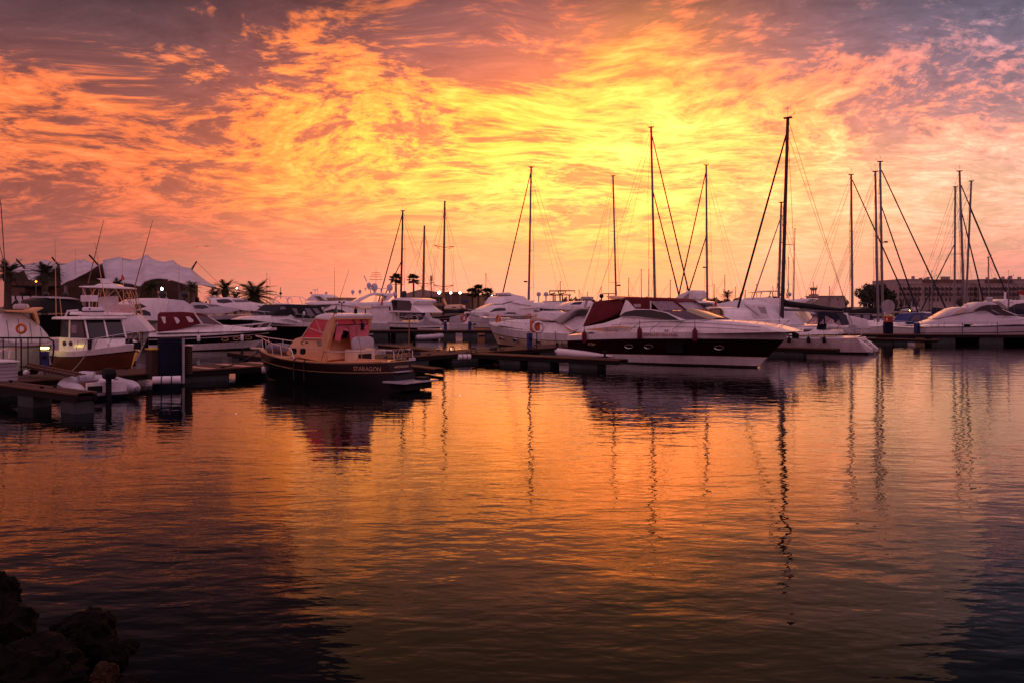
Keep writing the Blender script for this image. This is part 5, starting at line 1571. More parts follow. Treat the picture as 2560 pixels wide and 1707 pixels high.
for a, c2 in (((440, 740), (432, 125)), ((485, 735), (468, 575)), ((850, 735), (742, 140))):
    p0, p1 = b.l(*zA(a)[0], .6), b.l(*zA(c2)[0], .6)
    MB().tube([(p0[0], b.near*.6, p0[1]), (p1[0], b.near*.6, p1[1])], .022, 6, .012).build('whip_antenna', 'beige', b.root, smooth=60)
b.rail(2.6, .5, 4, .2, .018, .1, top_bow=.15)
for cx_ in (1.2, 1.75):
    b.plate('cabin_porthole', [(cx_ + .17*math.cos(2*math.pi*i/12), 1.68 + .12*math.sin(2*math.pi*i/12)) for i in range(12)], 1.03, 'glass', None, b.root, px=False, out=.03)
MB().tube([(5.3, 0, 1.75), (5.8, 0, 1.78)], .06, 6).box((5.62, 0, 1.62), (.4, .12, .3)).build('anchor', 'rubber', b.root, smooth=None)
MB().box((4.95, 0, 1.84), (.26, .26, .24)).build('windlass', 'rubber', b.root, smooth=None, bevel=.04)
line_thing(b.world(3.6, b.near*b.edge(3.6), 1.45), main_at(-3.9) + V*(-2.2) + Vector((0, 0, .62)), 'pale rope from the fishing boat side down to the walkway', .1, .02, 'rope')

# --- sport fisher with tower behind it
tipx = at(374, 834, 50)
Sf = Boat('sport_fisher', 'white sport fisher with lookout tower, hard top and long sloping white window cover', 'boat', (tipx.x - 6.9*.954, tipx.y - 6.9*.3), heading=math.atan2(.3, .954), L=6.9)
b = Sf
b.hull(3.6, 1.6, 1.65, 1.85, tw=.9, rake=1.0, p=2.6, flare=.5, rows=(0, .2, .24, 1), mats=('antifoul', 'black_gel', 'gel'), deck='gel')
hs, wh = b.house('deckhouse', zA((560, 860), (600, 720), (790, 700), (955, 712), (1060, 715), (1175, 845)), 1.5, 'tarp', .86, .06)
fb, _ = b.house('flybridge', zA((540, 715), (545, 690), (770, 690), (1000, 700), (1060, 712), (960, 720)), 1.4, 'gel', .9, .05)
b.plate('fly_screen', zA((860, 700), (865, 635), (960, 635), (1020, 670), (1030, 712)), 1.25, 'vinyl_clear', None, b.root, t=.02)
cons, _ = b.house('helm_seat', zA((765, 700), (770, 575), (900, 565), (905, 700)), .7, 'tarp', .9, .05)
ht, _ = b.house('hard_top', zA((615, 490), (735, 485), (770, 470), (900, 470), (925, 490), (1025, 500), (1022, 512), (620, 498)), 1.3, 'gel', .9, .03)
rd_, _ = b.house('radar', zA((755, 430), (885, 432), (870, 442), (860, 468), (790, 468), (785, 442)), .5, 'plastic', .9, .02)
fr = MB()
for a, c2 in (((640, 495), (690, 600)), ((735, 495), (720, 690)), ((780, 495), (745, 690)), ((905, 510), (965, 620)), ((965, 505), (975, 700)), ((985, 510), (1070, 720)), ((1015, 510), (1075, 715)), ((905, 512), (840, 575)), ((760, 500), (670, 610))):
    p0, p1 = b.l(*zA(a)[0], 1.2), b.l(*zA(c2)[0], 1.2)
    for sd in (1, -1): fr.tube([(p0[0], sd*1.15, p0[1]), (p1[0], sd*1.2, p1[1])], .026, 6)
for k in range(4):
    p0 = b.l(*zA((995 + k*17, 545 + k*38))[0], 1.2)
    fr.tube([(p0[0] - .1, b.near*1.2, p0[1]), (p0[0] + .2, b.near*1.2, p0[1])], .018, 5)
fr.build('tower_frame', 'beige', b.root, smooth=60)
for a, c2 in (((1060, 480), (1197, 0)), ((690, 470), (812, 0))):
    p0, p1 = b.l(*zA(a)[0], 1.3), b.l(*zA((c2[0], c2[1] - 25))[0], 1.3)
    MB().tube([(p0[0], b.near*1.3, p0[1]), (p1[0], b.near*1.3, p1[1])], .035, 6, .015).build('outrigger', 'mast_wood', b.root, smooth=60)
p0, p1 = b.l(*zA((1072, 715))[0], 1.3), b.l(*zA((1058, 480))[0], 1.3)
MB().tube([(p0[0], b.near*1.3, p0[1]), (p1[0], b.near*1.3, p1[1])], .03, 6).build('outrigger_base', 'mast_wood', b.root, smooth=60)
flag_on(b.root, (b.l(*zA((968, 490))[0], 0)[0], 0, b.l(*zA((968, 490))[0], 0)[1]), .9, (-.1, 0), ('redcloth', 'redcloth'), .3)
xt = b.l(343, 841, 1.5)[0]
side_text(b, 'P-2 MD-0', .34, 'ink_black', xt - .1, 1.42, .03)
rl_ = MB()
for k in range(3):
    pts = [b.l(*zA(q)[0], 1.0) for q in ((1045, 850 + k*50), (1125, 855 + k*48))]
    rl_.tube([(p_[0], b.near*1.0, p_[1]) for p_ in pts], .03, 5)
for xx in (1045, 1120):
    p0, p1 = b.l(*zA((xx, 850))[0], 1.0), b.l(*zA((xx - 4, 950))[0], 1.0)
    rl_.tube([(p0[0], b.near*1.0, p0[1]), (p1[0], b.near*1.0, p1[1])], .03, 5)
rl_.build('boarding_ladder', 'mast_wood', b.root, smooth=60)

# --- tarp covered boat at the far left
Tb = Boat('covered_cruiser', 'white boat wrapped in a tied white tarpaulin with a radar arch at the far left', 'boat', boat_pos(-90, 40), boat_pos(132, 42.5))
b = Tb
b.hull(3.0, 1.3, 1.35, 1.55, tw=.9, rake=.9, flare=.5, rows=(0, .3, .35, 1), mats=('antifoul', 'black_gel', 'gel'), deck='gel')
tp_, wt2 = b.house('tarpaulin', zA((-40, 900), (-20, 770), (30, 710), (120, 692), (200, 705), (260, 745), (330, 800), (385, 870), (400, 920), (350, 935), (100, 930)), 1.45, 'tarp', .45, .12)
ar_, _ = b.house('radar_arch', zA((0, 668), (40, 676), (240, 678), (330, 655), (345, 662), (290, 690), (315, 780), (300, 790), (265, 700), (60, 692)), 1.3, 'beige', .95, .03)
for px in (140, 170):
    p = b.l(*zA((165, 650))[0], 0)
MB().lathe([(.35, 0), (.38, .12), (.3, .25), (.05, .27)], (b.l(*zA((165, 668))[0], 0)[0], 0, b.l(*zA((165, 668))[0], 0)[1]), 14).build('radar', 'gel_grey', b.root, smooth=50)
rp_ = MB()
for xx in (60, 150, 240, 320):
    p0, p1 = b.l(*zA((xx, 740 + abs(xx - 120)*.25))[0], 1.2), b.l(*zA((xx + 10, 930))[0], 1.5)
    rp_.tube([(p0[0], b.near*.9, p0[1]), (p0[0]*.5 + p1[0]*.5, b.near*1.36, (p0[1] + p1[1])/2 - .05), (p1[0], b.near*1.52, p1[1])], .012, 4)
rp_.build('tie_rope', 'rope_dark', b.root, smooth=60)

# --- black yacht between the palms and the sport fisher
Bk = Boat('dark_yacht', 'black hulled yacht with two black domes between the left palms and the sport fisher', 'boat', boat_pos(70, 84), boat_pos(250, 92))
b = Bk
b.hull(4.2, 2.6, 2.6, 2.9, tw=.9, rake=1.8, rows=(0, .2, 1), mats=('antifoul', 'black_gel'), deck='black_gel')
b.house('deckhouse', zA((300, 700), (330, 600), (400, 580), (560, 590), (640, 620), (700, 700)), 1.7, 'black_gel', .85, .06)
b.house('roof', zA((395, 585), (420, 570), (560, 578), (640, 596), (560, 592)), 1.75, 'gel_grey', .95, .02)
for px in (360, 512):
    x, z = b.l(*zA((px, 556))[0], .3)
    MB().ball((x, b.near*.3, z), .30, 14).tube([(x, b.near*.3, z - .9), (x, b.near*.3, z)], .08, 6).build('dome', 'dome_dark', b.root, smooth=60)

# --- white cruiser with white cover and black dome lights behind
Wc = Boat('covered_motor_yacht', 'white motor yacht with arched dark windows under a pleated white cover', 'boat', boat_pos(505, 80), boat_pos(330, 74))
b = Wc
b.hull(4.0, 1.9, 1.95, 2.1, tw=.9, rake=1.6, rows=(0, .2, .5, 1), mats=('antifoul', 'black_gel', 'gel'), deck='gel')
hs, wh = b.house('deckhouse', zB((180, 740), (165, 620), (175, 520), (260, 475), (420, 462), (560, 468), (480, 700)), 1.75, 'gel', .8, .08)
for pl in (((185, 590), (180, 530), (240, 520), (305, 555)), ((185, 645), (200, 595), (280, 590), (335, 615), (345, 655)), ((240, 720), (290, 702), (400, 705), (420, 715), (330, 730))):
    b.plate('side_window', zB(*pl), 1.75, 'glass', wh, hs)
cv, _ = b.house('pleated_cover', zB((350, 690), (400, 560), (470, 490), (600, 476), (730, 490), (775, 520), (845, 620), (840, 740), (500, 720)), 1.72, 'tarp', .78, .1)
for px in (465, 704):
    x, z = b.l(*zB((px, 425))[0], .5)
    MB().ball((x, b.near*.5, z), .36, 16, sq=(1, 1, 1.05)).tube([(x, b.near*.5, z - 1.1), (x, b.near*.5, z)], .10, 8).build('dome', 'dome_dark', b.root, smooth=60)
b.house('dome_arch', zB((490, 390), (505, 400), (512, 465), (500, 468), (500, 410), (480, 395)), .6, 'beige', 1, .01)

# --- maroon canvas express cruiser
Mc = Boat('express_cruiser', 'white and maroon express cruiser under a dark red canopy with portholes', 'boat', boat_pos(371, 63.5), boat_pos(681, 67.5))
b = Mc
b.hull(3.3, 1.22, 1.32, 1.62, tw=.88, rake=1.9, p=2.2, flare=.5, rows=(0, .22, .26, .56, .82, .85, .95, 1), mats=('antifoul', 'black_gel', 'gel', 'black_gel', 'gel', 'maroon_gel', 'gel'), deck='gel', camber=.22)
fd_, wf_ = b.house('foredeck', zB((390, 840), (480, 815), (700, 780), (830, 765), (1120, 755), (1300, 770), (1500, 795), (1600, 812), (1000, 830)), 1.35, 'gel', .7, .06)
cp, wcp = b.house('canopy', zB((412, 830), (418, 640), (440, 618), (700, 612), (880, 630), (960, 655), (930, 680), (900, 740), (880, 740), (620, 805)), 1.35, 'maroon', .86, .07)
for pl in (((445, 665), (495, 665), (498, 735), (478, 738)), ((588, 668), (620, 672), (652, 705), (640, 735), (615, 738)), ((715, 662), (760, 665), (805, 705), (790, 725), (750, 722))):
    b.plate('canopy_window', zB(*pl), 1.35, 'plastic', wcp, cp, t=.02)
b.plate('windscreen_side', zB((850, 650), (960, 665), (1110, 755), (905, 740)), 1.3, 'glass_tint', None, b.root, t=.02)
b.plate('canopy_strap', zB((800, 625), (820, 622), (905, 735), (880, 740)), 1.36, 'plastic', None, b.root, t=.03)
(xa, za), (xb, zb_) = b.ls(zB((1120, 758), (955, 658)), .9)
b.sheet('windscreen', (xa, za), (xb, zb_), 1.1, 1.2, 'vinyl_clear', .02, px=False, crown=.08)
MB().tube([(xa, b.near*1.1, za), (xb, b.near*1.2, zb_)], .03, 6).build('screen_frame', 'gel', b.root, smooth=60)
b.ports((b.l(562, 839, 1.4)[0], b.l(591, 837, 1.4)[0], b.l(622, 835, 1.2)[0]), .66, .26, .12, 'glass', 'beige')
b.rail(4.6, .5, 6, .3, .02, .12, top_bow=.2)
an_ = MB().box((b.L + .1, 0, 1.62), (.5, .14, .22)).build('anchor', 'steel', b.root, smooth=None, bevel=.02)
for px, lb in ((496, 'white fender hanging amidships on the maroon canopied cruiser'), (606, 'white fender near the bow of the maroon canopied cruiser')):
    x, z1 = b.l(px, 838, 1.6)
    fender(b.world(x, b.near*(b.edge(x) + .14), z1 - .5), .13, .55, 'plastic', lb, 'white fenders on the maroon canopied cruiser')
line_thing(b.world(9.6, 0, 1.5), at(676, 826, 67.3), 'short white bow line of the maroon canopied cruiser', .05, .02, 'rope')

# --- two sleek yachts with dark hulls behind
S1 = Boat('sleek_yacht', 'sleek low yacht with a black hull and silver deck behind the red canopy', 'boat', boat_pos(450, 92), boat_pos(668, 96))
b = S1
b.hull(4.2, 2.35, 2.45, 2.7, tw=.9, rake=2.2, rows=(0, .2, .85, 1), mats=('antifoul', 'black_gel', 'gel_grey'), deck='gel_grey')
hs, wh = b.house('deckhouse', zB((740, 620), (760, 540), (800, 508), (930, 512), (1090, 545), (1300, 570), (1330, 590), (1100, 640)), 1.7, 'gel_grey', .75, .08)
b.plate('side_window', zB((795, 545), (850, 535), (930, 540), (975, 565), (900, 580), (820, 575)), 1.7, 'glass', wh, hs)
b.plate('windscreen', zB((945, 528), (1060, 535), (1100, 552), (985, 556)), 1.7, 'glass_tint', wh, hs)
S2 = Boat('sleek_yacht', 'sleek white open yacht with raked windscreen in front of the broad palm', 'boat', boat_pos(520, 112), boat_pos(702, 116))
b = S2
b.hull(4.4, 2.3, 2.4, 2.7, tw=.9, rake=2.4, rows=(0, .2, .66, .72, .9, 1), mats=('antifoul', 'gel', 'black_gel', 'gel', 'gel'), deck='gel')
hs, wh = b.house('deckhouse', zB((985, 560), (990, 480), (1060, 458), (1180, 452), (1330, 468), (1440, 505), (1650, 545), (1720, 575), (1400, 600)), 1.9, 'gel', .7, .08)
b.plate('side_window', zB((1050, 480), (1130, 472), (1190, 475), (1240, 505), (1130, 520), (1065, 510)), 1.9, 'glass', wh, hs)
b.plate('windscreen', zB((1215, 478), (1370, 478), (1425, 503), (1265, 510)), 1.9, 'glass_tint', wh, hs)
b.plate('hull_window', zB((1490, 545), (1620, 545), (1690, 570), (1520, 565)), 1.9, 'glass_tint', wh, hs)
x, z = b.l(*zB((1030, 450))[0], 0)
MB().ball((x, 0, z), .27, 14).build('dome', 'dome', b.root, smooth=60)
MB().box((x + .4, 0, z - .3), (2.6, 1.8, .35)).build('radar_arch', 'gel', b.root, smooth=None, bevel=.08)

# --- black canopied cruiser, bow to the left
Bc = Boat('express_cruiser', 'black hulled cruiser under a black canopy, white foredeck pointing left', 'boat', boat_pos(850, 92), boat_pos(629, 80))
b = Bc
b.hull(3.8, 1.75, 1.85, 2.15, tw=.9, rake=1.9, p=2.2, flare=.5, rows=(0, .18, .78, .8, 1), mats=('antifoul', 'black_gel', 'beige', 'gel'), deck='gel', camber=.15)
fd_, wf_ = b.house('foredeck', zC((270, 855), (400, 810), (545, 800), (760, 800), (800, 740), (870, 830), (1000, 900), (980, 935), (500, 890)), 1.6, 'gel', .75, .06)
b.plate('deck_vent', zC((640, 855), (740, 845), (860, 875), (880, 900), (760, 870)), 1.65, 'gel_grey', None, b.root, t=.04)
cp, wcp = b.house('canopy', zC((545, 800), (700, 655), (760, 650), (1030, 655), (1200, 665), (1240, 760), (1250, 840), (880, 830), (800, 770), (770, 800)), 1.55, 'black', .85, .06)
for pl in (((670, 685), (720, 680), (738, 715), (650, 722)), ((810, 700), (880, 705), (895, 790), (850, 760)), ((985, 705), (1055, 705), (1120, 815), (1030, 810)), ((1090, 705), (1150, 705), (1205, 770), (1140, 775))):
    b.plate('canopy_window', zC(*pl), 1.55, 'glass_tint', wcp, cp, t=.02)
b.rail(5.8, .75, 7, .3, .022, .12, top_bow=.3, mid=True)
x, z = b.l(*zC((942, 775))[0], 1.7)
MB().ball((x, b.near*1.9, z), .2, 10, sq=(.7, .7, 1.3)).build('searchlight', 'plastic', b.root, smooth=60)

# --- small flybridge boats in the row behind
def mini_fly(label, px0, px1, Y, pts, mat='gel', arch=None, hw=1.6, face=1):
    bb = Boat('flybridge_boat', label, 'boat', boat_pos(px0, Y), boat_pos(px1, Y + 3))
    bb.hull(3.8, 1.6, 1.7, 2.0, tw=.9, rake=1.4, rows=(0, .2, .24, 1), mats=('antifoul', 'navy_gel', 'gel'), deck='gel')
    h, w = bb.house('deckhouse', pts, hw, mat, .82, .06)
    return bb, h, w
mf, h, w = mini_fly('small white flybridge boat with a framed arch right of the broad palm', 742, 676, 118, zC((530, 720), (545, 640), (590, 632), (700, 640), (800, 650), (830, 700), (820, 730)))
fr = MB()
for pts in (((555, 600), (575, 555), (620, 545), (760, 552), (800, 580), (805, 640)), ((545, 650), (560, 600), (600, 560)), ((720, 555), (760, 640))):
    q = mf.ls(zC(*pts), 1.3)
    for sd in (1, -1): fr.tube([(x, sd*1.3, z) for x, z in q], .05, 6)
fr.build('arch_frame', 'gel', mf.root, smooth=60)
x, z = mf.l(*zC((650, 505))[0], 0)
MB().ball((x, 0, z), .22, 10).tube([(x, 0, z - .8), (x, 0, z + .9)], .05, 5).build('radar', 'dome_dark', mf.root, smooth=60)
mf2, h, w = mini_fly('white flybridge boat with two small domes on a raked arch behind the black canopy', 850, 762, 110, zC((980, 720), (985, 640), (1100, 610), (1250, 600), (1290, 640), (1290, 720)))
mf2.house('radar_arch', zC((975, 600), (1040, 545), (1060, 515), (1175, 515), (1225, 545), (1270, 600), (1230, 600), (1170, 545), (1090, 545), (1110, 590), (1165, 605), (1080, 605)), 1.5, 'gel', .9, .04)
for px in (1058, 1167):
    x, z = mf2.l(*zC((px, 498))[0], .7)
    MB().ball((x, 0.7 if px < 1100 else -.7, z), .19, 12).build('dome', 'dome', mf2.root, smooth=60)
x, z = mf2.l(*zC((1110, 515))[0], 0)
MB().tube([(x, 0, z), (x, 0, z + .6)], .05, 5).tube([(x - .4, 0, z + .6), (x + .4, 0, z + .6)], .05, 5).tube([(x - .45, 0, z), (x - .45, 0, z + .9)], .03, 5).build('mast', 'gel', mf2.root, smooth=60)
mf2.house('yellow_screen', zC((1255, 560), (1500, 560), (1500, 605), (1270, 605)), 1.3, 'plaster_tan', 1, .03)

# --- big flybridge yacht, tarp over the cockpit
Fy = Boat('flybridge_yacht', 'big white flybridge yacht with radar domes and a white tarpaulin over its stern', 'boat', boat_pos(1008, 98), boat_pos(742, 94))
b = Fy
b.hull(4.8, 1.5, 1.7, 2.4, tw=.92, rake=2.2, rows=(0, .2, .24, 1), mats=('antifoul', 'black_gel', 'gel'), deck='gel')
hs, wh = b.house('deckhouse', zC((1230, 720), (1330, 660), (1580, 640), (2120, 640), (2200, 800), (2190, 860), (1500, 860), (1240, 760)), 2.0, 'gel', .9, .1)
b.plate('side_window', zC((1240, 740), (1340, 712), (1470, 722), (1530, 760), (1260, 765)), 2.0, 'glass', wh, hs)
b.plate('side_window', zC((1150, 655), (1330, 650), (1250, 690), (1210, 692)), 2.02, 'glass', None, b.root)
fl, wfl = b.house('flybridge', zC((985, 640), (1060, 610), (1180, 615), (1500, 600), (1780, 625), (2100, 610), (2160, 640), (2150, 680), (1700, 690), (1400, 650), (1150, 660)), 2.1, 'gel', .92, .08)
ar_, _ = b.house('radar_arch', zC((1650, 610), (1730, 560), (1830, 515), (1890, 495), (2160, 505), (2165, 530), (2090, 600), (2030, 610), (2080, 540), (1940, 520), (1850, 540), (1700, 620)), 1.9, 'gel', .9, .05)
for (px, py, r, y) in ((1822, 390, .28, .5), (1900, 412, .40, .2), (2112, 418, .37, -.2), (2180, 510, .24, -.4), (1620, 480, .20, -.4), (1718, 475, .19, -.5)):
    x, z = b.l(*zC((px, py))[0], y*b.near if False else 0)
    dm = MB().lathe([(r*.5, -r*1.25), (r*.85, -r*1.05), (r, -r*.4), (r*.97, r*.15), (r*.75, r*.65), (r*.4, r*.92), (.02, r)], (x, y, z), 16)
    dm.tube([(x, y, z - r*2.2), (x, y, z - r)], r*.3, 8)
    dm.build('dome', 'dome', b.root, smooth=55)
mm = MB()
for a, c2 in (((1800, 350), (1765, 265)), ((1780, 430), (1780, 470)), ((1770, 433), (2080, 440)), ((1990, 440), (1990, 500)), ((1850, 430), (1850, 500))):
    p0, p1 = b.l(*zC(a)[0], 0), b.l(*zC(c2)[0], 0)
    mm.tube([(p0[0], 0, p0[1]), (p1[0], 0, p1[1])], .06, 6)
mm.build('signal_mast', 'gel', b.root, smooth=60)
ctp, wct = b.house('cockpit_tarpaulin', zC((1640, 690), (1900, 680), (2110, 690), (2180, 780), (2270, 850), (2310, 930), (2300, 965), (1950, 960), (1850, 920), (1760, 850)), 2.15, 'tarp', .8, .12)
for pl in (((1840, 715), (1900, 715), (1950, 800), (1870, 800)), ((2050, 715), (2110, 715), (2140, 785), (2060, 790))):
    b.plate('film_window', zC(*pl), 2.15, 'glass_tint', wct, ctp, t=.02)
b.house('tender_cover', zC((1890, 880), (2060, 875), (2200, 860), (2310, 900), (2318, 950), (2200, 970), (1960, 965), (1890, 930)), 2.3, 'tarp', .75, .25)
x, z = b.l(*zC((2003, 690))[0], 2.2)
flag_on(b.root, (x - .1, b.near*2.3, z - .5), 2.4, (0, -.05), size=.95)
pb = MB()
for px in (1500, 1700, 1900, 2050):
    p0 = b.l(*zC((px, 605))[0], 1.8)
    pb.tube([(p0[0], b.near*1.8, p0[1] - .2), (p0[0], b.near*1.8, p0[1] + .35)], .03, 5)
pb.build('fly_rail', 'steel', b.root, smooth=60)
whp = Bc
x, z = Bc.l(843, 768, 0); x2, z2 = Bc.l(835, 668, 0)

# --- coupe yacht with black cockpit opening
Cy = Boat('coupe_yacht', 'white coupe yacht with a wide black cockpit opening and dark stripe, stern to the right', 'boat', boat_pos(1072, 94), heading=math.atan2(.62, -.78), L=14)
b = Cy
b.hull(4.3, 1.75, 1.85, 2.2, tw=.92, rake=2.0, rows=(0, .16, .68, .86, .9, 1), mats=('antifoul', 'maroon_gel', 'gel', 'black_gel', 'gel'), deck='gel')
hs, wh = b.house('deckhouse', zD((200, 735), (340, 640), (400, 570), (480, 548), (640, 552), (720, 575), (725, 600), (670, 640), (800, 745)), 1.85, 'gel', .88, .08)
b.plate('cockpit_opening_shade', zD((395, 590), (430, 578), (640, 590), (668, 640), (660, 720), (430, 715)), 1.85, 'glass', wh, hs)  # flat dark plate, the shade inside the opening put in as colour
b.plate('side_window', zD((220, 720), (330, 650), (385, 655), (400, 715)), 1.85, 'glass', wh, hs)
x, z = b.l(*zD((570, 505))[0], .5)
MB().lathe([(.2, -1.0), (.22, -.4), (.29, -.25), (.31, .15), (.24, .35), (.02, .42)], (x, b.near*.4, z), 16).build('dome', 'dome_dark', b.root, smooth=55)
xt = b.l(*zD((770, 783))[0], 2.1)[0]
side_text(b, 'MIC 1', .42, 'ink_black', xt, b.sheer(xt)*.88, .03, 1.2)
b.rail(.6, .5, 3, .2, .025, .1, x1=4.0)
# covered tender on its swim platform
w0 = at(1074, 818, 91)
ct = thing('covered_tender', 'small tender under a grey pointed cover on the coupe yacht platform', 'tender', (w0.x, w0.y, zat(822, 91)), math.atan2(-.1, 1))
c0 = Vector((w0.x, w0.y, zat(822, 91)))
tq = lambda px, py: (at(px, py, 91) - c0)
pr = [tq(*q) for q in zD((745, 870), (850, 810), (870, 735), (890, 740), (930, 805), (960, 820), (1020, 825), (1085, 880), (1040, 895), (800, 895))]
mb = MB()
rings = []
for yy, sc_ in ((-.9, .72), (-.6, .93), (0, 1), (.6, .93), (.9, .72)):
    rings.append([(p_.x*(.9 + .1*sc_), yy, p_.z*sc_) for p_ in pr])
mb.loft(rings, True, True)
mb.build('cover', 'tarp_grey', ct, smooth=35)
MB().loft([[(-1.35, -.5, .05), (1.3, -.7, 0), (1.3, .7, 0), (-1.35, .5, .05)], [(-1.0, -.25, -.5), (1.2, -.55, -.45), (1.2, .55, -.45), (-1.0, .25, -.5)]], True, True).build('hull', 'gel', ct, smooth=None, bevel=.04)
MB().box((0, .5, -.62), (2.6, 3.0, .14)).build('cradle', 'gel_grey', ct, smooth=None)
# small dinghy with outboard on the second pontoon
w0 = at(1072, 840, 84)
sd_ = thing('rubber_dinghy', 'small white rubber dinghy with dark outboard at the second row pontoon', 'dinghy', (w0.x, w0.y, .0), math.radians(12))
MB().tube([(-1.3, -.5, .3), (-.2, -.55, .32), (.9, -.5, .4), (1.35, 0, .46), (.9, .5, .4), (-.2, .55, .32), (-1.3, .5, .3)], .24, 10).build('tube', 'hypalon', sd_, smooth=60)
MB().box((-.2, 0, .15), (2, .8, .12)).build('floor', 'hypalon_grey', sd_, smooth=None)
MB().box((.4, 0, .5), (.7, .5, .25)).build('bag', 'yellow', sd_, smooth=None, bevel=.06)
om = MB().box((-1.45, 0, .75), (.4, .35, .5)).box((-1.45, 0, .25), (.14, .14, .7)).build('outboard_motor', 'rubber', sd_, smooth=None, bevel=.05)

# --- flybridge cruiser, bow to the left, with red lifebuoys on its bow
Fc = Boat('flybridge_cruiser', 'white flybridge cruiser pointing left with black windscreen behind the open cruiser', 'boat', boat_pos(1385, 106), boat_pos(1170, 95))
b = Fc
b.hull(4.2, 1.6, 1.75, 2.35, tw=.9, rake=2.0, p=2.3, flare=.55, rows=(0, .18, .5, .53, .76, .78, 1), mats=('antifoul', 'beige', 'rubber', 'gel', 'gel_grey', 'gel'), deck='gel')
hs, wh = b.house('deckhouse', zE((330, 740), (420, 690), (520, 640), (640, 612), (860, 600), (1080, 620), (1090, 680), (1000, 690), (1000, 790), (340, 790)), 1.8, 'gel', .85, .1)
b.plate('windscreen', zE((335, 738), (415, 690), (470, 682), (545, 686), (558, 700), (552, 718), (450, 724)), 1.8, 'glass', wh, hs)
b.plate('side_window', zE((520, 760), (590, 738), (680, 745), (685, 765)), 1.8, 'glass', wh, hs)
b.plate('side_window', zE((915, 708), (975, 708), (995, 735), (925, 740)), 1.8, 'glass_tint', wh, hs)
fl, _ = b.house('flybridge', zE((640, 612), (700, 596), (850, 590), (950, 580), (890, 630), (1090, 640), (1085, 680), (860, 690), (735, 690), (900, 660)), 1.85, 'gel', .9, .06)
b.house('fly_screen', zE((600, 560), (720, 555), (760, 585), (640, 590)), 1.3, 'glass_tint', .8, .03)
b.house('upper_deck', zE((540, 545), (560, 535), (720, 520), (830, 545), (850, 590), (620, 600), (500, 630)), 1.6, 'gel', .8, .06)
b.house('radar_arch', zE((580, 490), (605, 480), (640, 500), (720, 520), (820, 535), (700, 545), (620, 520)), 1.3, 'gel', .9, .03)
b.rail(3.2, .72, 8, .3, .02, .12, top_bow=.15, mid=True)
b.ports((b.l(1207, 798, 1.8)[0],), .62, .3, .13)
for px, py, lb in ((1181, 796, 'red and white lifebuoy hung on the flybridge cruiser bow'), (1314, 794, 'orange lifebuoy on the flybridge cruiser side deck')):
    x, z = b.l(px, py, 1.6)
    o = thing('lifebuoy', lb, 'lifebuoy', b.world(x, b.near*(b.edge(x) + .1), z), b.a)
    MB().torus((0, 0, 0), .38, .11, (0, 1, 0), 20, 8).build('ring', 'red' if px < 1250 else 'orange', o, smooth=60)
    bd_ = MB()
    for k in range(4):
        a = math.pi/4 + k*math.pi/2
        bd_.torus((.38*math.cos(a), 0, .38*math.sin(a)), .12, .02, (-math.sin(a), 0, math.cos(a)), 10, 5)
    bd_.build('band', 'plastic', o, smooth=60)
# --- steel gantry boat and domes behind
Gb = Boat('work_boat', 'old work boat with a dark gantry frame and orange dinghy behind the white cruisers', 'boat', boat_pos(1430, 128), boat_pos(1350, 124))
b = Gb
b.hull(4.0, 1.8, 1.9, 2.5, tw=.9, rake=1.2, rows=(0, .2, 1), mats=('antifoul', 'gel_grey'), deck='gel')
b.house('deckhouse', zE((940, 700), (950, 620), (1080, 600), (1380, 605), (1400, 700)), 1.6, 'gel', .9, .05)
g = MB()
for pts in (((1180, 500), (1175, 460), (1390, 462), (1388, 490)), ((1100, 515), (1335, 515)), ((1130, 515), (1130, 600)), ((1225, 515), (1225, 600)), ((1315, 515), (1315, 600)), ((1090, 600), (1400, 600)), ((1185, 505), (1250, 490)), ((1365, 580), (1405, 540))):
    q = b.ls(zE(*pts), 0)
    for y in (-1.1, 1.1): g.tube([(x, y, z) for x, z in q], .10, 6)
g.build('gantry', 'mast_dark', b.root, smooth=60)
for px in (976, 1072):
    x, z = b.l(*zE((px, 505))[0], 0)
    MB().ball((x, 0, z), .36, 14).tube([(x, 0, z - 1.5), (x, 0, z)], .10, 6).build('dome', 'dome', b.root, smooth=60)
b.house('tan_cover', zE((1120, 745), (1125, 680), (1200, 668), (1270, 678), (1290, 745)), 1.4, 'plaster_tan', .8, .08)
mf3, h, w = mini_fly('white soft curved cover boat behind the open cruiser', 1500, 1370, 104, zE((1150, 690), (1200, 640), (1350, 635), (1400, 680), (1380, 710)), 'tarp')
mf4, h, w = mini_fly('low white coupe with a dark side window behind the maroon canvas', 1360, 1500, 98, zE((1370, 660), (1420, 620), (1500, 598), (1680, 590), (1720, 640), (1600, 680)))
mf4.plate('side_window', zE((1390, 640), (1450, 610), (1560, 600), (1530, 640)), 1.6, 'glass', w, h)

# --- open sport cruiser pointing left
Oc = Boat('open_cruiser', 'white open cruiser pointing left with cream cockpit cover and radar arch', 'boat', boat_pos(1445, 66), boat_pos(1222, 72.5))
b = Oc
b.hull(3.5, 1.35, 1.5, 1.98, tw=.9, rake=1.5, p=2.2, flare=.55, rows=(0, .2, .24, .62, .65, 1), mats=('antifoul', 'black_gel', 'cream', 'rubber', 'gel'), deck='gel', camber=.2)
fd_, wf_ = b.house('foredeck', zE((360, 900), (420, 860), (560, 840), (800, 832), (880, 850), (1150, 870), (1300, 900), (1440, 985), (1360, 1040), (900, 985)), 1.5, 'gel', .72, .08)
cv, wcv = b.house('screen_cover', zE((850, 850), (890, 800), (945, 745), (1000, 738), (1200, 745), (1330, 755), (1180, 840), (1150, 850)), 1.35, 'tarp', .8, .05)
b.plate('cream_band', zE((860, 838), (945, 752), (960, 755), (925, 812), (1120, 835), (1165, 850)), 1.36, 'cream', None, b.root, t=.05)
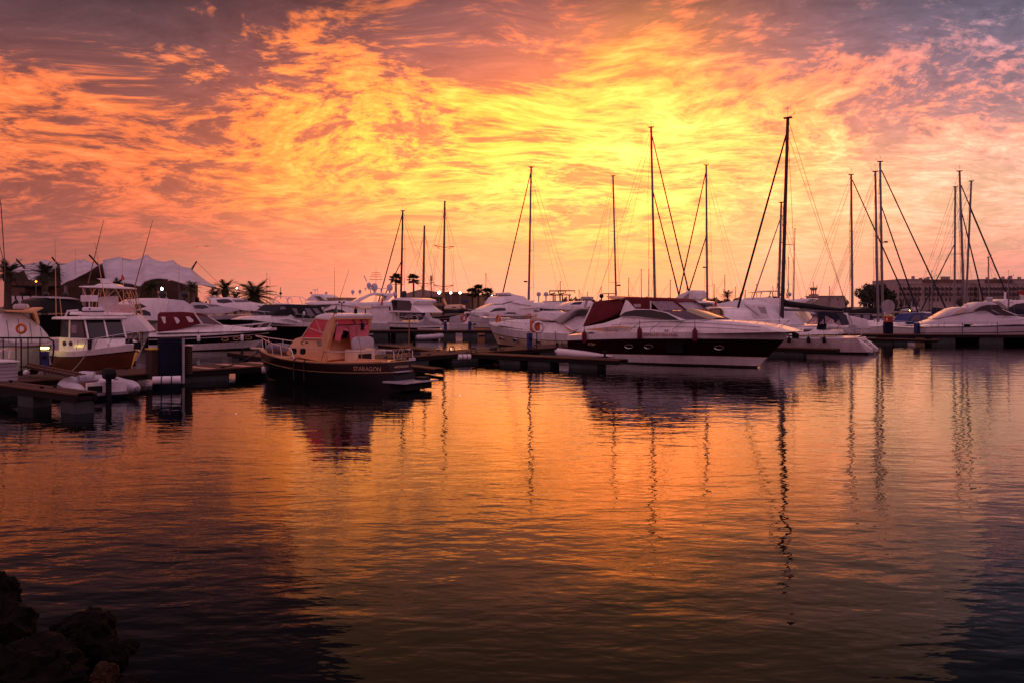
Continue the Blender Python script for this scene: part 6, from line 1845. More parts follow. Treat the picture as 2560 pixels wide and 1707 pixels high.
ar_, _ = b.house('radar_arch', zE((1180, 850), (1240, 790), (1400, 700), (1480, 680), (1630, 680), (1630, 700), (1500, 705), (1430, 730), (1300, 850), (1260, 895), (1240, 880)), 1.4, 'gel_grey', .9, .04)
cc, _ = b.house('cockpit_cover', zE((1260, 895), (1390, 800), (1440, 790), (1540, 850), (1570, 960), (1400, 975), (1270, 905)), 1.35, 'tarp', .5, .06)
b.plate('coaming', zE((1240, 870), (1260, 890), (1400, 970), (1440, 975), (1420, 990), (1380, 985)), 1.5, 'beige', None, b.root, t=.05)
b.ports((b.l(1244, 830, 1.6)[0], b.l(1286, 838, 1.6)[0], b.l(1346, 846, 1.6)[0]), .42, .24, .14)
b.rail(3.2, .62, 7, .35, .02, .12, top_bow=.12)
x, z = b.l(*zE((1590, 555))[0], .2)
MB().box((x, 0, z), (.95, .5, .24)).build('radar', 'gel_grey', b.root, smooth=None, bevel=.06)
MB().tube([(x + .3, 0, z - 1.0), (x, 0, z - .1)], .1, 6).build('radar_post', 'gel_grey', b.root, smooth=60)
x, z = b.l(*zE((440, 838))[0], 1.0)
o = thing('lifebuoy', 'orange and white lifebuoy on the bow rail of the open cruiser', 'lifebuoy', b.world(x, b.near*.9, z), b.a)
MB().torus((0, 0, 0), .36, .1, (.5, 1, 0), 20, 8).build('ring', 'orange', o, smooth=60)
line_thing(b.world(1.2, b.near*1.5, 1.5), onz(1392, 866, .62), 'dark mooring rope from the open cruiser quarter to a walkway bollard', .25, .03)
# name plates on the pontoon edge
for p, s_, lb in ((at(1391, 876, 56.6), 'A12', 'small white berth plate left of the motor yacht stern'), (at(1029, 897, 46.6), 'A14', 'small white berth plate behind the launch stern')):
    o = thing('berth_plate', lb, 'sign', p + Vector((.04, -.06, 0)), math.atan2(U.y, U.x) - .25, 'white berth number plates')
    MB().box((0, 0, 0), (.42, .02, .17)).build('plate', 'plastic', o, smooth=None)
    text(s_, .13, 'ink_black', o, (0, -.014, 0), (math.radians(90), 0, 0))

# --- behind the motor yacht, towards the right
mf5, h, w = mini_fly('white cruiser with a slanting radar arch behind the yacht screen', 1770, 1690, 100, zF((120, 650), (230, 640), (420, 600), (560, 620), (560, 700), (150, 700)))
mf5.house('radar_arch', zF((125, 585), (220, 510), (350, 462), (405, 462), (425, 490), (415, 570), (320, 610), (330, 560), (330, 500), (215, 590), (200, 610)), 1.4, 'gel', .9, .04)
mf6, h, w = mini_fly('boat under a peaked dark navy cover right of the maroon canopy', 1775, 1690, 86, zF((200, 655), (300, 640), (430, 632), (560, 670), (650, 700), (600, 740), (380, 750)), 'navy', None, 1.5)
Bw = Boat('coupe_yacht', 'low coupe with black side glass and a small flag behind the yacht foredeck', 'boat', boat_pos(1812, 68), boat_pos(1700, 76))
b = Bw
b.hull(3.6, 1.5, 1.55, 1.9, tw=.9, rake=1.6, rows=(0, .2, .24, 1), mats=('antifoul', 'black_gel', 'gel'), deck='gel')
hs, wh = b.house('deckhouse', zF((330, 800), (380, 745), (470, 700), (560, 685), (700, 690), (760, 710), (790, 750), (820, 860), (500, 860)), 1.45, 'gel', .85, .07)
b.plate('side_window', zF((460, 775), (520, 735), (610, 706), (730, 702), (765, 740), (800, 850), (640, 820)), 1.45, 'glass', wh, hs)
b.plate('grey_blind', zF((620, 722), (725, 722), (745, 830), (650, 825)), 1.45, 'glass_tint', wh, hs, out=.03)
x, z = b.l(*zF((735, 695))[0], 1.0)
flag_on(b.root, (x, b.near*1.2, z - .1), 1.0, (0, .0), ('yellow', 'redcloth'), .45)
Tc = Boat('covered_cruiser', 'big cruiser wrapped in a pale grey tarpaulin behind the yacht bow', 'boat', boat_pos(1925, 66), boat_pos(1770, 74))
b = Tc
b.hull(4.0, 1.4, 1.5, 1.9, tw=.9, rake=1.6, rows=(0, .2, .24, 1), mats=('antifoul', 'black_gel', 'gel'), deck='gel')
tp_, wt3 = b.house('tarpaulin', zF((560, 660), (640, 640), (760, 615), (880, 590), (960, 600), (1050, 650), (1290, 650), (1340, 760), (1420, 880), (1440, 930), (900, 930), (770, 860), (720, 700)), 1.7, 'tarp', .6, .12)
b.plate('pleats', zF((1180, 680), (1290, 690), (1335, 780), (1250, 760)), 1.7, 'tarp_grey', wt3, tp_, t=.02)
rp_ = MB()
for q in (((1050, 655), (1240, 800)), ((780, 760), (900, 840)), ((960, 640), (930, 840))):
    p0, p1 = b.l(*zF(q[0])[0], 1.4), b.l(*zF(q[1])[0], 1.7)
    rp_.tube([(p0[0], b.near*(wt3(p0[1]) + .05), p0[1]), (p1[0], b.near*(wt3(p1[1]) + .05), p1[1])], .02, 4)
rp_.build('tie_rope', 'rope_dark', b.root, smooth=60)
fl_ = flag_on(b.root, (b.l(*zF((1035, 610))[0], 0)[0], 0, b.l(*zF((1035, 640))[0], 0)[1]), 1.0, (0, 0), ('redcloth', 'redcloth'), .4)
Fw = Boat('flybridge_yacht', 'white flybridge yacht with arched dark windows behind the tallest mast', 'boat', boat_pos(2060, 84), boat_pos(1880, 88))
b = Fw
b.hull(4.4, 1.6, 1.7, 2.2, tw=.9, rake=1.8, rows=(0, .2, .24, 1), mats=('antifoul', 'black_gel', 'gel'), deck='gel')
hs, wh = b.house('deckhouse', zF((1230, 880), (1290, 700), (1300, 600), (1320, 575), (1560, 568), (1600, 590), (1950, 570), (1980, 575), (1880, 630), (1700, 640), (1720, 760), (1760, 880)), 1.9, 'gel', .85, .08)
b.plate('side_window', zF((1310, 705), (1390, 720), (1450, 760), (1490, 800), (1350, 790)), 1.9, 'glass', wh, hs)
b.plate('side_window', zF((1390, 835), (1520, 835), (1530, 860), (1420, 865)), 1.9, 'glass', wh, hs)
b.plate('fly_line', zF((1270, 640), (1700, 655), (1700, 665), (1270, 650)), 1.9, 'gel_grey', wh, hs)
b.house('stern_frame', zF((1790, 750), (1830, 745), (1910, 860), (1900, 880), (1880, 870)), 1.7, 'cream', .95, .03)
Hc = Boat('flybridge_boat', 'boat with a cream flat bimini roof and two domes behind the tallest mast', 'boat', boat_pos(1990, 128), boat_pos(1880, 126))
b = Hc
b.hull(4.2, 1.8, 1.9, 2.2, tw=.9, rake=1.6, rows=(0, .2, .24, 1), mats=('antifoul', 'navy_gel', 'gel'), deck='gel')
b.house('deckhouse', zF((1180, 600), (1220, 560), (1620, 555), (1660, 620)), 1.7, 'gel', .9, .05)
b.house('bimini', zF((1245, 488), (1300, 472), (1420, 465), (1560, 472), (1570, 482), (1400, 482), (1300, 492)), 1.6, 'cream', .9, .02)
fr = MB()
for px in (1300, 1420, 1545):
    p0, p1 = b.l(*zF((px, 480))[0], 1.2), b.l(*zF((px - 20, 570))[0], 1.2)
    for sd in (1, -1): fr.tube([(p0[0], sd*1.2, p0[1]), (p1[0], sd*1.3, p1[1])], .05, 5)
fr.build('bimini_frame', 'gel', b.root, smooth=60)
for px in (1480, 1620):
    x, z = b.l(*zF((px, 520))[0], 0)
    MB().ball((x, b.near*1.2, z), .30, 12, sq=(1, 1, 1.15)).build('dome', 'dome', b.root, smooth=60)

# --- sport cruiser at the right edge
Sr = Boat('sport_cruiser', 'lilac white sport cruiser with curved arch and grey windscreen at the right edge', 'boat', boat_pos(2300, 79), boat_pos(2660, 76.5))
b = Sr
b.hull(4.0, 1.42, 1.55, 1.9, tw=.9, rake=2.2, p=2.2, rows=(0, .16, .50, .56, .6, .72, .76, 1), mats=('antifoul', 'black_gel', 'lilac', 'maroon_gel', 'lilac', 'maroon_gel', 'lilac'), deck='lilac', camber=.15)
hs, wh = b.house('coachroof', zR((640, 1030), (740, 1000), (1000, 925), (1300, 870), (1620, 830), (1660, 850), (1760, 905), (2100, 915), (2400, 960), (2500, 1040)), 1.65, 'lilac', .78, .08)
ar_, wa_ = b.house('hard_top', zR((860, 950), (980, 880), (1120, 800), (1250, 775), (1390, 770), (1480, 710), (1570, 697), (1700, 698), (1800, 740), (1830, 790), (1720, 742), (1620, 745), (1520, 775), (1390, 850), (1200, 880)), 1.55, 'lilac', .82, .05)
b.plate('arch_window', zR((1105, 885), (1160, 840), (1250, 800), (1330, 795), (1250, 850), (1190, 875)), 1.62, 'cream', None, b.root, t=.06)
b.plate('side_window', zR((1400, 838), (1500, 780), (1600, 748), (1680, 745), (1680, 825), (1600, 828)), 1.64, 'glass', None, b.root, t=.06)
b.plate('side_window', zR((1690, 745), (1780, 738), (1850, 800), (1700, 815)), 1.64, 'glass', None, b.root, t=.06)
b.plate('windscreen', zR((1700, 820), (1850, 812), (2060, 898), (1890, 910)), 1.64, 'glass', None, b.root, t=.06)
b.plate('screen_pillar', zR((1840, 812), (1858, 808), (2075, 895), (2060, 905)), 1.67, 'gel', None, b.root, t=.06)
x, z = b.l(*zR((1650, 645))[0], 0)
MB().lathe([(.12, -.5), (.3, -.15), (.32, .05), (.25, .12), (.02, .14)], (x, 0, z), 16).build('radar', 'gel_grey', b.root, smooth=50)
x, z = b.l(*zR((1330, 745))[0], 0)
MB().box((x, 0, z), (.7, .5, .22)).build('liferaft_case', 'gel', b.root, smooth=None, bevel=.06)
x0, x1 = b.l(*zR((965, 975))[0], 1.8)[0], b.l(*zR((2171, 905))[0], 1.8)[0]
b.rail(x0, .62, 6, .2, .02, .1, x1=x1 + 1, top_bow=.05)
xt = b.l(*zR((765, 1035))[0], 1.8)[0]
side_text(b, 'PREDATOR 2', .26, 'ink_black', xt, b.sheer(xt)*.87, .02, 1.5) if False else None
rp_ = MB()
for px in (1240, 1770):
    x = b.l(*zR((px, 1000))[0], 2.0)[0]
    rp_.tube([(x, b.near*(b.edge(x) + .03), b.sheer(x) + .5), (x, b.near*(b.edge(x) + .08), b.sheer(x) - .1), (x, b.near*(b.edge(x) + .05), .5)], .03, 5)
rp_.build('tie_rope', 'rope_dark', b.root, smooth=60)
Rr = Boat('flybridge_yacht', 'white yacht with overhanging flybridge and dark window cut by the right edge', 'boat', boat_pos(2490, 98), boat_pos(2800, 98))
b = Rr
b.hull(4.6, 1.8, 1.9, 2.3, tw=.9, rake=1.8, rows=(0, .2, .24, 1), mats=('antifoul', 'black_gel', 'gel'), deck='gel')
hs, wh = b.house('deckhouse', zR((1820, 690), (1850, 680), (1940, 655), (2050, 672), (2400, 665), (2800, 700), (2900, 900), (2050, 890), (1920, 775)), 2.0, 'gel', .88, .07)
b.plate('side_window', zR((1940, 790), (2060, 730), (2171, 715), (2500, 720), (2550, 850), (2080, 870)), 2.0, 'glass', wh, hs)
x, z = b.l(*zR((1885, 600))[0], 0)
MB().tube([(x, 0, z - 1.4), (x, 0, z + .4)], .12, 6).build('post', 'gel', b.root, smooth=60)
b2 = Boat('moored_ship', 'pale raised bow with a red rail cut by the right edge above the yacht', 'boat', boat_pos(2750, 118), boat_pos(2545, 118))
b2.hull(5, 4.2, 4.5, 5.9, tw=.9, rake=2.2, rows=(0, .15, .9, 1), mats=('antifoul', 'gel', 'red'), deck='gel')

# --- the white inflatable with outboard in front
Ri = Boat('rubber_dinghy', 'white rubber dinghy with black outboard lying by the near pontoon', 'dinghy', (-15.4, 30.55), heading=math.atan2(.72, -.69), L=3.4)
b = Ri
tb = MB()
for sd in (1, -1):
    pts = []
    for k in range(11):
        u = k / 10
        x = -.35 + 3.3*u
        y = sd*(.98 if u < .62 else .98*(1 - ((u - .62)/.38)**2*.85))
        pts.append((x, y, .36 + .34*max(0, u - .45)**1.5))
    radii = [.10, .24, .28] + [.28]*7 + [.26]
    rings = []
    for k, p_ in enumerate(pts):
        rings.append([(p_[0], p_[1] + radii[k]*math.cos(a), p_[2] + radii[k]*math.sin(a)) for a in [2*math.pi*i/14 for i in range(14)]])
    o_ = MB().loft(rings, True, True).build('tube', 'hypalon', b.root, smooth=60)
    MB().lathe([(.11, -.02), (.08, .05), (.01, .06)], n=10).build('end_cap', 'hypalon_grey', o_, smooth=50, loc=(-.38, sd*.98, .36)).rotation_euler = (0, -math.pi/2, 0)
    MB().tube([(.6, sd*1.25, .42), (1.2, sd*1.27, .46), (1.8, sd*1.22, .5)], .02, 5).build('grab_line', 'rope_dark', o_, smooth=60)
MB().tube([(2.75, .35, .62), (2.98, 0, .66), (2.75, -.35, .62)], .25, 12).build('bow_tube', 'hypalon', b.root, smooth=60)
MB().box((1.2, 0, .22), (2.6, 1.5, .1)).build('floor', 'hypalon_grey', b.root, smooth=None)
tr_ = MB().box((.05, 0, .42), (.08, 1.45, .48)).build('transom', 'plastic', b.root, smooth=None, bevel=.02)
MB().box((.0, b.near*.42, .40), (.05, .5, .26)).build('transom_pad', 'rubber', tr_, smooth=None)
MB().box((1.1, 0, .66), (.3, 1.4, .06)).build('seat', 'hypalon_grey', b.root, smooth=None, bevel=.02)
om = thing('outboard_motor', 'black outboard motor tilted on the white dinghy transom', 'outboard motor', b.world(-.15, 0, .0), b.a)
MB().loft([[(-.28, -.19, .78), (.18, -.17, .80), (.18, .17, .80), (-.28, .19, .78)], [(-.34, -.21, 1.0), (.20, -.19, 1.02), (.20, .19, 1.02), (-.34, .21, 1.0)], [(-.26, -.16, 1.18), (.12, -.15, 1.2), (.12, .15, 1.2), (-.26, .16, 1.18)]], True, True).build('cowl', 'rubber', om, smooth=None, bevel=.05)
MB().box((-.05, 0, .35), (.22, .16, .9)).build('leg', 'rubber', om, smooth=None, bevel=.03)
MB().tube([(.15, .05, .95), (.65, .12, 1.0)], .03, 6).build('tiller', 'rubber', om, smooth=60)
ft = thing('fuel_tank', 'orange fuel tank inside the white dinghy', 'fuel tank', b.world(1.25, b.near*.25, .5), b.a + .2)
MB().box((0, 0, 0), (.62, .32, .22)).build('tank', 'orange', ft, smooth=None, bevel=.05)
MB().lathe([(.05, .1), (.05, .16), (.01, .17)], n=10).build('cap', 'rubber', ft, smooth=50)
wb = thing('white_bundle', 'white cloth bundle beside the outboard in the dinghy', 'bundle', b.world(.75, -b.near*.2, .62), .3)
MB().ball((0, 0, 0), .24, 12, sq=(1.2, .9, .7)).ball((.2, .1, .12), .14, 10).build('cloth', 'tarp', wb, smooth=60)

# --- smaller boats that fill the rows
rs = random.Random(8)
def small_boat(label, px, Y, L, side, kind, hullm='gel', cov='navy', z0=1.0, name='small_cruiser'):
    c = boat_pos(px, Y)
    d = Vector((side, rs.uniform(-.45, .1))).normalized()
    bb = Boat(name, label, 'boat', (c[0] - d.x*L/2, c[1] - d.y*L/2), heading=math.atan2(d.y, d.x), L=L, group='small boats in the far rows')
    bm_ = L*.32
    bb.hull(bm_, z0, z0 + .05, z0*1.35, tw=.88, rake=L*.13, rows=(0, .22, .27, .8, .84, 1), mats=('antifoul', 'navy_gel', hullm, 'black_gel', hullm), deck='gel', n=12)
    h = [c_ for c_ in bb.root.children]
    if kind == 'canopy':
        bb.house('cabin', [(L*.4, z0), (L*.42, z0 + .55), (L*.7, z0 + .5), (L*.88, z0 + .25), (L*.9, z0)], bm_*.36, 'gel', .85, .05, px=False)
        cn, wc_ = bb.house('canopy', [(L*.08, z0), (L*.1, z0 + 1.5), (L*.3, z0 + 1.75), (L*.5, z0 + 1.6), (L*.6, z0 + .55), (L*.55, z0)], bm_*.42, cov, .84, .06, px=False)
        bb.plate('canopy_window', [(L*.16, z0 + .7), (L*.16, z0 + 1.3), (L*.28, z0 + 1.35), (L*.28, z0 + .7)], bm_*.42, 'glass_tint', wc_, cn, px=False)
        bb.plate('canopy_window', [(L*.34, z0 + .7), (L*.34, z0 + 1.35), (L*.46, z0 + 1.3), (L*.53, z0 + .7)], bm_*.42, 'glass_tint', wc_, cn, px=False)
    elif kind == 'fly':
        hs_, wh_2 = bb.house('deckhouse', [(L*.15, z0), (L*.16, z0 + 1.35), (L*.5, z0 + 1.35), (L*.66, z0 + .4), (L*.9, z0 + .2), (L*.9, z0)], bm_*.42, 'gel', .86, .06, px=False)
        bb.plate('side_window', [(L*.2, z0 + .65), (L*.2, z0 + 1.1), (L*.5, z0 + 1.15), (L*.58, z0 + .65)], bm_*.42, 'glass', wh_2, hs_, px=False)
        bb.house('flybridge', [(L*.1, z0 + 1.37), (L*.1, z0 + 1.85), (L*.42, z0 + 1.9), (L*.5, z0 + 1.37)], bm_*.42, 'gel', .9, .05, px=False)
        bb.house('bimini', [(L*.1, z0 + 3.0), (L*.14, z0 + 3.12), (L*.36, z0 + 3.12), (L*.4, z0 + 3.02)], bm_*.38, cov, .95, .02, px=False)
        fr_ = MB()
        for sd in (1, -1):
            for xx in (.14, .36): fr_.tube([(L*xx, sd*bm_*.34, z0 + 3.0), (L*xx + .1, sd*bm_*.38, z0 + 1.85)], .03, 5)
        fr_.build('bimini_frame', 'steel', bb.root, smooth=60)
    else:
        hs_, wh_2 = bb.house('pilot_house', [(L*.3, z0), (L*.32, z0 + 1.7), (L*.6, z0 + 1.7), (L*.68, z0 + .8), (L*.9, z0 + .3), (L*.9, z0)], bm_*.36, 'gel', .9, .05, px=False)
        bb.plate('side_window', [(L*.35, z0 + .9), (L*.35, z0 + 1.5), (L*.58, z0 + 1.5), (L*.63, z0 + .9)], bm_*.36, 'glass', wh_2, hs_, px=False)
        bb.house('stern_cover', [(L*.02, z0), (L*.03, z0 + .9), (L*.3, z0 + 1.4), (L*.3, z0)], bm_*.42, cov, .7, .06, px=False)
    bb.rail(L*.5, .5, 4, .1, .02, .08, top_bow=.2)
    return bb
small_boat('small white boat with navy canopy just left of the grey round sign', 2115, 112, 9, -1, 'canopy')
small_boat('small white flybridge boat with navy bimini beyond the grey round sign', 2215, 124, 10, 1, 'fly')
small_boat('small boat with blue canopy below the left corner of the hotel', 2262, 104, 9, -1, 'canopy', cov='blue')
small_boat('small white pilot house boat before the hotel middle', 2330, 118, 9, 1, 'pilot', cov='navy')
small_boat('small flybridge boat with black bimini before the hotel right half', 2425, 112, 10, -1, 'fly', cov='black')
small_boat('small white boat with white canopy right of the white shed', 2050, 130, 9, 1, 'canopy', cov='tarp')
small_boat('small pilot house boat half hidden by the long black boom cover', 2085, 100, 8, -1, 'pilot', cov='tarp')
small_boat('small white boat moored under the ketch bowsprit', 1188, 120, 8, 1, 'pilot', cov='tarp_grey')
small_boat('small dark boat lying left of the wooden ketch', 1012, 128, 8, -1, 'canopy', 'navy_gel', 'black')
small_boat('small flybridge boat beyond the open cruiser arch', 1415, 116, 9, 1, 'fly', cov='tarp')
small_boat('small flybridge boat with cream bimini behind the maroon soft top', 1575, 124, 10, -1, 'fly', cov='cream')
small_boat('small white boat with navy canopy below the pale mast', 1745, 116, 9, -1, 'canopy')
small_boat('small white boat between the two sleek yachts and the black canopy', 700, 130, 8, 1, 'fly', cov='tarp')
# ================================================================ old ketch with two wooden masts
Kt = Boat('wooden_ketch', 'old blue hulled ketch with two tall timber masts and furled brown sails', 'boat', boat_pos(1020, 142), boat_pos(1205, 136))
b = Kt
b.hull(5.2, 2.0, 1.75, 2.9, tw=.7, rake=1.6, p=2.0, rows=(0, .2, .52, .56, .8, .84, 1), mats=('antifoul', 'navy_gel', 'beige', 'navy_gel', 'beige', 'navy_gel'), deck='teak')
b.house('deckhouse', zoomed(1020, 690, .09354)((540, 890), (560, 830), (640, 800), (900, 800), (905, 890)), 1.5, 'brown', .92, .04)
cb, wcb = b.house('cabin', zoomed(1020, 690, .09354)((960, 885), (970, 820), (1080, 780), (1300, 790), (1310, 885)), 1.6, 'cream', .92, .04)
b.plate('cabin_window', zoomed(1020, 690, .09354)((1170, 835), (1285, 835), (1285, 860), (1170, 860)), 1.6, 'glass', wcb, cb)
b.plate('blue_sheet', zoomed(1020, 690, .09354)((900, 1020), (980, 910), (1350, 920), (1360, 1010)), 2.62, 'navy', None, b.root, t=.05)
def ketch_mast(px_t, py_t, px_b, py_b, sp):
    Y = 139
    p0, p1 = at(px_b, py_b, Y), at(px_t, py_t, Y)
    inv = b.root.matrix_world
    def loc(p):
        q = Vector((p.x, p.y)) - b.p
        return (q.dot(b.d), q.dot(b.n), p.z)
    base = (loc(p0)[0], 0, 1.8)
    top = (loc(p1)[0], 0, p1.z)
    o = MB().tube([base, top], .26, 10, .17).build('mast', 'mast_wood', b.root, smooth=60)
    rig = MB()
    for f in sp:
        z = base[2] + (top[2] - base[2])*f; x = base[0] + (top[0] - base[0])*f
        m_ = MB().tube([(x - .9, -1.9, z + .22), (x, 0, z - .1), (x + .9, 1.9, z + .22)], .06, 5).tube([(x - .9, -1.9, z + .22), (x, 0, z - .75), (x + .9, 1.9, z + .22)], .04, 5)
        m_.build('spreader', 'mast_wood', o, smooth=60)
        for sd in (1, -1): rig.tube([(top[0], 0, top[2] - .5), (x + .9*sd, 1.9*sd, z + .22), (base[0] + .4*sd, 2.4*sd, 1.9)], .018, 4)
    for dx in (-7, -3.5, 3.5, 7): rig.tube([(top[0], 0, top[2] - .3 - abs(dx)*.25), (base[0] + dx, 0, 2.2)], .018, 4)
    rig.build('rigging', 'wire', b.root, smooth=60)
ketch_mast(1048, 562, 1043, 745, (.36,))
ketch_mast(1112.4, 503, 1107, 757, (.26, .60))
MB().tube([b.l(1046, 762, 0)[0:1] + (0, 2.9), b.l(1100, 757, 0)[0:1] + (0, 3.1)], .22, 8).tube([b.l(1108, 747, 0)[0:1] + (0, 4.8), b.l(1116, 757, 0)[0:1] + (0, 3.5), b.l(1155, 757, 0)[0:1] + (0, 3.6)], .28, 8).build('furled_sail', 'beige', b.root, smooth=60)
MB().tube([b.l(1046, 764, 0)[0:1] + (0, 2.6), b.l(1102, 760, 0)[0:1] + (0, 2.75)], .1, 6).tube([b.l(1108, 760, 0)[0:1] + (0, 3.1), b.l(1160, 759, 0)[0:1] + (0, 3.2)], .1, 6).build('boom', 'mast_wood', b.root, smooth=60)

# ================================================================ sailing yachts
def yacht(label, top, base, Y, side, L=13, r=.13, mat='alu', spread=(.36, .62), forestay=None, furl=True, inner=None, cover='navy', boom=True, radar=None, group='sailing yachts', windex=True, beam=3.6, hullmat='gel', boat=None, mastx=None, name='sailing_yacht', depth_dir=-.35, backstay=True, boom_len=.36, hood=True, wire=.018, sprw=1.1):
    """top, base: photograph pixels of the masthead and of a low point on the mast; side: +1 bow to the right"""
    s = 1 / .91875
    t = at(top[0]*s, top[1]*s, Y); q = at(base[0]*s, base[1]*s, Y)
    k = (1.6 - q.z) / (t.z - q.z)
    foot = q.lerp(t, k)
    if boat is None:
        d = Vector((side, depth_dir)).normalized()
        st = Vector((foot.x, foot.y)) - d * (L * .56)
        B = Boat(name, label, 'sailboat', st, heading=math.atan2(d.y, d.x), L=L, group=group)
        B.hull(beam, 1.15, 1.1, 1.4, tw=.7, rake=1.1, p=2.0, tmax=.42, flare=.3, rows=(0, .24, .28, .9, .93, 1), mats=('antifoul', 'navy_gel', hullmat, 'navy_gel', hullmat), deck='gel', vee=.3, n=12)
        B.house('coachroof', [(L*.28, 1.1), (L*.30, 1.62), (L*.58, 1.58), (L*.70, 1.25), (L*.70, 1.1)], beam*.34, 'gel', .85, .05, px=False)
        if hood:
            B.house('spray_hood', [(L*.24, 1.5), (L*.25, 2.15), (L*.31, 2.2), (L*.36, 1.62)], beam*.33, cover, .8, .04, px=False)
    else:
        B = boat
    def loc(p):
        w = Vector((p.x, p.y)) - B.p
        return Vector((w.dot(B.d), w.dot(B.n), p.z))
    f, tt = loc(foot), loc(t)
    f.z = 1.15
    H = tt.z - f.z
    mp = lambda u: f.lerp(tt, u)
    mast = MB().tube([f, mp(.5), tt], r, 10, r*.8).build('mast', mat, B.root, smooth=60)
    mh = MB().box(tuple(tt + Vector((0, 0, .03))), (r*4.2, r*2, .10))
    if windex:
        mh.tube([tt, tt + Vector((0, 0, .9))], .014, 4).tube([tt + Vector((-.5, 0, .3)), tt + Vector((-.1, 0, .1))], .014, 4).tube([tt + Vector((-.5, 0, .18)), tt + Vector((-.5, 0, .45))], .02, 4)
        mh.tube([tt + Vector((.15, .2, .75)), tt + Vector((-.2, -.2, .82))], .014, 4)
    mh.build('masthead', 'mast_dark', mast, smooth=None)
    rig = MB(); be = beam*.46
    cp = lambda sd: Vector((f.x - .25, sd*be, 1.2))
    for i, u in enumerate(spread):
        c_ = mp(u); w = sprw * (1 - .22*i)
        sprd = MB()
        for sd in (1, -1):
            sprd.tube([c_, c_ + Vector((-.28, sd*w, .07))], .036, 5, .022)
        sprd.build('spreader', mat, mast, smooth=60)
        for sd in (1, -1):
            tip = c_ + Vector((-.28, sd*w, .07))
            up = mp(spread[i+1]) + Vector((-.28, sd*sprw*(1 - .22*(i+1)), .07)) if i + 1 < len(spread) else mp(.97)
            rig.tube([tip, up], wire, 4)
            if i == 0: rig.tube([cp(sd), tip], wire, 4)
            rig.tube([c_ + Vector((0, 0, -.1)), cp(sd) if i == 0 else mp(spread[i-1]) + Vector((-.28, sd*sprw*(1 - .22*(i-1)), .07))], wire*.8, 4)
    if backstay:
        rig.tube([tt, (.4, 0, 1.3)], wire, 4)
        rig.tube([mp(.93), (.6, -1.0, 1.3)], wire*.8, 4)
    # topping lift and halyards
    rig.tube([mp(.97), (f.x - .1, .12, 1.8)], wire*.8, 4)
    if boom: rig.tube([mp(.97), (f.x - L*boom_len, 0, 2.9)], wire*.8, 4)
    for fs, is_inner in ((forestay, False), (inner, True)):
        if not fs: continue
        (sx, sy), (ex, ey) = fs
        p0 = at(sx*s, sy*s, Y); u = min(1, (p0.z - f.z) / H)
        a = mp(u)
        # foot of the stay: where the photograph's line meets the boat's centre plane
        e0 = B.l(ex*s, ey*s, 0.0)
        e = Vector((e0[0], 0, e0[1]))
        dirv = (e - a)
        zend = 1.35
        e2 = a + dirv * ((a.z - zend) / (a.z - e.z))
        if furl:
            o = MB().tube([a.lerp(e2, .02), a.lerp(e2, .3), a.lerp(e2, .75), a.lerp(e2, .96), e2], r*.42, 7, r*.72).build('furled_foresail', cover if cover != 'tarp' else 'tarp_grey', B.root, smooth=60)
        rig.tube([a, e2], wire*1.4, 4)
    rig.build('rigging', 'wire', B.root, smooth=60)
    if boom:
        xb = f.x - L*boom_len
        MB().tube([(f.x - .1, 0, 2.55), (xb, 0, 2.65)], .09, 8).build('boom', mat, B.root, smooth=60)
        sc = MB()
        rings = []
        for i in range(9):
            u = i / 8
            x = f.x - .05 + (xb - f.x)*u
            hgt = .62*(1 - u)**.8 + .24; w = .16 - .04*u
            rings.append([(x, w*math.cos(a_), 2.62 + hgt*.45 + hgt*.5*math.sin(a_)) for a_ in [2*math.pi*j/10 for j in range(10)]])
        sc.loft(rings, True, True)
        sc.build('sail_cover', cover, B.root, smooth=50)
    if radar:
        u = radar
        c_ = mp(u)
        MB().tube([c_, c_ + Vector((.5, 0, 0))], .04, 5).lathe([(.16, 0), (.28, .03), (.28, .16), (.2, .22), (.02, .23)], tuple(c_ + Vector((.55, 0, -.05))), 14).build('radar', 'dome_dark', mast, smooth=50)
    return B, f, mp

# the tallest mast belongs to the white sailboat in front
s_ = .91875
B, f, mp = yacht(None, (1809.5, 272), (1797, 690), 64.3, -1, r=.155, mat='mast_dark', spread=(.42,), forestay=((1803, 300), (1690, 726)), cover='black', boom=False, boat=Sb, L=10.9, beam=3.8, backstay=True, sprw=1.5, wire=.016)
xb0, zb0 = Sb.l(2000, 772, 0); xe, ze = Sb.l(*z9((1225, 560))[0], 0)
MB().tube([(f.x - .15, 0, zb0 - .1), (xe, 0, ze - .15)], .1, 8).build('boom', 'alu', Sb.root, smooth=60)
rings = []
top_pts = z9((335, 395), (420, 430), (600, 455), (800, 480), (1000, 515), (1220, 540))
bot_pts = z9((335, 515), (420, 522), (600, 540), (800, 555), (1000, 570), (1220, 580))
for tpx, bpx in zip(top_pts, bot_pts):
    x, z1 = Sb.l(*tpx, 0); _, z0 = Sb.l(*bpx, 0)
    rings.append([(x, .2*math.cos(a), (z0 + z1)/2 + (z1 - z0)/2*math.sin(a)) for a in [2*math.pi*i/12 for i in range(12)]])
MB().loft(rings, True, True).build('sail_cover', 'black', Sb.root, smooth=50)

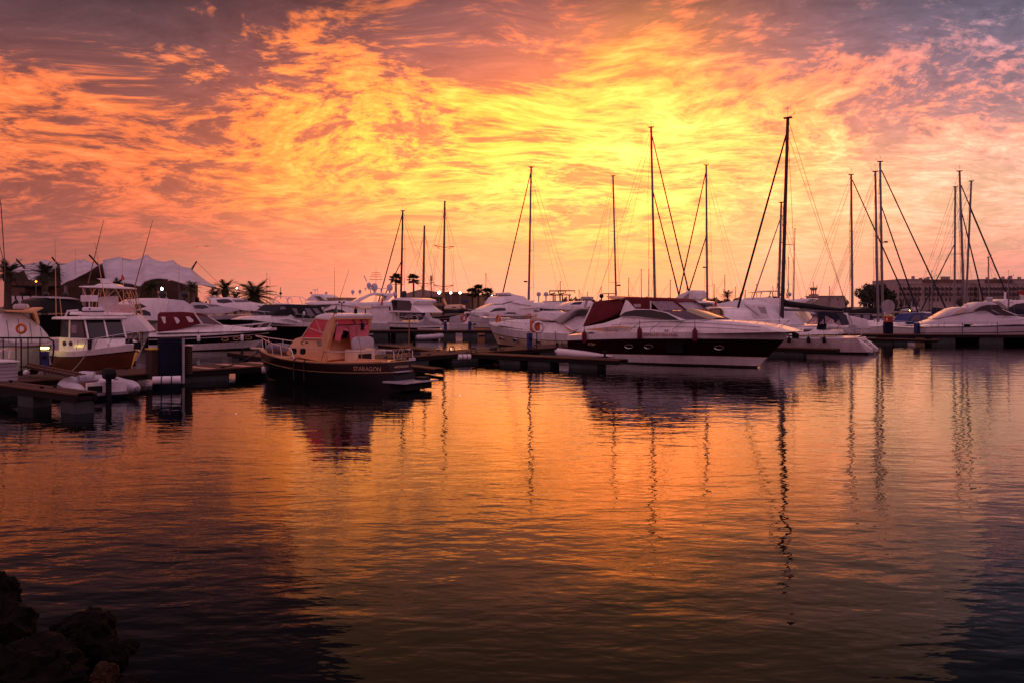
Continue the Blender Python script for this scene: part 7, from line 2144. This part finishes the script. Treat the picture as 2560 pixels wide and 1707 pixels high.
yacht('sailing yacht with a bare black mast, leftmost of the tall masts beside the domes', (925, 485), (921, 680), 112, -1, 12, .15, 'mast_dark', (.34, .66), ((923.5, 490), (880, 655)), True, ((921, 600), (893, 660)), 'navy', radar=.18, sprw=.9)
yacht('sailing yacht with dark furled foresail slanting left above the flybridge cruiser', (1220, 385), (1214.5, 685), 118, -1, 15, .17, 'alu', (.22, .46, .76), ((1219, 392), (1157, 665)), True, None, 'navy', radar=.26, sprw=1.2)
yacht('sailing yacht with a slightly left leaning mast behind the maroon canvas', (1408, 405), (1415, 680), 118, 1, 14, .15, 'alu', (.27, .62), None, False, None, 'navy', radar=.25, sprw=1.4, depth_dir=-.9)
yacht('sailing yacht with the second tallest mast and two dark stays falling to the right', (1495.5, 293), (1504, 682), 112, 1, 18, .18, 'alu', (.33, .68), ((1500, 305), (1581, 668)), True, ((1503, 435), (1562, 690)), 'navy', sprw=1.6, depth_dir=-.5)
yacht('sailing yacht with tall pale mast and stay slanting left beyond the yacht foredeck', (1622, 380), (1624.5, 684), 134, -1, 16, .20, 'alu', (.22, .44, .72), ((1620, 392), (1559, 680)), True, ((1618, 540), (1584, 665)), 'navy', radar=.34, sprw=1.2)
yacht('sailing yacht with a shorter pale mast just left of the tallest mast', (1794.5, 466), (1788, 690), 104, -1, 11, .16, 'alu', (.3, .6), ((1791, 500), (1731, 682)), True, None, 'tarp', radar=.22, sprw=.8)
yacht('sailing yacht with thin mast right of the tallest mast', (1826, 527), (1823.5, 690), 165, 1, 10, .09, 'alu', (.2, .62), None, False, None, 'navy', sprw=.9, group='small distant sailing yachts')
yacht('sailing yacht with a dark stay falling right, leftmost of the right hand masts', (1955, 402), (1958, 695), 112, 1, 14, .17, 'alu', (.26, .62), ((1958, 408), (2066, 655)), True, None, 'navy', sprw=1.0)
yacht('sailing yacht with black boom cover, left mast of the close pair', (2010.5, 395), (2016, 690), 100, 1, 13, .16, 'alu', (.28, .58), None, False, None, 'black', sprw=1.4)
yacht('sailing yacht with long dark stay falling to the right, right mast of the close pair', (2021.5, 372), (2027, 690), 112, 1, 15, .18, 'alu', (.24, .52, .8), ((2026, 385), (2166, 695)), True, ((2025, 470), (2085, 650)), 'navy', radar=.5, sprw=1.0)
yacht('sailing yacht with stay slanting left, leftmost mast of the three before the hotel', (2194, 430), (2192.5, 680), 126, -1, 13, .17, 'alu', (.2, .5), ((2193, 560), (2153, 640)), True, None, 'navy', sprw=1.2)
yacht('sailing yacht with the tallest mast of the three before the hotel', (2204, 394), (2214, 685), 118, 1, 14, .18, 'alu', (.3, .6), ((2206, 420), (2295, 636)), True, ((2205, 480), (2250, 655)), 'navy', sprw=.7, depth_dir=-.7)
yacht('sailing yacht with right leaning mast, rightmost of the three before the hotel', (2231, 417), (2219, 690), 122, 1, 14, .17, 'alu', (.3, .62), ((2228, 480), (2318, 690)), True, None, 'navy', sprw=1.2)
yacht('sailing yacht off the left edge with only spreader and shrouds in view', (-24, 345), (-26, 690), 60, 1, 12, .10, 'alu', (.38, .7), None, False, None, 'tarp', sprw=1.75, depth_dir=4, wire=.045, hood=False, backstay=False, boom=False)
# yachts in the second row with canopies, hulls in view
yacht('dark hulled yacht with long black boom cover in front of the hotel', (2270, 592), (2272, 690), 96, -1, 12, .08, 'alu', (.4,), None, False, None, 'black', sprw=.7, hullmat='gel_grey', group='yachts moored before the hotel', boom_len=.44)
yacht('grey hulled yacht with navy spray hood left of the sport cruiser', (2316, 640), (2316, 700), 88, -1, 11, .06, 'alu', (.5,), None, False, None, 'navy', sprw=.5, hullmat='gel_grey', group='yachts moored before the hotel', depth_dir=.2)
yacht('white yacht with navy covers behind the grey round sign', (2140, 640), (2140, 700), 90, -1, 12, .06, 'alu', (.5,), None, False, None, 'navy', sprw=.5, group='yachts moored before the hotel', depth_dir=.2)
# thin far masts
rf = random.Random(21)
far = [(1116, 630), (1473, 620), (1490, 620), (1665, 634), (1811, 592), (1287, 648), (1381, 660), (1444, 640), (1540, 645), (1578, 650), (1690, 660), (1738, 655), (1868, 650), (1905, 660), (2090, 655), (2110, 662), (1330, 668), (1350, 672), (1712, 668), (1640, 655)]
FAR = []
for i, (px, py) in enumerate(far):
    fb_, _, _ = yacht('small far yacht whose thin mast rises above the second row', (px, py), (px + rf.uniform(-.5, .5), 690), rf.uniform(150, 178), rf.choice((1, -1)), 9, .07, rf.choice(('alu', 'mast_dark')), (.55,), None, False, None, rf.choice(('navy', 'tarp', 'black')), sprw=.8, group='small far yachts behind the second row', windex=False, beam=3.0, wire=.012)
    FAR.append((px*s_**-1, fb_.root))
label_between(FAR, [(1326, 'the mast above the flybridge cruiser'), (1416, 'the steel gantry boat domes'), (1536, 'the mast behind the maroon canvas'), (1634, 'the second tallest mast'), (1767, 'the pale mast beyond the yacht foredeck'), (1958, 'the tallest mast'), (2131, 'the mast before the dark bushy tree')], 'far yacht with thin mast')
# bare poles and whips seen against the sky at the left
def whip(px, py_t, py_b, Y, r, label, mat='alu', lean=0, knob=None):
    s = 1 / .91875
    p = at(px*s, py_b*s, Y); t = at((px + lean)*s, py_t*s, Y)
    o = thing('tall_pole', label, 'pole', (p.x, p.y, 1.4))
    MB().tube([(0, 0, 0), (t.x - p.x, 0, t.z - 1.4)], r, 6, r*.5).build('shaft', mat, o, smooth=60)
    if knob: MB().box((.1, 0, (zat(knob*s, Y) - 1.4)), (.5, .2, .25)).build('fitting', 'yellow', o, smooth=None)
    return o
whip(613, 627, 700, 140, .06, 'slim pole with yellow fitting right of the broad palm', knob=659)
whip(620, 636, 700, 140, .05, 'bare slim pole beside the one with the yellow fitting')
whip(769, 615, 700, 106, .035, 'thin whip aerial above the flybridge yacht bow', 'wire', lean=-1)
whip(173, 572, 640, 148, .03, 'faint thin pole above the tent at the left', 'wire')
whip(281, 585, 640, 148, .03, 'faint thin pole above the tent peaks', 'wire')
whip(411, 612, 690, 130, .045, 'slim pole in front of the big tent arch')
# tall ship far behind the domes
p = at(940, 745, 300)
ts = thing('tall_ship', 'tiny rigged tall ship mast far behind the radar domes', 'ship', (p.x, p.y, 0))
mb = MB().tube([(0, 0, 0), (0, 0, zat(668, 300))], .16, 6, .05)
for k, py in enumerate((683, 688, 693, 700)): mb.tube([(-1.6 - .3*k, 0, zat(py, 300)), (1.6 + .3*k, 0, zat(py, 300))], .10, 5)
mb.tube([(7, 0, 0), (7, 0, zat(705, 300))], .12, 6, .05).tube([(4.5, 0, zat(712, 300)), (9.5, 0, zat(712, 300))], .09, 5)
mb.build('mast', 'mast_wood', ts, smooth=60)
MB().loft([[(-14, 0, .2), (-12, -3, 0), (12, -3, 0), (15, 0, .3), (12, 3, 0), (-12, 3, 0)], [(-16, 0, 4), (-13, -3.6, 3), (12, -3.6, 3), (19, 0, 5), (12, 3.6, 3), (-13, 3.6, 3)]], True, True).build('hull', 'brown', ts, smooth=None)
# birds
bird_n = 0
for px, py, Y in ((451, 567, 200), (473, 567, 205), (476, 566, 205), (1295, 490, 240), (1298, 488, 240), (1310, 490, 240)):
    s = 1 / .91875
    p = at(px*s, py*s, Y)
    o = MB().add([(0, -.1, 0), (.2, .1, .02), (.75, -.05, .22), (.3, -.18, .06), (-.2, .1, .02), (-.75, -.05, .22), (-.3, -.18, .06), (0, .25, 0), (0, -.3, 0)], [(0, 1, 2, 3), (0, 6, 5, 4), (8, 3, 1, 7, 4, 6)]).build('bird', 'rubber', None, smooth=None, loc=p)
    tag(o, 'tiny dark bird, ' + ('leftmost of three right of the tent', 'middle one of three right of the tent', 'rightmost of three right of the tent', 'leftmost of three beside the second tallest masts', 'middle one of three left of the tall masts', 'rightmost of three left of the tall masts')[bird_n], 'bird', 'birds in the sky'); bird_n += 1
